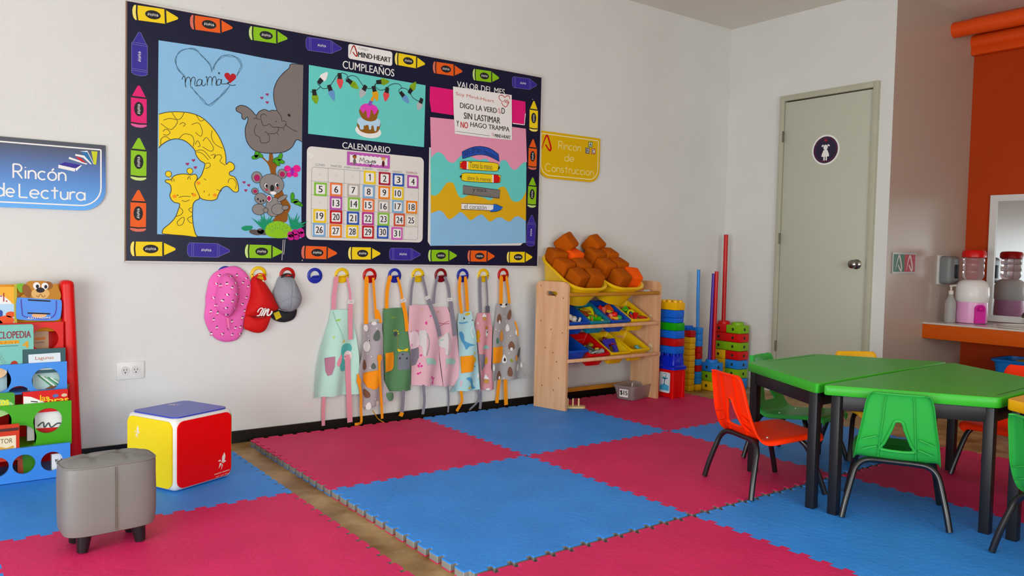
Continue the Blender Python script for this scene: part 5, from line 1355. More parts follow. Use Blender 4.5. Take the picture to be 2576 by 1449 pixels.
for x, sg in ((-4.610, 1), (-5.44, -1)):
    m = MB()
    vs, fs = rbox(.055, .085, .815, .02, 3)
    m.add([(x + (-.022 * sg if p[2] > 0 else .008 * sg) + p[0], -.085 + p[1] - (.015 if p[2] > 0 else 0), .4375 + p[2]) for p in vs], fs, PR)
    m.build('side_post', rack)
xl = -5.43
def tier(name, d, zt, zb, xr, holes, mat, th=.014):
    m = MB()
    holed(m, WALL, xl, zb, xr, zt, holes, d, mat, th)
    m.build(name, rack)
    MB().box(mat, ((xl + xr) / 2, -(d + .06) / 2 - .0, zb - .004), (xr - xl, d - .06, .008)).build('pocket_floor', rack)
p = [(-4.642, 0.827), (-4.643, 0.656)]
MB().box(PY, ((xl - 4.652) / 2, -.094, (p[0][1] + .62) / 2), (-4.652 - xl, .012, p[0][1] - .62), .003).build('back_board', rack)
MB().box(PR, ((xl - 4.64) / 2, -.066, .34), (-4.64 - xl, .010, .60), .002).build('back_board', rack)
def hl(P, R, k):
    return [(q[0], q[1], r) for q, r in zip(P, R)]
tier('red_pocket', .15, (-4.739, 0.666)[1], (-4.739, 0.539)[1], -4.650, hl([(-5.082, 0.611), (-4.945, 0.604), (-4.719, 0.593)], (.05, .05, .05), 0), PR)
tier('blue_pocket', .21, (-4.746, 0.499)[1], (-4.746, 0.379)[1], -4.645, hl([(-5.089, 0.451), (-4.903, 0.436), (-4.822, 0.362), (-4.723, 0.425)], (.054, .054, .045, .052), 0), PB)
tier('green_pocket', .275, (-4.753, 0.339)[1], (-4.754, 0.162)[1], -4.637, hl([(-5.101, 0.295), (-4.903, 0.276), (-4.82, 0.199), (-4.724, 0.262)], (.05, .05, .054, .053), 0), PG)
tier('blue_pocket', .335, (-4.76, 0.172)[1], .041, -4.650, hl([(-5.085, 0.125), (-4.908, 0.104), (-4.816, 0.104), (-4.717, 0.102)], (.04, .04, .040, .040), 0), PB)

def book(lab, d, x0, z0, x1, z1, th, cover, deco=None, spine=None, name='book', rad=.003):
    """a book standing with its front cover towards the room"""
    o = thing(name, lab, 'book', ((x0 + x1) / 2, -d, z0), 0, 'picture books in the rack')
    m = MB().poly(WALL, rrect(x0, z0, x1, z1, rad), d, cover, .002)
    m.poly(WALL, rrect(x0, z0, x1, z1, rad), d - th + .002, spine or cover, .002)
    m.box(spine or cover, (x0 + .001, -d + th / 2, (z0 + z1) / 2), (.002, th, z1 - z0))
    m.build('cover', o)
    MB().box(M('#E6DFCC', rough=.8), ((x0 + x1) / 2 + .001, -d + th / 2, (z0 + z1) / 2), (x1 - x0 - .006, th - .005, z1 - z0 - .006)).build('pages', o)
    if deco:
        m = MB()
        deco(m, d + .0006)
        m.build('cover_print', o)
    return o
W_ = m_white
CR_ = M('#EFE3C4', rough=.5)
# top pocket: a picture book and the dog-shaped book
q = [(-4.826, 0.827), (-4.827, 0.661)]
def deco(m, d):
    m.poly(WALL, [(q[0][0] - .145 + .14 * math.cos(a), q[0][1] - .105 + .085 * math.sin(a)) for a in [PI * (1 - i / 14) for i in range(15)]] + [(q[0][0] - .005, q[0][1] - .11), (q[0][0] - .285, q[0][1] - .11)], d, W_)
    m.poly(WALL, [(q[0][0] - .28, q[0][1] - .188), (q[0][0] - .005, q[0][1] - .188), (q[0][0] - .005, q[0][1] - .08), (q[0][0] - .28, q[0][1] - .08)], d + .0003, M('#B9D6EA', rough=.5))
    m.text(WALL, 'arl.', q[0][0] - .085, q[0][1] - .065, q[0][0] - .028, q[0][1] - .028, d + .0008, M('#A83A34', rough=.5), .0, -.12)
    m.poly(WALL, rrect(q[0][0] - .115, q[0][1] - .135, q[0][0] - .045, q[0][1] - .105, .01), d + .0006, M('#2C4A9A', rough=.5))
    for dx, dz, r in ((-.03, -.15, .03), (-.075, -.165, .035), (-.012, -.125, .018)):
        m.poly(WALL, ell(q[0][0] + dx - .005, q[0][1] + dz, r, r * .7), d + .0009, M('#DC5A2A', rough=.5))
book('yellow picture book with an orange picture, left of the dog-shaped book', .134, q[0][0] - .29, q[1][1] - .04, q[0][0], q[0][1] - .008, .012, M('#E9AE1E', rough=.4), deco)
dog = thing('dog_shaped_book', 'brown dog-shaped board book with a blue bag, on top of the rack', 'book', (-4.75, -.14, .65))
m = MB().poly(WALL, rrect(*(-4.831, 0.654), *(-4.82, 0.83), .002), .136, M('#B9A61C', rough=.4), .012)
m.poly(WALL, smooth([(-4.821, 0.827), (-4.799, 0.833), (-4.785, 0.823), (-4.791, 0.801), (-4.81, 0.795)], 3, True), .138, M('#7AB040', rough=.5), .003)
m.build('spine', dog)
BR, BR2 = M('#B98038', rough=.5), M('#8A5626', rough=.5)
m = MB()
m.poly(WALL, smooth([(-4.789, 0.795), (-4.791, 0.821), (-4.778, 0.841), (-4.75, 0.843), (-4.716, 0.842), (-4.691, 0.826), (-4.677, 0.829), (-4.66, 0.793), (-4.66, 0.767), (-4.677, 0.761), (-4.794, 0.766), (-4.808, 0.776)], 4, True), .142, BR, .010)
m.poly(WALL, ell(*(-4.784, 0.801), .016, .030, .3), .1425, BR2)
m.poly(WALL, ell(*(-4.708, 0.823), .020, .018, 0), .1425, BR2)
m.poly(WALL, ell(*(-4.735, 0.789), .034, .026, 0), .1427, M('#D9B074', rough=.5))
for c in [(-4.749, 0.823), (-4.718, 0.821)]:
    m.poly(WALL, ell(*c, .013, .015), .1430, W_)
    m.poly(WALL, ell(c[0] + .003, c[1] - .003, .006, .008), .1433, m_ink)
m.poly(WALL, ell(*(-4.735, 0.804), .016, .011), .1432, m_ink)
m.line(WALL, smooth([(-4.75, 0.781), (-4.742, 0.775), (-4.735, 0.788), (-4.725, 0.774), (-4.717, 0.781)], 3), .0025, .1432, BR2)
m.build('dog_head', dog)
m = MB()
BG = M('#5B8FE0', rough=.45)
m.poly(WALL, smooth([(-4.821, 0.767), (-4.8, 0.773), (-4.74, 0.767), (-4.672, 0.762), (-4.656, 0.754), (-4.658, 0.701), (-4.669, 0.675), (-4.718, 0.672), (-4.812, 0.68), (-4.824, 0.7)], 3, True), .146, BG, .012)
m.line(WALL, smooth([(-4.806, 0.767), (-4.803, 0.718), (-4.793, 0.692), (-4.718, 0.68), (-4.689, 0.689), (-4.677, 0.715), (-4.676, 0.759)], 4), .005, .1464, M('#4A48A0', rough=.5))
for P in ([(-4.781, 0.763), (-4.698, 0.756)], [(-4.783, 0.707), (-4.699, 0.701)]):
    m.line(WALL, P, .006, .1466, m_ink)
m.poly(WALL, ell(*(-4.74, 0.696), .028, .010), .1464, M('#E8B48A', rough=.5))
m.text(WALL, 'ASOTADAS', *(-4.784, 0.681), *(-4.698, 0.689), .147, W_, .01)
m.build('bag', dog)
# second pocket (in front of the red board)
q = [(-4.766, 0.662), (-4.767, 0.49)]
def deco(m, d):
    x, z = q[0]
    m.text(WALL, 'CICLOPEDIA', x - .150, z - .056, x - .010, z - .026, d + .0005, M('#8A2036', rough=.5), .01)
    YG = M('#E0A414', rough=.5)
    for xa, xb in ((-.185, -.150), (-.140, -.052)):
        m.line(WALL, [(x + xa, z - .072), (x + xb, z - .071)], .015, d + .0004, YG)
        nn = int((xb - xa) / .006)
        for i in range(nn):
            m.line(WALL, [(x + xa + .006 * i + .002, z - .077 + .004 * (i % 2)), (x + xa + .006 * i + .004, z - .067 - .003 * (i % 3))], .0012, d + .0007, m_ink)
    m.text(WALL, '4', x - .040, z - .098, x - .018, z - .070, d + .0005, M('#D9A013', rough=.5), .04)
    m.line(WALL, [(x - .14, z - .088), (x - .055, z - .087)], .0015, d + .0005, m_ink)
    m.poly(WALL, ell(x - .13, z - .19, .035, .03), d + .0004, M('#E6C49C', rough=.6))
    m.poly(WALL, ell(x - .085, z - .185, .02, .014, .6), d + .0006, M('#E9E4D8', rough=.6))
    m.poly(WALL, ell(x - .070, z - .168, .014, .018), d + .0008, M('#B03A24', rough=.6))
    for i in range(3):
        m.line(WALL, ell(x - .12 + .006 * i, z - .125 - .014 * i, .006, n=10), .0012, d + .0005, m_grey, closed=True)
book('teal encyclopedia book with dark red title lettering', .190, q[0][0] - .30, q[1][1] - .01, q[0][0], q[0][1], .022, M('#7FBFB4', rough=.35), deco, rad=.008)
q = [(-4.648, 0.557), (-4.806, 0.493)]
def deco(m, d):
    x0, z1 = q[1][0], q[0][1]
    x1 = q[0][0]
    m.poly(WALL, [(x0 + .022, z1 - .09), (x1 - .018, z1 - .09), (x1 - .020, z1 - .020), (x0 + .020, z1 - .022)], d, M('#DCE6E8', rough=.5))
    m.text(WALL, 'Lagunas', x0 + .045, z1 - .050, x1 - .045, z1 - .032, d + .0005, M('#B8642A', rough=.5), .0)
    m.poly(WALL, [(x0 + .045, z1 - .085), (x0 + .08, z1 - .060), (x0 + .10, z1 - .085)], d + .0005, M('#5C8F7C', rough=.5))
book('dark teal framed book titled Lagunas in the rack', .196, q[1][0], q[1][1] - .04, q[0][0], q[0][1], .004, M('#2E5358', rough=.35), deco)
q = [(-4.754, 0.623), (-4.702, 0.541)]
book('small tan book seen through the hole of the red pocket', .112, q[0][0] - .03, q[1][1], q[1][0], q[0][1], .010, M('#B79A80', rough=.5), lambda m, d: m.line(WALL, [(q[0][0], q[0][1] - .032), (q[1][0] - .012, q[0][1] - .030)], .010, d, M('#C8782A', rough=.5)).line(WALL, [(q[0][0], q[0][1] - .048), (q[1][0] - .016, q[0][1] - .047)], .006, d, M('#8A7468', rough=.5)))
# picture books seen through the holes of the blue pocket
q = [(-4.769, 0.462), (-4.665, 0.368)]
def deco(m, d):
    x, z = q[0]
    m.poly(WALL, [(x, z - .11), (x + .10, z - .05), (x + .14, z - .07), (x + .13, z - .11)], d, M('#7E5A3A', rough=.6))
    for i in range(6):
        m.line(WALL, [(x + .02 + .012 * i, z - .02 - .004 * i), (x + .07 + .012 * i, z - .07 - .002 * i)], .006, d + .0004 + .0001 * i, M(('#4C8A5E', '#E9EEE8', '#86B49A')[i % 3], rough=.6))
book('nature picture book seen through the right hole of the upper blue pocket', .168, q[0][0] - .02, q[1][1] - .03, q[1][0], q[0][1] + .01, .010, M('#B8CFC8', rough=.5), deco)
q = [(-4.953, 0.475), (-4.853, 0.385)]
book('grey-blue book seen through the left hole of the upper blue pocket', .168, q[0][0], q[1][1] - .03, q[1][0], q[0][1] + .01, .010, M('#A9BFC4', rough=.5))
# third pocket
q = [(-4.84, 0.389), (-4.84, 0.328)]
def deco(m, d):
    x, z = q[0]
    m.poly(WALL, ell(x - .09, z - .06, .09, .04), d, M('#A9D08E', rough=.5))
    m.text(WALL, 'cos', x - .060, z - .050, x - .022, z - .028, d + .0005, M('#EFE646', rough=.5), .03)
book('green picture book in the green pocket, left of the red animal book', .256, q[0][0] - .25, q[1][1] - .02, q[0][0], q[0][1], .014, M('#4E9A3E', rough=.35), deco, rad=.012)
q = [(-4.648, 0.386), (-4.814, 0.326)]
def deco(m, d):
    x0, z1, x1 = q[1][0], q[0][1] - .006, q[0][0]
    m.poly(WALL, [(x0 + .004, z1 - .062), (x0 + .004, z1 - .010), (x0 + .03, z1 - .014), (x0 + .100, z1 - .052), (x0 + .095, z1 - .062)], d, W_)
    m.line(WALL, [(x0 + .03, z1 - .033), (x0 + .055, z1 - .038)], .004, d + .0004, m_ink)
    m.text(WALL, 'las', x0 + .064, z1 - .036, x0 + .094, z1 - .010, d + .0005, M('#EFC814', rough=.5), .02)
    m.text(WALL, 'bras', x0 + .092, z1 - .050, x0 + .168, z1 - .022, d + .0005, M('#EFC814', rough=.5), .03)
    for dx in (.120, .152):
        m.poly(WALL, ell(x0 + dx, z1 - .018, .011, .007), d + .0005, M('#D9C0A0' if dx > .14 else '#5C6EA8', rough=.5))
book('red animal book with yellow lettering in the green pocket', .258, q[1][0], q[1][1] - .03, q[0][0], q[0][1], .014, M('#D0141C', rough=.35), deco)
q = [(-4.768, 0.305), (-4.669, 0.197)]
def deco(m, d):
    x, z = q[0]
    m.poly(WALL, [(x, z - .135), (x + .13, z - .135), (x + .13, z - .085), (x, z - .078)], d, M('#C4222A', rough=.5))
    m.line(WALL, smooth([(x + .01, z - .07), (x + .03, z - .055), (x + .035, z - .078), (x + .05, z - .06), (x + .06, z - .08), (x + .085, z - .065), (x + .11, z - .075)], 4), .006, d + .0004, M('#4A545C', rough=.6))
book('white picture book seen through the right hole of the green pocket', .236, q[0][0] - .03, q[1][1] - .02, q[1][0], q[0][1] + .012, .010, W_, deco)
# lowest pocket
q = [(-4.83, 0.269), (-4.83, 0.151)]
def deco(m, d):
    x, z = q[0]
    m.poly(WALL, [(x - .25, z - .12), (x - .012, z - .12), (x - .012, z - .045), (x - .25, z - .045)], d, CR_)
    m.poly(WALL, [(x - .25, z - .026), (x - .002, z - .026), (x - .002, z - .014), (x - .25, z - .014)], d, M('#4A1E1C', rough=.5))
    m.text(WALL, 'VÍCTOR', x - .098, z - .074, x - .024, z - .050, d + .0005, M('#5E5A3A', rough=.6))
    m.line(WALL, smooth([(x - .10, z - .105), (x - .07, z - .092), (x - .045, z - .098), (x - .02, z - .090)], 4), .010, d + .0004, M('#D9A85A', rough=.6))
book('red and cream storybook in the lowest blue pocket', .318, q[0][0] - .26, q[1][1] - .03, q[0][0], q[0][1], .012, M('#C8442E', rough=.4), deco)
q = [(-4.718, 0.12), (-4.66, 0.05)]
book('white book seen through the right hole of the lowest pocket, beside the stool', .312, q[0][0], q[1][1] - .02, q[1][0], q[0][1] + .005, .010, W_, lambda m, d: m.text(WALL, 'KA', q[0][0] + .016, q[0][1] - .028, q[0][0] + .046, q[0][1] - .016, d, m_ink, .02))
q = [(-4.833, 0.139), (-4.77, 0.045)]
book('dark green book seen through the middle hole of the lowest pocket', .296, q[0][0] - .005, q[1][1] - .01, q[1][0] + .01, q[0][1] + .02, .010, M('#3E7A22', rough=.4), lambda m, d: m.poly(WALL, [(q[0][0] - .003, q[1][1]), (q[0][0] + .018, q[1][1]), (q[0][0] + .014, q[0][1]), (q[0][0] - .003, q[0][1])], d, M('#B0503A', rough=.4)))

# ================================================================== colourful cube
CY = math.radians(25)
CS = .292
cub = thing('play_cube', 'big play cube with yellow, red and blue panels beside the grey stool', 'cube', (-4.352 + CS / 2 * (math.cos(CY) - math.sin(CY)), -.816 + CS / 2 * (math.sin(CY) + math.cos(CY)), .03), CY)
m = MB().box(M('#E6E6E4', rough=.3), (0, 0, CS / 2 + .002), (CS, CS, CS), .022, seg=3)
m.build('body', cub, local=True)
CUBE = ((Frame((0, -CS / 2, CS / 2 + .002), (1, 0, 0), (0, 0, 1), (0, -1, 0)), M('#E22006', rough=.4, spec=.2, var=.03, vs=5), 'red_panel'),
        (Frame((-CS / 2, 0, CS / 2 + .002), (0, -1, 0), (0, 0, 1), (-1, 0, 0)), M('#F6DC06', rough=.3), 'yellow_panel'),
        (Frame((0, 0, CS + .002), (1, 0, 0), (0, 1, 0), (0, 0, 1)), M('#3C4BB4', rough=.3), 'blue_panel'),
        (Frame((CS / 2, 0, CS / 2 + .002), (0, 1, 0), (0, 0, 1), (1, 0, 0)), M('#3C9A3A', rough=.3), 'green_panel'),
        (Frame((0, CS / 2, CS / 2 + .002), (-1, 0, 0), (0, 0, 1), (0, 1, 0)), M('#E6790E', rough=.3), 'orange_panel'))
def emblem(m, fr, cx, cz, s, d, rot=0.0):
    mm = M('#F3E4D8', rough=.5)
    def q(P):
        return [(cx + s * (x * math.cos(rot) - y * math.sin(rot)), cz + s * (x * math.sin(rot) + y * math.cos(rot))) for x, y in P]
    m.poly(fr, q([(-.05, -.1), (.32, .05), (.45, .55), (.30, .95), (.02, .55)]), d, mm)
    m.poly(fr, q([(-.55, .18), (-.1, .05), (-.25, .3)]), d, mm)
    m.poly(fr, q([(-.42, -.62), (-.02, -.15), (-.30, -.05)]), d, mm)
    m.poly(fr, q([(.05, -.2), (.55, -.02), (.35, .12)]), d, mm)
    m.poly(fr, q([(-.1, -.85), (.12, -.3), (-.05, -.25)]), d, mm)
for fr, mm, nm in CUBE:
    h = CS / 2 - .012
    m = MB().poly(fr, rrect(-h, -h, h, h, .03, 6), .004, mm, .005)
    if nm == 'red_panel':
        emblem(m, fr, .085, -.072, .040, .0045)
        for x0, x1, y, w_ in ((.045, .082, -.117, .005), (.086, .125, -.116, .005), (.052, .070, -.129, .003), (.076, .094, -.129, .003), (.098, .116, -.128, .003)):
            m.line(fr, [(x0, y), (x1, y + .001)], w_, .0045, M('#E39A8C', rough=.5))
    elif nm == 'yellow_panel':
        emblem(m, fr, -.072, .068, .030, .0045, .2)
    elif nm == 'blue_panel':
        emblem(m, fr, .04, .085, .030, .0045, 1.2)
    m.build(nm, cub, local=True)

# ================================================================== grey tufted stool
m_lea = M('#7A7874', rough=.45, bump=.12, bs=60, spec=.4)
st = thing('stool', 'grey tufted faux-leather stool on short black legs', 'stool', (-4.660, -1.228, .0325), math.radians(4))
m = MB()
def stool_body(fz):
    n = 64
    vs, fs = [], []
    levels = ((.052, .9), (.055, .955), (.068, .985), (.10, 1.0), (.16, 1.005), (.22, 1.0), (.262, .992), (.272, .975))
    for z, k in levels:
        for i in range(n):
            a = 2 * PI * i / n
            ca, sa = math.cos(a), math.sin(a)
            p = (abs(ca) ** 4.2 + abs(sa) ** 4.2) ** (-1 / 4.2)
            w = 1 + .006 * math.sin(a * 7 + z * 40)
            vs.append((.141 * k * p * ca * w, .086 * k * p * sa * w, z))
    for j in range(len(levels) - 1):
        fs += [(j * n + i, j * n + (i + 1) % n, (j + 1) * n + (i + 1) % n, (j + 1) * n + i) for i in range(n)]
    fs.append(tuple(range(n - 1, -1, -1)))
    return vs, fs
vs, fs = stool_body(0)
m.add(vs, fs, m_lea)
sm = M('#726E64', rough=.5)
m.tube(sm, [(.002, -.0868, .06), (.002, -.0882, .1), (.002, -.0886, .16), (.002, -.0882, .22), (.002, -.0868, .265)], .0016, 6)
m.tube(sm, [(.007, -.0868, .06), (.007, -.0882, .1), (.007, -.0886, .16), (.007, -.0882, .22), (.007, -.0868, .265)], .0012, 6)
m.build('body', st, local=True)
m = MB()
n, k = 64, 14
vs, fs = [], []
tufts = ((-.047, .012), (.047, .012))
for j in range(k + 1):
    t = 1 - j / k
    for i in range(n):
        a = 2 * PI * i / n
        ca, sa = math.cos(a), math.sin(a)
        p = (abs(ca) ** 4.2 + abs(sa) ** 4.2) ** (-1 / 4.2)
        x, y = .1375 * p * ca * t, .0838 * p * sa * t
        z = .272 + .020 * (1 - t ** 4)
        for tx, ty in tufts:
            z -= .016 * math.exp(-((x - tx) ** 2 + (y - ty) ** 2) / .00045) + .005 * math.exp(-((x - tx) / .006) ** 2) * (1 - t ** 6)
        z -= .004 * math.exp(-((y - .012) / .006) ** 2) * (1 - t ** 6)
        vs.append((x, y, z))
for j in range(k):
    fs += [(j * n + i, j * n + (i + 1) % n, (j + 1) * n + (i + 1) % n, (j + 1) * n + i) for i in range(n)]
m.add(vs, fs, m_lea)
tt = m.build('tufted_top', st, 60, local=True)
m = MB()
P = []
for i in range(64):
    a = 2 * PI * i / 64
    ca, sa = math.cos(a), math.sin(a)
    p = (abs(ca) ** 4.2 + abs(sa) ** 4.2) ** (-1 / 4.2)
    P.append((.1385 * p * ca, .0845 * p * sa, .272))
m.tube(m_lea, P, .003, 6, closed=True)
m.build('piping', tt, local=True)
for tx, ty in tufts:
    MB().ball(M('#A29C82', rough=.4), (tx, ty, .277), .006, sc=(1, 1, .5)).build('button', tt, local=True)
for sx in (-1, 1):
    for sy in (-1, 1):
        m = MB().tube(M('#1A1B1D', rough=.25), [(sx * .080, sy * .050, .056), (sx * .086, sy * .058, 0)], [.024, .016], 18)
        m.build('leg', st, local=True)

# ================================================================== toy shelf with bins
m_wood = M('#E0B795', rough=.55, h2='#D0A27C', var=.3, vs=5, stretch=(6, 6, .6))
m_woodd = M('#B5803E', rough=.5, var=.12, vs=10)
shelf = thing('toy_shelf', 'wooden toy bin shelf with two leg panels beside the last apron', 'shelf', (-1.53, -.25, .03))
def leg_panel(fr, w, h, mat):
    m = MB()
    sx, sz, hw, hh = 0, h - .075, .042, .014
    arc = [(sx, sz - hh), (sx + hw - hh, sz - hh)] + [(sx + hw - hh + hh * math.cos(a), sz + hh * math.sin(a)) for a in [(-.5 + i / 8) * PI for i in range(1, 8)]] + [(sx + hw - hh, sz + hh), (sx, sz + hh)]
    k = len(arc)
    top = [(w / 2, h - .03), (w / 2 - .009, h - .009), (w / 2 - .03, h), (0, h)]
    out = [(0, 0), (w / 2, 0), (w / 2, sz - .02), (w / 2, sz - .01), (w / 2, sz), (w / 2, sz + .01), (w / 2, sz + .02)] + top
    out = out[:k - 1] + [(0, h)] if len(out) > k else out
    for s_ in (1, -1):
        for d in (.011, -.011):
            m.add([fr.pt(s_ * x, z, d) for x, z in arc + out], [(i, i + 1, i + 1 + k, i + k) for i in range(k - 1)], mat)
        m.add([fr.pt(s_ * x, z, d) for d in (.011, -.011) for x, z in arc], [(i, i + 1, i + 1 + k, i + k) for i in range(k - 1)], mat)
        m.add([fr.pt(s_ * x, z, d) for d in (.011, -.011) for x, z in out], [(i, i + 1, i + 1 + k, i + k) for i in range(k - 1)], mat)
    return m
th_ = math.atan2(-.24, .059)
fr = Frame((-1.976, -.253, .03), (math.cos(th_), math.sin(th_), 0), (0, 0, 1), (math.sin(th_), -math.cos(th_), 0))
m = leg_panel(fr, .247, .80, m_wood)
KN = M('#8A5A3A', rough=.6)
for x, z in ((-.085, .77), (.03, .71), (-.02, .715), (.09, .70), (-.08, .55), (.0, .50), (.09, .485), (-.04, .38), (.02, .355), (.07, .20), (-.06, .14), (.03, .12), (.05, .30)):
    m.poly(fr, ell(x, z, .004, .005, n=10), .0114, KN)
m.build('leg_panel', shelf)
fr = Frame((-1.128, -.245, .03), (0, -1, 0), (0, 0, 1), (-1, 0, 0))
m = leg_panel(fr, .25, .80, m_wood)
m.poly(fr, [(.03, .28), (.075, .29), (.078, .36), (.045, .37), (.028, .34)], .0116, M('#DCCFAE', rough=.7), .0003)
m.poly(fr, [(.04, .50), (.062, .50), (.062, .57), (.04, .57)], .0116, M('#D9C7A6', rough=.7), .0003)
m.build('leg_panel', shelf)
for z in (.752, .548, .338):
    MB().box(m_woodd if z > .7 else m_wood, (-1.54, -.369, z), (.81, .020, .024), .008).build('front_rail', shelf)
    MB().box(m_wood, (-1.545, -.112, z - .022 if z > .7 else z + .100), (.81, .018, .024), .006).build('rear_rail', shelf)
MB().box(m_woodd, (-1.55, -.135, .105), (.83, .02, .028), .004).build('bottom_rail', shelf)

def bin_mesh(w, L, dep, mat, taper=.022, rr=.014, lip=.008, n=4):
    """open tray; x is its width, +y runs to its back, rim at z = 0"""
    def loop(ix, iy0, iy1, z):
        return [(x, y, z) for x, y in rrect(-w / 2 + ix, iy0, w / 2 - ix, L - iy1, rr, n)]
    L_ = [loop(taper, taper, taper, -dep), loop(.002, .002, .002, -.016), loop(-lip + .002, -lip + .002, -lip + .002, -.016), loop(-lip, -lip, -lip, -.012), loop(-lip, -lip, -lip, -.002), loop(-lip + .002, -lip + .002, -lip + .002, 0), loop(.004, .004, .004, 0), loop(taper + .004, taper + .004, taper + .004, -dep + .004)]
    k = len(L_[0])
    vs = [p for q in L_ for p in q]
    fs = []
    for i in range(len(L_) - 1):
        fs += [(i * k + j, i * k + (j + 1) % k, (i + 1) * k + (j + 1) % k, (i + 1) * k + j) for j in range(k)]
    fs += [tuple(range(k - 1, -1, -1)), tuple(range((len(L_) - 1) * k, len(L_) * k))]
    return vs, fs
def toy_bin(lab, X, w, L, dep, mat, group, **kw):
    o = None
    vs, fs = bin_mesh(w, L, dep, mat, **kw)
    m = MB().add(vs, fs, mat, X)
    o = m.build('toy_bin')
    return tag(o, lab, 'bin', group)
BNB, BNT, BNY, BNR = M('#1D4FB0', rough=.35), M('#1E7F96', rough=.35), M('#E6BE08', rough=.35), M('#CF1016', rough=.35)
TIL = math.radians(27)
BINS = []
for i, (x, mat, lab) in enumerate(((-1.832, BNB, 'blue toy bin on the middle tier next to the left leg panel, holding white balls'), (-1.652, BNT, 'teal toy bin on the middle tier holding yellow and green pieces'),
                                   (-1.468, BNB, 'blue toy bin on the middle tier holding red and orange pieces'), (-1.283, BNY, 'yellow toy bin on the middle tier holding flat green and red pieces'))):
    X = T(x, -.350, .578, rx=TIL)
    toy_bin(lab, X, .166, .248, .105, mat, 'toy bins on the shelf')
    BINS.append(X)
for i, (x, z, t, mat, lab) in enumerate(((-1.835, .395, .36, BNB, 'dark blue toy bin on the lower tier next to the left leg panel'), (-1.650, .362, .47, BNR, 'red toy bin on the lower tier holding grey and olive sticks'),
                                         (-1.462, .362, .47, BNY, 'yellow toy bin on the lower tier with a purple square frame inside'), (-1.278, .372, .44, BNY, 'nearly empty yellow toy bin on the lower tier at the right leg panel'))):
    X = T(x, -.350, z + .004, rx=t)
    toy_bin(lab, X, .166, .248, .105, mat, 'toy bins on the shelf')
    BINS.append(X)
TUB = math.radians(30)
TX = []
for x, lab in ((-1.768, 'big yellow tub of foam blocks at the left of the shelf top'), (-1.435, 'big yellow tub of foam blocks at the right of the shelf top')):
    X = T(x, -.398, .792, rx=TUB)
    tag(MB().add(*bin_mesh(.318, .415, .165, None, taper=.045, rr=.105, lip=.009, n=8), M('#EDC20A', rough=.35), X).build('toy_tub'), lab, 'tub', 'big tubs of foam blocks')
    TX.append(X)
# foam blocks heaped in the tubs
FB = (M('#A85802', rough=.9, var=.06, vs=9, spec=.1), M('#B25C02', rough=.9, var=.06, vs=9, spec=.1), M('#F2680A', rough=.85, spec=.15))
def foam(X, p, c, lab, s=.112, yaw=0.0, tilt=0.0, name='foam_block'):
    m = MB().box(FB[c], (0, 0, 0), (s, s, s), .016, X=X @ T(p[0] * 1.08, p[1] * .98, p[2] - .012, rz=yaw, rx=tilt), seg=3)
    tag(m.build(name), lab, 'block', 'foam blocks in the yellow tubs')
for p, c, lab, yaw, tl in (
        ((-.050, .115, .012), 0, 'brown foam block at the front of the left tub, second from the right', .25, .1), ((.070, .110, .012), 0, 'brown foam block at the front right of the left tub', -.15, .05),
        ((-.078, .235, .018), 1, 'brown foam block in the middle of the left tub, on the left', .2, -.1), ((.040, .222, .022), 0, 'brown foam block in the middle of the left tub, on the right', .05, .0),
        ((-.070, .345, .030), 0, 'brown foam block high in the left tub, left of the bright orange one', -.1, -.2), ((.045, .330, .040), 2, 'bright orange foam block near the top of the left tub', .1, -.1),
        ((.020, .405, .105), 1, 'brown foam block on the very top of the left tub', .5, .5)):
    foam(TX[0], p, c, lab, yaw=yaw, tilt=tl)
for p, c, lab, yaw, tl in (
        ((-.020, .105, .015), 0, 'brown foam block at the front of the right tub, left of the bright orange one', .1, .1), ((.095, .125, .010), 2, 'bright orange foam block at the front right of the right tub', -.2, .2),
        ((-.075, .215, .030), 1, 'brown foam block in the middle of the right tub, on the left', .1, 0), ((.045, .230, .030), 0, 'brown foam block in the middle of the right tub, on the right', .0, -.1),
        ((-.085, .330, .045), 0, 'brown foam block high in the right tub, on the left', .1, -.1), ((.030, .335, .045), 1, 'brown foam block high in the right tub, on the right', -.05, -.1),
        ((-.035, .430, .085), 1, 'brown foam block on the very top of the right tub', .35, .3)):
    foam(TX[1], p, c, lab, yaw=yaw, tilt=tl)
# small toys inside the bins
def toys(X, cols, kinds, n, lab, group, y0=.03, y1=.175, size=.021):
    for i in range(n):
        mat = M(cols[i % len(cols)], rough=.4)
        kd = kinds[i % len(kinds)]
        y = random.uniform(y0 + .01, y1)
        lift = .006 + (i / max(1, n)) * .042
        p = (random.uniform(-.042, .042), y, -.085 + .026 + lift + .12 * max(0, .10 - y))
        Y = X @ T(*p, rx=random.uniform(-.7, .7), ry=random.uniform(-.7, .7), rz=random.uniform(0, 3))
        m = MB()
        s = size * random.uniform(.85, 1.2)
        if kd == 'ball':
            m.ball(mat, (0, 0, 0), s, Y)
        elif kd == 'stick':
            m.lathe(mat, [(s * .42, -s * 1.9), (s * .5, -s * 1.8), (s * .5, s * 1.8), (s * .42, s * 1.9)], 10, Y @ T(rx=PI / 2))
        elif kd == 'brick':
            m.box(mat, (0, 0, 0), (s * 2.6, s * 1.3, s * .9), s * .15, X=Y)
            m.lathe(mat, [(s * .35, s * .4), (s * .35, s * .7)], 8, Y @ T(s * .6)).lathe(mat, [(s * .35, s * .4), (s * .35, s * .7)], 8, Y @ T(-s * .6))
        elif kd == 'ring':
            m.tube(mat, [Y @ Vector((s * 1.2 * math.cos(a * PI / 6), s * 1.2 * math.sin(a * PI / 6), 0)) for a in range(12)], s * .32, 6, closed=True)
        else:
            m.box(mat, (0, 0, 0), (s * 2.8, s * 1.9, s * .35), s * .1, X=Y)
        tag(m.build('toy_piece'), lab, 'toy', group)
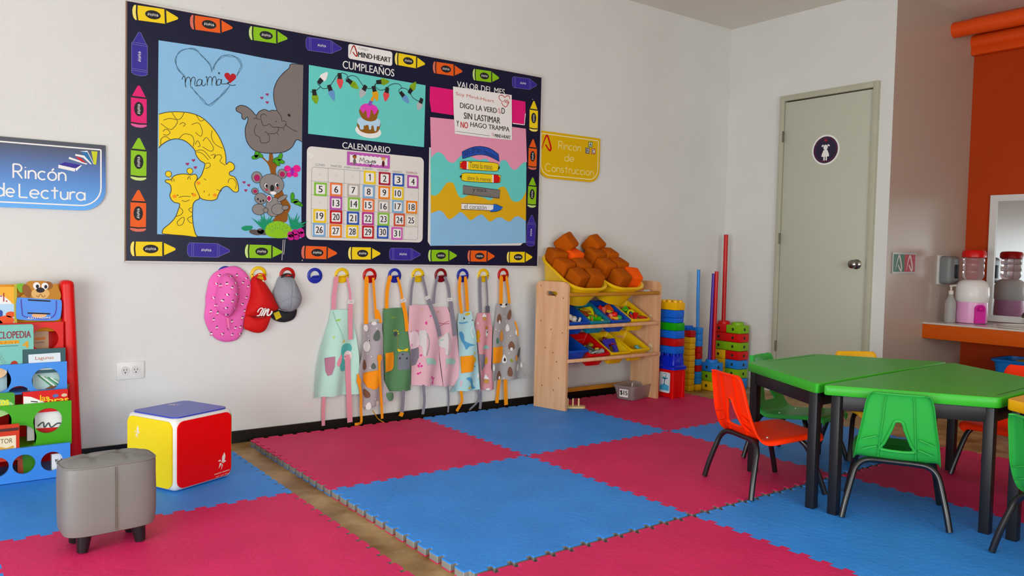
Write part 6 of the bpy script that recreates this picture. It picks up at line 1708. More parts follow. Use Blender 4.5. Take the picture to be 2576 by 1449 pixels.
toys(BINS[0], ['#E8E6DE', '#EDEBE6', '#E2E0DA', '#EDEAE0', '#E9E4C8', '#7A1A4A'], ['ball', 'stick', 'ball', 'ball', 'flat', 'flat'], 13, 'small toy piece among the white balls in the blue middle-tier bin', 'white ball pieces in a blue bin', .02, .12, .018)
toys(BINS[1], ['#D8D81A', '#C9D422', '#48A82C', '#DFDB30', '#B8862E', '#8C3A1A'], ['brick', 'stick', 'brick', 'flat', 'ring', 'stick'], 30, 'small yellow, green or brown toy piece in the teal bin', 'pieces in the teal bin')
toys(BINS[2], ['#D9341A', '#E8641A', '#C01A20', '#3A9C60', '#4A1E70', '#D8A83A', '#E87A6A'], ['ball', 'stick', 'brick', 'brick', 'ball', 'flat'], 30, 'small bright toy piece in the blue bin between the teal and yellow bins', 'pieces in the second blue bin')
toys(BINS[3], ['#4FA82E', '#C02A20', '#2E5AB0', '#8CC43A', '#B83030', '#D8D040'], ['flat', 'flat', 'flat', 'ring'], 26, 'small flat toy piece in the yellow middle-tier bin', 'pieces in the yellow middle-tier bin')
toys(BINS[4], ['#2A4A78', '#3A3A44'], ['brick', 'flat'], 6, 'small dark toy piece in the dark blue lower-tier bin', 'pieces in the lower blue bin', .08, .2)
toys(BINS[5], ['#9A8F3A', '#8E8E8A', '#6E6630', '#C7B64A', '#4A4A46', '#A8A8A2'], ['stick', 'brick', 'stick', 'flat'], 14, 'small olive or grey toy piece in the red bin', 'pieces in the red bin', .02, .13)
toys(BINS[6], ['#8E1A24', '#A02030', '#7C1E28'], ['flat', 'brick'], 6, 'small dark red toy piece behind the purple square frame', 'dark red pieces in a yellow bin', .10, .22)
toys(BINS[7], ['#4E8F8A', '#5C9A94'], ['flat', 'brick'], 2, 'small teal toy piece in the nearly empty yellow bin', 'teal pieces in the lower right bin', .03, .06)
m = MB()
fr = Frame(BINS[6] @ Vector((.004, .10, -.038)), (BINS[6].to_3x3() @ Vector((1, .08, 0))).normalized(), (BINS[6].to_3x3() @ Vector((0, .8, .55))).normalized(), (BINS[6].to_3x3() @ Vector((0, -.55, .8))).normalized())
PU = M('#3F3BA8', rough=.4)
o_, i_ = rrect(-.055, -.065, .055, .065, .008), rrect(-.022, -.026, .022, .026, .004)
n = len(o_)
vs = [fr.pt(x, z, d) for P, d in ((o_, 0), (o_, .014), (i_, .014), (i_, 0)) for x, z in P]
m.add(vs, [(k * n + j, k * n + (j + 1) % n, ((k + 1) % 4) * n + (j + 1) % n, ((k + 1) % 4) * n + j) for k in range(4) for j in range(n)], PU)
tag(m.build('square_frame_toy'), 'purple square frame toy propped in the lower yellow bin', 'toy')

# ---------------- clear box with the price label, peg board
bx = thing('plastic_box', 'clear plastic box with a $15 label on the pink mat under the shelf', 'box', (-1.338, -.347, .031), math.radians(13))
m = MB()
def lp(e, z):
    return [(x, y, z) for x, y in rrect(-e, -e, .205 + e, .125 + e, .012, 3)]
LL = [lp(0, 0), lp(.018, .088), lp(.024, .088), lp(.024, .094), lp(.0165, .094), lp(-.0015, .003)]
k = len(LL[0])
m.add([p for q in LL for p in q], [(i * k + j, i * k + (j + 1) % k, (i + 1) * k + (j + 1) % k, (i + 1) * k + j) for i in range(5) for j in range(k)] + [tuple(range(k)), tuple(range(5 * k, 6 * k))], clear('#D8CFD0', .22, .75, 1.3))
m.build('box', bx, local=True)
fr = Frame((-.0105, .062, .045), (0, -1, 0), (0, 0, 1), (-1, 0, 0))
m = MB().poly(fr, [(-.034, -.026), (.034, -.026), (.034, .026), (-.034, .026)], .006, m_white, .0008)
m.text(fr, '$15', -.028, -.016, .028, .018, .0066, m_ink, .03)
m.build('price_label', bx, local=True)
MB().box(m_white, (.075, .055, .055), (.006, .004, .1), .001, ry=.05).build('divider_stick', bx, local=True)
pg = thing('peg_board', 'small wooden board with upright pegs behind the left leg panel of the shelf', 'toy', (-1.850, -.318, .031), math.radians(-33))
m = MB()
m.add([(x, y, z) for z in (0, .013) for x, y in rrect(-.085, -.028, .085, .028, .025, 6)], [tuple(range(28)), tuple(range(28, 56))] + [(i, (i + 1) % 28, (i + 1) % 28 + 28, i + 28) for i in range(28)], M('#D9BE8C', rough=.6))
m.build('base', pg, local=True)
for x in (-.06, -.028, .005, .042):
    MB().lathe(M('#E2C898', rough=.6), [(.0055, .013), (.0055, .058), (.003, .061)], 12, T(x, .0, 0)).build('peg', pg, local=True)

# ================================================================== block towers in the corner
TC = {'blue': M('#2A66CC', rough=.35), 'red': M('#B40F1C', rough=.35), 'yellow': M('#E8B60A', rough=.35), 'green': M('#2E9A1E', rough=.35), 'light blue': M('#3C86DA', rough=.4), 'lime': M('#86B41E', rough=.4), 'rose': M('#D0202E', rough=.4), 'amber': M('#E9BC10', rough=.4)}
# sand bucket with castle lid
bk = thing('sand_bucket', 'red sand bucket with a blue castle lid beside the shelf', 'bucket', (-.985, -.36, .03))
BRD, BLB = M('#DA0A0E', rough=.25), M('#1E2FC0', rough=.25)
def rr3(x0, y0, x1, y1, r, z, n=4):
    return [(x, y, z) for x, y in rrect(x0, y0, x1, y1, r, n)]
def loft(m, mat, loops, c0=True, c1=True):
    k = len(loops[0])
    fs = [(i * k + j, i * k + (j + 1) % k, (i + 1) * k + (j + 1) % k, (i + 1) * k + j) for i in range(len(loops) - 1) for j in range(k)]
    if c0:
        fs.append(tuple(range(k - 1, -1, -1)))
    if c1:
        fs.append(tuple(range((len(loops) - 1) * k, len(loops) * k)))
    return m.add([p for q in loops for p in q], fs, mat)
bx0, by0, bx1, by1 = -1.045, -.435, -.925, -.285
m = loft(MB(), BRD, [rr3(bx0 + .010, by0 + .010, bx1 - .010, by1 - .010, .012, .032), rr3(bx0, by0, bx1, by1, .014, .215), rr3(bx0 - .004, by0 - .004, bx1 + .004, by1 + .004, .014, .236)])
for x in (bx0 + .012, bx1 - .012):
    for y in (by0 + .012, by1 - .012):
        loft(m, BRD, [rr3(x - .014, y - .014, x + .014, y + .014, .006, .030), rr3(x - .014, y - .014, x + .014, y + .014, .006, .215)])
bkt = m.build('bucket', bk)
m = loft(MB(), BLB, [rr3(bx0 - .010, by0 - .010, bx1 + .010, by1 + .010, .016, .226), rr3(bx0 - .010, by0 - .010, bx1 + .010, by1 + .010, .016, .246), rr3(bx0 + .004, by0 + .004, bx1 - .004, by1 - .004, .014, .256), rr3(bx0 + .006, by0 + .006, bx1 - .006, by1 - .006, .014, .305), rr3(bx0 + .014, by0 + .014, bx1 - .014, by1 - .014, .012, .318)])
for x in (bx0 + .025, (bx0 + bx1) / 2, bx1 - .025):
    for y in (by0 + .022, (by0 + by1) / 2, by1 - .022):
        m.lathe(BLB, [(.013, .312), (.013, .331), (.010, .334)], 12, T(x, y, 0))
m.build('castle_lid', bk)
fr = Frame((bx0 - .001, 0, 0), (0, -1, 0), (0, 0, 1), (-1, 0, 0))
m = MB().poly(fr, rrect(.315, .065, .410, .205, .010), .006, M('#D9E6EE', rough=.4), .004)
m.poly(fr, [(.322, .08), (.403, .08), (.403, .115), (.36, .125), (.322, .11)], .0065, M('#5AB0DA', rough=.4))
m.line(fr, [(.360, .115), (.366, .16)], .006, .0068, M('#234A66', rough=.5))
for a in (.5, 1.3, 2.1, 2.8):
    m.line(fr, [(.366, .158), (.366 + .028 * math.cos(a), .158 + .020 * math.sin(a))], .007, .0069, M('#2C8AA0', rough=.5))
m.line(fr, smooth([(.352, .190), (.366, .196), (.380, .190), (.372, .178), (.366, .166)], 4), .003, .0068, m_ink)
m.build('label', bkt)
# studded bricks on the bucket lid, from the bottom up
z = .3345
def brick(x0, y0, x1, y1, z0, h, mat, studs, lab, name='toy_brick', group='stacked studded bricks', top=True):
    m = MB().box(mat, ((x0 + x1) / 2, (y0 + y1) / 2, z0 + h / 2), (x1 - x0, y1 - y0, h - .001), .004)
    if studs and top:
        for i in range(studs[0]):
            for j in range(studs[1]):
                m.lathe(mat, [(.017, h / 2 - .002), (.017, h / 2 + .011), (.014, h / 2 + .014)], 14, T(x0 + (x1 - x0) * (i + .5) / studs[0], y0 + (y1 - y0) * (j + .5) / studs[1], z0 + h / 2))
    return tag(m.build(name), lab, 'block', group)
for i, (c, h, dx, lab) in enumerate((('blue', .052, 0, 'blue studded brick directly on the bucket lid'), ('red', .054, .001, 'red studded brick in the tower on the bucket'), ('blue', .054, 0, 'blue studded brick between the red and green ones of the tower'),
                                ('green', .053, 0, 'green studded brick, middle of the tower on the bucket'), ('blue', .034, -.008, 'thin blue studded brick sitting on the green one'), ('blue', .053, -.006, 'blue studded brick just under the yellow top brick'), ('yellow', .053, -.002, 'yellow studded brick topping the tower on the bucket'))):
    brick(bx0 + .002 - dx * .2, by0 - .002 - dx * .5, bx1 - .020 + dx, by1 + .006 + dx, z, h, TC[c], (2, 3), lab, top=(i in (3, 6)))
    z += h
# two thin stacks of small blocks
for i in range(9):
    brick(-.592 + .0015 * (i % 3), -.184, -.530 + .0015 * (i % 3), -.122, .0448 * i, .0445, TC['yellow'], None, 'yellow small block in the all-yellow stack, %s' % ('lowest of the stack', 'second from the floor', 'third from the floor', 'fourth from the floor', 'middle of the stack', 'fourth from the top yellow', 'third from the top yellow', 'second from the top yellow', 'topmost yellow one')[i], 'toy_block', 'small blocks in the yellow stack')
brick(-.590, -.184, -.528, -.122, .404, .048, TC['red'], None, 'red small block capping the all-yellow stack', 'toy_block', 'small blocks in the yellow stack')
brick(-.592, -.150, -.520, -.095, .453, .034, TC['blue'], None, 'long blue block lying on top of the red cap of the yellow stack', 'toy_block')
for i, (c, lab) in enumerate((('yellow', 'yellow small block at the foot of the mixed blue and red stack'), ('light blue', 'lowest blue small block of the mixed stack'), ('light blue', 'second lowest blue small block of the mixed stack'), ('red', 'lowest red small block of the mixed stack'), ('light blue', 'blue small block sandwiched by red ones in the mixed stack'),
                              ('red', 'red small block just above the middle of the mixed stack'), ('red', 'highest red small block of the mixed stack'), ('light blue', 'third blue small block from the top of the mixed stack'), ('light blue', 'blue small block under the top one of the mixed stack'), ('light blue', 'topmost blue small block, holding the light blue pole'))):
    brick(-.511 + .002 * (i % 2), -.190, -.454 + .002 * (i % 2), -.133, .0473 * i, .047, TC[c], None, lab, 'toy_block', 'small blocks in the mixed stack')
m = MB().tube(M('#4A8ED8', rough=.4), [(-.482, -.160, .473), (-.480, -.152, .69), (-.474, -.145, .905)], .0125, 14)
tag(m.build('pole'), 'light blue plastic pole standing on the mixed blue and red stack', 'pole')
def cube_block(x0, y0, x1, y1, z0, h, mat, lab, group, collar=0.0, units=1, nx=1):
    m = MB().box(mat, ((x0 + x1) / 2, (y0 + y1) / 2, z0 + h / 2), (x1 - x0, y1 - y0, h - .001), .007)
    hk = M('#2A2A22', rough=.8)
    for i in range(units):
        y = y0 + (y1 - y0) * (i + .5) / units
        m.poly(Frame((x0, 0, 0), (0, -1, 0), (0, 0, 1), (-1, 0, 0)), ell(-y, z0 + h / 2, .011, .012, n=16), .0004, hk)
    m.poly(Frame((0, y0, 0), (1, 0, 0), (0, 0, 1), (0, -1, 0)), ell((x0 + x1) / 2, z0 + h / 2, .011, .012, n=16), .0004, hk)
    if collar:
        m.lathe(mat, [(.046, h / 2 - .003), (.046, h / 2 + collar - .004), (.042, h / 2 + collar), (.034, h / 2 + collar), (.034, h / 2 - .002)], 24, T((x0 + x1) / 2, y0 + (y1 - y0) * .5, z0 + h / 2))
    return tag(m.build('cube_block'), lab, 'block', group)
g = 'cube blocks with holes'
for z0, h, c, col_, lab in ((.0, .072, 'amber', 0, 'yellow holed block at the bottom of the short pole stack'), (.072, .072, 'lime', 0, 'green holed block in the middle of the short pole stack'), (.144, .066, 'light blue', .022, 'blue holed block with a collar, holding the red and purple poles')):
    cube_block(-.430, -.277, -.315, -.150, z0, h, TC[c], lab, g, col_)
tag(MB().tube(M('#C4182E', rough=.35), [(-.366, -.222, .19), (-.358, -.220, .895)], .0145, 14).build('pole'), 'red plastic pole of middle height, next to the purple one', 'pole')
tag(MB().tube(M('#4A2E96', rough=.35), [(-.392, -.205, .19), (-.368, -.200, .878)], .0125, 14).build('pole'), 'purple plastic pole leaning close behind the shorter red pole', 'pole')
for z0, h, c, col_, lab in ((.0, .078, 'light blue', 0, 'blue holed block at the bottom of the wide stack'), (.078, .070, 'lime', 0, 'green holed block second from the floor in the wide stack'), (.148, .069, 'light blue', 0, 'blue holed block third from the floor in the wide stack'), (.217, .069, 'rose', 0, 'red holed block under the long green one of the wide stack')):
    cube_block(-.171, -.307, -.056, -.176, z0, h, TC[c], lab, g, col_)
cube_block(-.171, -.307, -.056, -.043, .286, .067, TC['lime'], 'long green holed block in the wide stack', g, 0, 2)
cube_block(-.171, -.307, -.056, -.043, .353, .067, TC['rose'], 'long red holed block near the top of the wide stack', g, 0, 2)
cube_block(-.171, -.307, -.056, -.176, .420, .064, TC['lime'], 'green holed block with a round collar on top of the wide stack', g, .020)
cube_block(-.171, -.174, -.056, -.043, .420, .064, TC['rose'], 'red holed block with a collar, holding the tallest pole', g, .020)
for z0, h, lab in ((.0, .072, 'lowest yellow holed block at the back of the wide stack'), (.072, .072, 'second yellow holed block at the back of the wide stack'), (.144, .071, 'yellow holed block behind the pole stack collar'), (.215, .070, 'upper yellow holed block under the long green one')):
    cube_block(-.171, -.174, -.056, -.043, z0, h, TC['amber'], lab, g)
tag(MB().tube(M('#BE1420', rough=.35), [(-.118, -.108, .486), (-.108, -.098, 1.178)], .0165, 14).build('pole'), 'tall dark red plastic pole, the highest of the corner', 'pole')

# ================================================================== tables
m_tgreen = M('#46A840', rough=.38, var=.05, vs=3, bump=.04, bs=30)
m_tyel = M('#EDB208', rough=.38)
m_blk = M('#17171A', rough=.42)
HT = .53
def table(name, lab, loc, rz, corners, top, legs, groove=None):
    o = thing(name, lab, 'table', loc, rz, 'children tables pushed together')
    c = []
    k = len(corners)
    for i in range(k):                                    # rounded corners
        p0, p1, p2 = Vector(corners[i - 1]), Vector(corners[i]), Vector(corners[(i + 1) % k])
        a, b = p1 + (p0 - p1).normalized() * .02, p1 + (p2 - p1).normalized() * .02
        c += [tuple(a * (1 - t) ** 2 + p1 * 2 * t * (1 - t) + b * t * t) for t in (0, .25, .5, .75, 1)]
    ce = sum((Vector(q) for q in corners), Vector((0, 0))) / k
    ins = lambda q, e: (q[0] + (ce.x - q[0]) * e, q[1] + (ce.y - q[1]) * e)
    loops = [[(*ins(q, .006), .492 - .03) for q in c], [(*q, .496 - .03) for q in c], [(*q, HT - .034) for q in c], [(*ins(q, .008), HT - .03) for q in c]]
    m = loft(MB(), top, loops)
    if groove:
        gm = M('#256B22', rough=.5)
        m.line(FLOOR, groove, .006, HT - .0296, gm)
    m.build('table_top', o, local=True)
    for x, y in legs:
        MB().box(m_blk, (x, y, .23), (.036, .036, .46), .003).build('leg', o, local=True)
    for i in range(len(legs)):
        a, b = Vector(legs[i]), Vector(legs[(i + 1) % len(legs)])
        d = b - a
        MB().box(m_blk, ((a.x + b.x) / 2, (a.y + b.y) / 2, .4325), (d.length - .034, .024, .055), .002, rz=math.atan2(d.y, d.x)).build('apron_rail', o, local=True)
    return o
S, Q = .586, .5075
TRAP = [(-S, 0), (S, 0), (S / 2, Q), (-S / 2, Q)]
TLEG = [(-S + .055, .034), (S - .055, .034), (S / 2 - .02, Q - .034), (-S / 2 + .02, Q - .034)]
a = .046
table('trapezoid_table', 'far green trapezoid table with black legs, nearer the toilet door', (-1.809 - .012 * math.sin(a), -2.339 + .012 * math.cos(a), .03), a, TRAP, m_tgreen, TLEG, [(-S / 2 + .11, Q - .03), (S / 2 - .06, Q - .03)])
table('trapezoid_table', 'near green trapezoid table with black legs, touching the yellow table', (-1.809 + .012 * math.sin(a), -2.339 - .012 * math.cos(a), .03), a + PI, TRAP, m_tgreen, TLEG, [(-S / 2 + .10, Q - .03), (S / 2 - .06, Q - .03)])
table('trapezoid_table', 'yellow trapezoid table at the right edge of the view', (-1.772, -3.394, .03), .015, TRAP, m_tyel, TLEG)

# ================================================================== chairs
CHS = {'green': M('#42A650', rough=.42, spec=.35), 'orange': M('#F44C02', rough=.45, spec=.15), 'yellow': M('#EDB40A', rough=.36)}
m_tube = M('#141416', rough=.28, spec=.6)
PROF = [(.166, .222, .112), (.171, .238, .130), (.160, .251, .142), (.125, .256, .148), (.04, .252, .150), (-.05, .246, .148), (-.098, .246, .145), (-.128, .262, .142), (-.143, .292, .138), (-.150, .316, .1345),
        (-.158, .345, .129), (-.165, .375, .1235), (-.171, .400, .119), (-.178, .430, .114), (-.186, .462, .109), (-.193, .484, .100), (-.200, .494, .088), (-.210, .490, .084)]
HOLE = {8: .055, 9: .046, 10: .034, 11: .022, 12: .012}
PROF = [(x * (1.08 if x > 0 else 1), z + (.020 * (x + .10) / .27 if i_ < 7 else 0) - .018 * max(0, min(1, (.494 - z) / .12)), w) for i_, (x, z, w) in enumerate(PROF)]
def make_chair(colr, lab, loc, rz):
    o = thing('school_chair', lab, 'chair', loc, rz, 'plastic school chairs')
    mt = CHS[colr]
    n = len(PROF)
    cols = []
    nrm = []
    for i in range(n):
        a, b = PROF[max(0, i - 1)], PROF[min(n - 1, i + 1)]
        tx, tz = b[0] - a[0], b[1] - a[1]
        l = math.hypot(tx, tz)
        nrm.append((tz / l * -1 if False else -abs(tz / l), (tx / l if tz > 0 else tx / l)))
    TS = (-1.0, -1.0, -.78, -.45, 'a', 0, 'b', .45, .78, 1.0, 1.0)
    vs, fs = [], []
    for i, (x, z, w) in enumerate(PROF):
        h = HOLE.get(i, .013 if i > 12 else .047) / w
        for j, t in enumerate(TS):
            u = -h if t == 'a' else h if t == 'b' else t
            lipk = j in (0, len(TS) - 1)
            back = max(0, min(1, (i - 6) / 4))
            off = .020 if lipk else 0
            bow = -.010 * (1 - u * u) * back + (-.006 * (1 - u * u)) * (1 - back) * 0
            vs.append((x + bow - off * back + (0 if back > .5 else 0), u * (w + (.004 if lipk else 0)), z - off * (1 - back) - .008 * (1 - u * u) * (1 - back) * (1 if i > 2 else 0)))
    W_ = len(TS)
    for i in range(n - 1):
        for j in range(W_ - 1):
            if j in (4, 5) and 8 <= i < 12:
                continue
            fs.append((i * W_ + j, i * W_ + j + 1, (i + 1) * W_ + j + 1, (i + 1) * W_ + j))
    m = MB().add(vs, fs, mt)
    sh = m.build('seat_shell', o, 80, local=True)
    so = sh.modifiers.new('solid', 'SOLIDIFY')
    so.thickness = .006
    so.offset = 0
    su = sh.modifiers.new('smooth', 'SUBSURF')
    su.levels = su.render_levels = 2
    # raised rim of the opening and stiffening ribs on the back
    g = lambda i, j: Vector(vs[i * W_ + j])
    loop = [g(i, 4) for i in range(8, 13)] + [g(i, 6) for i in range(12, 7, -1)]
    loop = [p + Vector((-.004, 0, 0)) for p in loop]
    MB().tube(mt, [Vector(p) for p in smooth([tuple(p) for p in loop], 3, True)], .006, 8, closed=True).build('opening_rim', sh, 80, local=True)
    for s_ in (3, 7):
        P = [g(i, s_) for i in range(7, 16)]
        m = MB()
        k = len(P)
        q = [(p.x + dx, p.y + dy, p.z) for dx, dy in ((-.001, -.0018), (-.001, .0018), (-.010, .0018), (-.010, -.0018)) for p in P]
        m.add(q, [(i, i + 1, (i + 1) + k, i + k) for i in range(k - 1)] + [(i + k, i + 1 + k, i + 1 + 2 * k, i + 2 * k) for i in range(k - 1)] + [(i + 2 * k, i + 1 + 2 * k, i + 1 + 3 * k, i + 3 * k) for i in range(k - 1)] + [(0, k, 2 * k, 3 * k), (k - 1, 2 * k - 1, 3 * k - 1, 4 * k - 1)], mt)
        m.build('rib', sh, local=True)
    for sg in (-1, 1):
        for zz, dx in ((.317, -.006), (.277, -.004)):
            MB().box(mt, (-.160 - (zz - .277) * .2 + dx, sg * .094, zz), (.012, .050, .004), .001, rx=-sg * .35).build('gusset', sh, local=True)
    for sx, sy, sz in ((.115, .085, .0155), (.115, -.085, .0155), (-.055, .085, .002), (-.055, -.085, .002)):
        MB().lathe(M('#D8D4C8', rough=.3, metal=.6), [(.006, .2265), (.0055, .231), (.003, .2325)], 10, T(sx, sy, sz)).build('rivet', sh, local=True)
    for sg in (-1, 1):
        P = smooth([(-.185, sg * .180, .004), (-.172, sg * .168, .070), (-.150, sg * .150, .152), (-.138, sg * .138, .192), (-.128, sg * .112, .216), (-.120, sg * .075, .221), (-.118, 0, .221)], 4)
        MB().tube(m_tube, P, .0115, 12).build('leg', o, 60, local=True)
        P = smooth([(.172, sg * .172, .004), (.150, sg * .160, .075), (.118, sg * .143, .165), (.098, sg * .130, .205), (.080, sg * .104, .226), (.070, sg * .065, .231), (.068, 0, .231)], 4)
        MB().tube(m_tube, P, .0115, 12).build('leg', o, 60, local=True)
    return o
R = math.radians
ch = make_chair('orange', 'orange plastic chair pulled out beside the far green table', (-2.244, -2.032, .03), R(-20))
chg = make_chair('green', 'green plastic chair in front of the near green table, its back to the room', (-2.103, -2.520, .03), R(29))
dup(chg, (-1.735, -1.850, .03), R(-82), 'green plastic chair behind the far green table, on the toilet door side', 'plastic school chairs')
dup(chg, (-2.178, -3.185, .03), R(-30), 'green plastic chair cut off by the right edge, at the yellow table', 'plastic school chairs')
make_chair('yellow', 'yellow plastic chair behind the green tables, below the toilet door', (-1.315, -1.985, .03), R(-127))
dup(ch, (-1.185, -2.570, .03), R(180), 'orange plastic chair behind the near green table, in front of the orange wall', 'plastic school chairs')

# ================================================================== sink recess
sl_t = M('#D9D4CB', rough=.18, coat=.3)
ctr = thing('sink_counter', 'orange sink counter with a white tiled top in the recess', 'counter', (.82, -2.5, .463))
MB().box(M('#CA6004', rough=.5, spec=.25, bump=.1, bs=70), (.82, -2.47, .513), (.597, 2.276, .100), .004).build('counter_slab', ctr)
MB().box(sl_t, (.825, -2.47, .569), (.588, 2.276, .012), .002).build('tile_top', ctr)
snk = thing('sink', 'white oval wash basin set in the orange counter', 'sink', (.84, -2.05, .45))
m = MB().lathe(M('#E4E2DC', rough=.12, coat=.5), [(.02, .43), (.10, .435), (.17, .47), (.20, .52), (.215, .574), (.225, .582), (.24, .580), (.243, .5755), (.20, .5754), (.19, .55), (.15, .49), (.08, .46), (.015, .457)], 36, T(.835, -1.99, 0), 1.0, 1.3)
m.build('basin', snk)
fc = thing('faucet', 'chrome faucet at the back of the wash basin', 'faucet', (1.07, -1.82, .575))
mch = M('#7E7C78', rough=.15, metal=1)
m = MB().tube(mch, smooth([(1.065, -1.80, .576), (1.065, -1.80, .63), (1.05, -1.80, .655), (1.0, -1.80, .655), (.965, -1.80, .635)], 4), .011, 10)
m.build('spout', fc)
MB().lathe(mch, [(.022, .5755), (.020, .59), (.013, .60)], 16, T(1.065, -1.80, 0)).build('base', fc)
MB().box(mch, (1.07, -1.80, .675), (.05, .014, .01), .003).build('handle', fc)
mir = thing('mirror', 'white framed mirror on the orange wall above the sink', 'mirror', (1.12, -2.1, .575))
fy = [(1.5, 1.493), (1.522, 0.581)]
y0, z1, z0 = fy[0][0], fy[0][1], .578
for r in ((y0, z0, y0 + .045, z1), (y0 + 1.15, z0, y0 + 1.195, z1), (y0 + .045, z1 - .045, y0 + 1.15, z1), (y0 + .045, z0, y0 + 1.15, z0 + .045)):
    MB().poly(SINKW, [(r[0], r[1]), (r[2], r[1]), (r[2], r[3]), (r[0], r[3])], .022, M('#DAD8D6', rough=.35), .021).build('frame_rail', mir)
MB().poly(SINKW, [(y0 + .04, z0 + .04), (y0 + 1.155, z0 + .04), (y0 + 1.155, z1 - .04), (y0 + .04, z1 - .04)], .010, M('#D6DADC', rough=.02, metal=1), .008).build('mirror_glass', mir)
sg = thing('logo_sign', 'small metal framed green and red sign on the recess side wall', 'sign', (.25, -1.331, .9))
q = [(0.062, 1.06), (0.378, 1.055), (0.379, 0.918), (0.079, 0.914)]
x0, x1, z0, z1 = q[0][0], q[1][0], q[2][1], q[0][1]
MB().poly(RECESS, [(x0, z0), (x1, z0), (x1, z1), (x0, z1)], .008, M('#8E8A86', rough=.35, metal=.7), .0075).build('frame', sg)
xm = (x0 + x1) / 2
for a, b, h, nm in ((x0 + .015, xm, '#1F6048', 'green_panel'), (xm, x1 - .012, '#A31C36', 'red_panel')):
    m = MB().poly(RECESS, [(a, z0 + .012), (b, z0 + .012), (b, z1 - .012), (a, z1 - .012)], .0088, M(h, rough=.4), .0006)
    logo(m, RECESS, (a + b) / 2, (z0 + z1) / 2 - .002, (z1 - z0) * .72, .013, .0093, M('#D8D2CE', rough=.4))
    m.build(nm, sg)
ds = thing('soap_dispenser', 'grey wall soap dispenser left of the mirror', 'dispenser', (.8, -1.331, .83))
q = [(0.683, 1.03), (0.963, 1.012), (0.963, 0.85), (0.708, 0.848)]
x0, x1, z0, z1 = q[0][0] + .02, q[1][0] - .115, q[2][1] - .005, q[0][1] + .015
m = MB().box(M('#77797A', rough=.4), ((x0 + x1) / 2, -1.331 - .048, (z0 + z1) / 2), (x1 - x0, .095, z1 - z0), .028, seg=4)
m.build('body', ds)
MB().box(M('#C9C9C7', rough=.4), ((x0 + x1) / 2, -1.331 - .008, (z0 + z1) / 2), (x1 - x0 + .02, .015, z1 - z0 + .01), .004).build('back_plate', ds)
MB().box(m_ink, ((x0 + x1) / 2 + .01, -1.331 - .098, (z0 + z1) / 2 - .01), (.05, .012, .10), .005).build('push_button', ds)
m_fr = clear('#E6E8E6', .35, .7, 1.25)
bt = thing('pump_bottle', 'frosted plastic pump bottle on the counter below the soap dispenser', 'bottle', (.68, -1.43, .5755))
X = T(.690, -1.440, .5755)
MB().lathe(m_fr, [(.030, 0), (.035, .004), (.036, .13), (.033, .15), (.016, .185), (.014, .205)], 24, X).build('bottle', bt)
m = MB().lathe(M('#D8D2C6', rough=.5), [(.016, .2), (.016, .225), (.006, .228), (.006, .255)], 16, X)
m.tube(M('#D8D2C6', rough=.5), [X @ Vector((-.012, 0, .258)), X @ Vector((.045, -.012, .262))], .007, 8)
m.build('pump', bt)
# plain water dispenser (the figure it is shaped as in the photograph is left out)
wd = thing('water_dispenser', 'white and pink tabletop water dispenser with a red capped bottle beside the mirror', 'dispenser', (.82, -1.53, .5755))
X = T(.800, -1.535, .5755)
MB().lathe(M('#E6E3E1', rough=.3), [(.098, .150), (.104, .162), (.106, .20), (.103, .255), (.092, .285), (.07, .302), (.058, .306)], 32, X).build('upper_body', wd)
MB().lathe(M('#E2A6CE', rough=.3), [(.090, 0), (.100, .006), (.102, .06), (.098, .150)], 32, X).build('lower_body', wd)
fr = Frame(X @ Vector((0, 0, 0)), (.80, -.60, 0), (0, 0, 1), (-.60, -.80, 0))
m = MB()
m.poly(fr, rrect(-.036, .006, .036, .135, (.004, .004, .03, .03), 6), .108, M('#D0449E', rough=.35), .02)
m.poly(fr, rrect(-.027, .088, .027, .128, (.002, .002, .024, .024), 6), .1085, M('#B41E86', rough=.35))
m.build('tap_panel', wd)
m = MB().box(M('#D83A94', rough=.3), (0, 0, 0), (.024, .02, .016), .004, X=T(*fr.pt(0, .107, .110), rz=math.atan2(-.6, .8)))
m.build('tap', wd)
MB().lathe(clear('#E8D8DC', .12, .85, 1.3), [(.050, .304), (.060, .316), (.068, .332), (.068, .365), (.063, .371), (.068, .378), (.068, .415), (.063, .421), (.068, .428), (.068, .452), (.058, .464)], 28, X).build('water_bottle', wd)
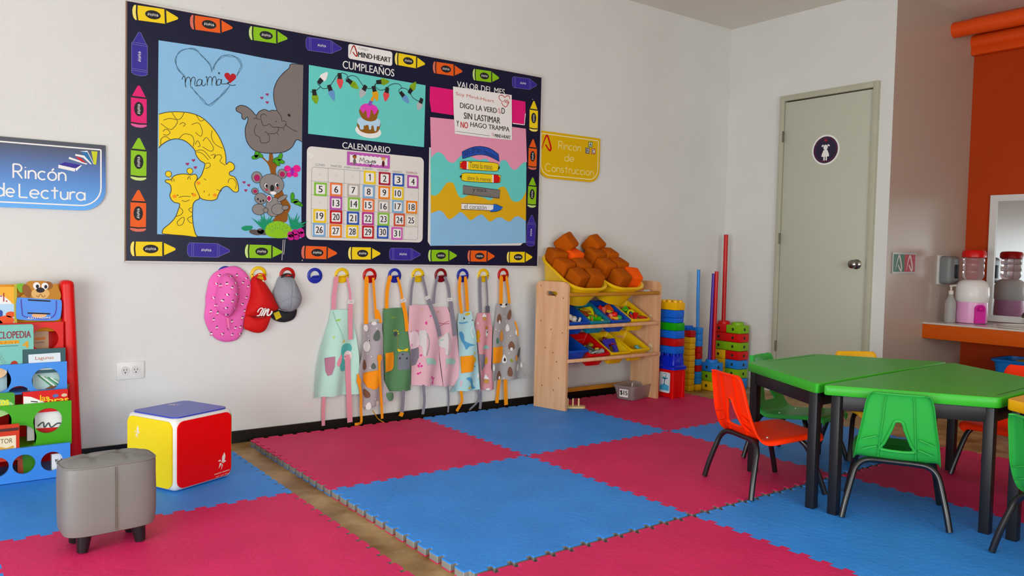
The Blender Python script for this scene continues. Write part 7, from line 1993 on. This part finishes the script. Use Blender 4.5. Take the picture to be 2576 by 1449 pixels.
MB().lathe(M('#C81410', rough=.3), [(.066, .460), (.076, .466), (.076, .498), (.066, .512), (.03, .516)], 28, X).build('bottle_cap', wd)
# blue tray bin under the counter
bb = thing('storage_tub', 'blue tub with yellow contents under the sink counter', 'tub', (.82, -1.95, 0))
MB().add(*bin_mesh(.30, .52, .33, None, taper=.03, rr=.05, lip=.014), M('#2A74C4', rough=.4), T(.86, -2.235, .352)).build('tub', bb)
tag(MB().box(M('#E0B41A', rough=.5), (.84, -1.97, .330), (.16, .26, .03), .01, rx=.05).box(M('#E0B41A', rough=.5), (.84, -1.97, .18), (.14, .22, .30), .01).build('folded_cloth'), 'folded yellow cloth lying in the blue tub under the counter', 'cloth')

# ------------------------------------------------------------------ sign on the toilet door
sn = thing('restroom_sign', 'round girls restroom sign on the grey-green door', 'sign', (-.014, -.855, 1.68))
cy, cz = (0.865, 1.775)
fr = DOORW
m = MB().poly(fr, ell(cy, cz, .106, .106, n=48), .017, m_white, .003)
m.build('disc', sn)
m = MB().poly(fr, ell(cy, cz, .094, .094, n=48), .0174, M('#221A36', rough=.35))
m.line(fr, ell(cy, cz, .084, n=48), .0025, .0177, M('#8A1E44', rough=.4), closed=True)
m.build('dark_field', sn)
m = MB()
w_ = m_white
m.poly(fr, ell(cy, cz + .018, .017, .018, n=20), .018, w_)
for s_ in (-1, 1):
    m.poly(fr, ell(cy + s_ * .023, cz + .030, .010, .006, -s_ * .7, 12), .018, w_)
    m.poly(fr, [(cy + s_ * .003, cz - .075), (cy + s_ * .014, cz - .075), (cy + s_ * .014, cz - .045), (cy + s_ * .003, cz - .045)], .018, w_)
    m.line(fr, [(cy + s_ * .012, cz - .002), (cy + s_ * .024, cz - .03), (cy + s_ * .027, cz - .045)], .006, .018, w_)
m.poly(fr, [(cy - .009, cz + .003), (cy + .009, cz + .003), (cy + .027, cz - .048), (cy - .027, cz - .048)], .0181, w_)
m.build('girl_symbol', sn)
m = MB()
m.poly(fr, heart(cy, cz + .066, .012), .018, M('#A01038', rough=.4))
m.build('red_mark', sn)
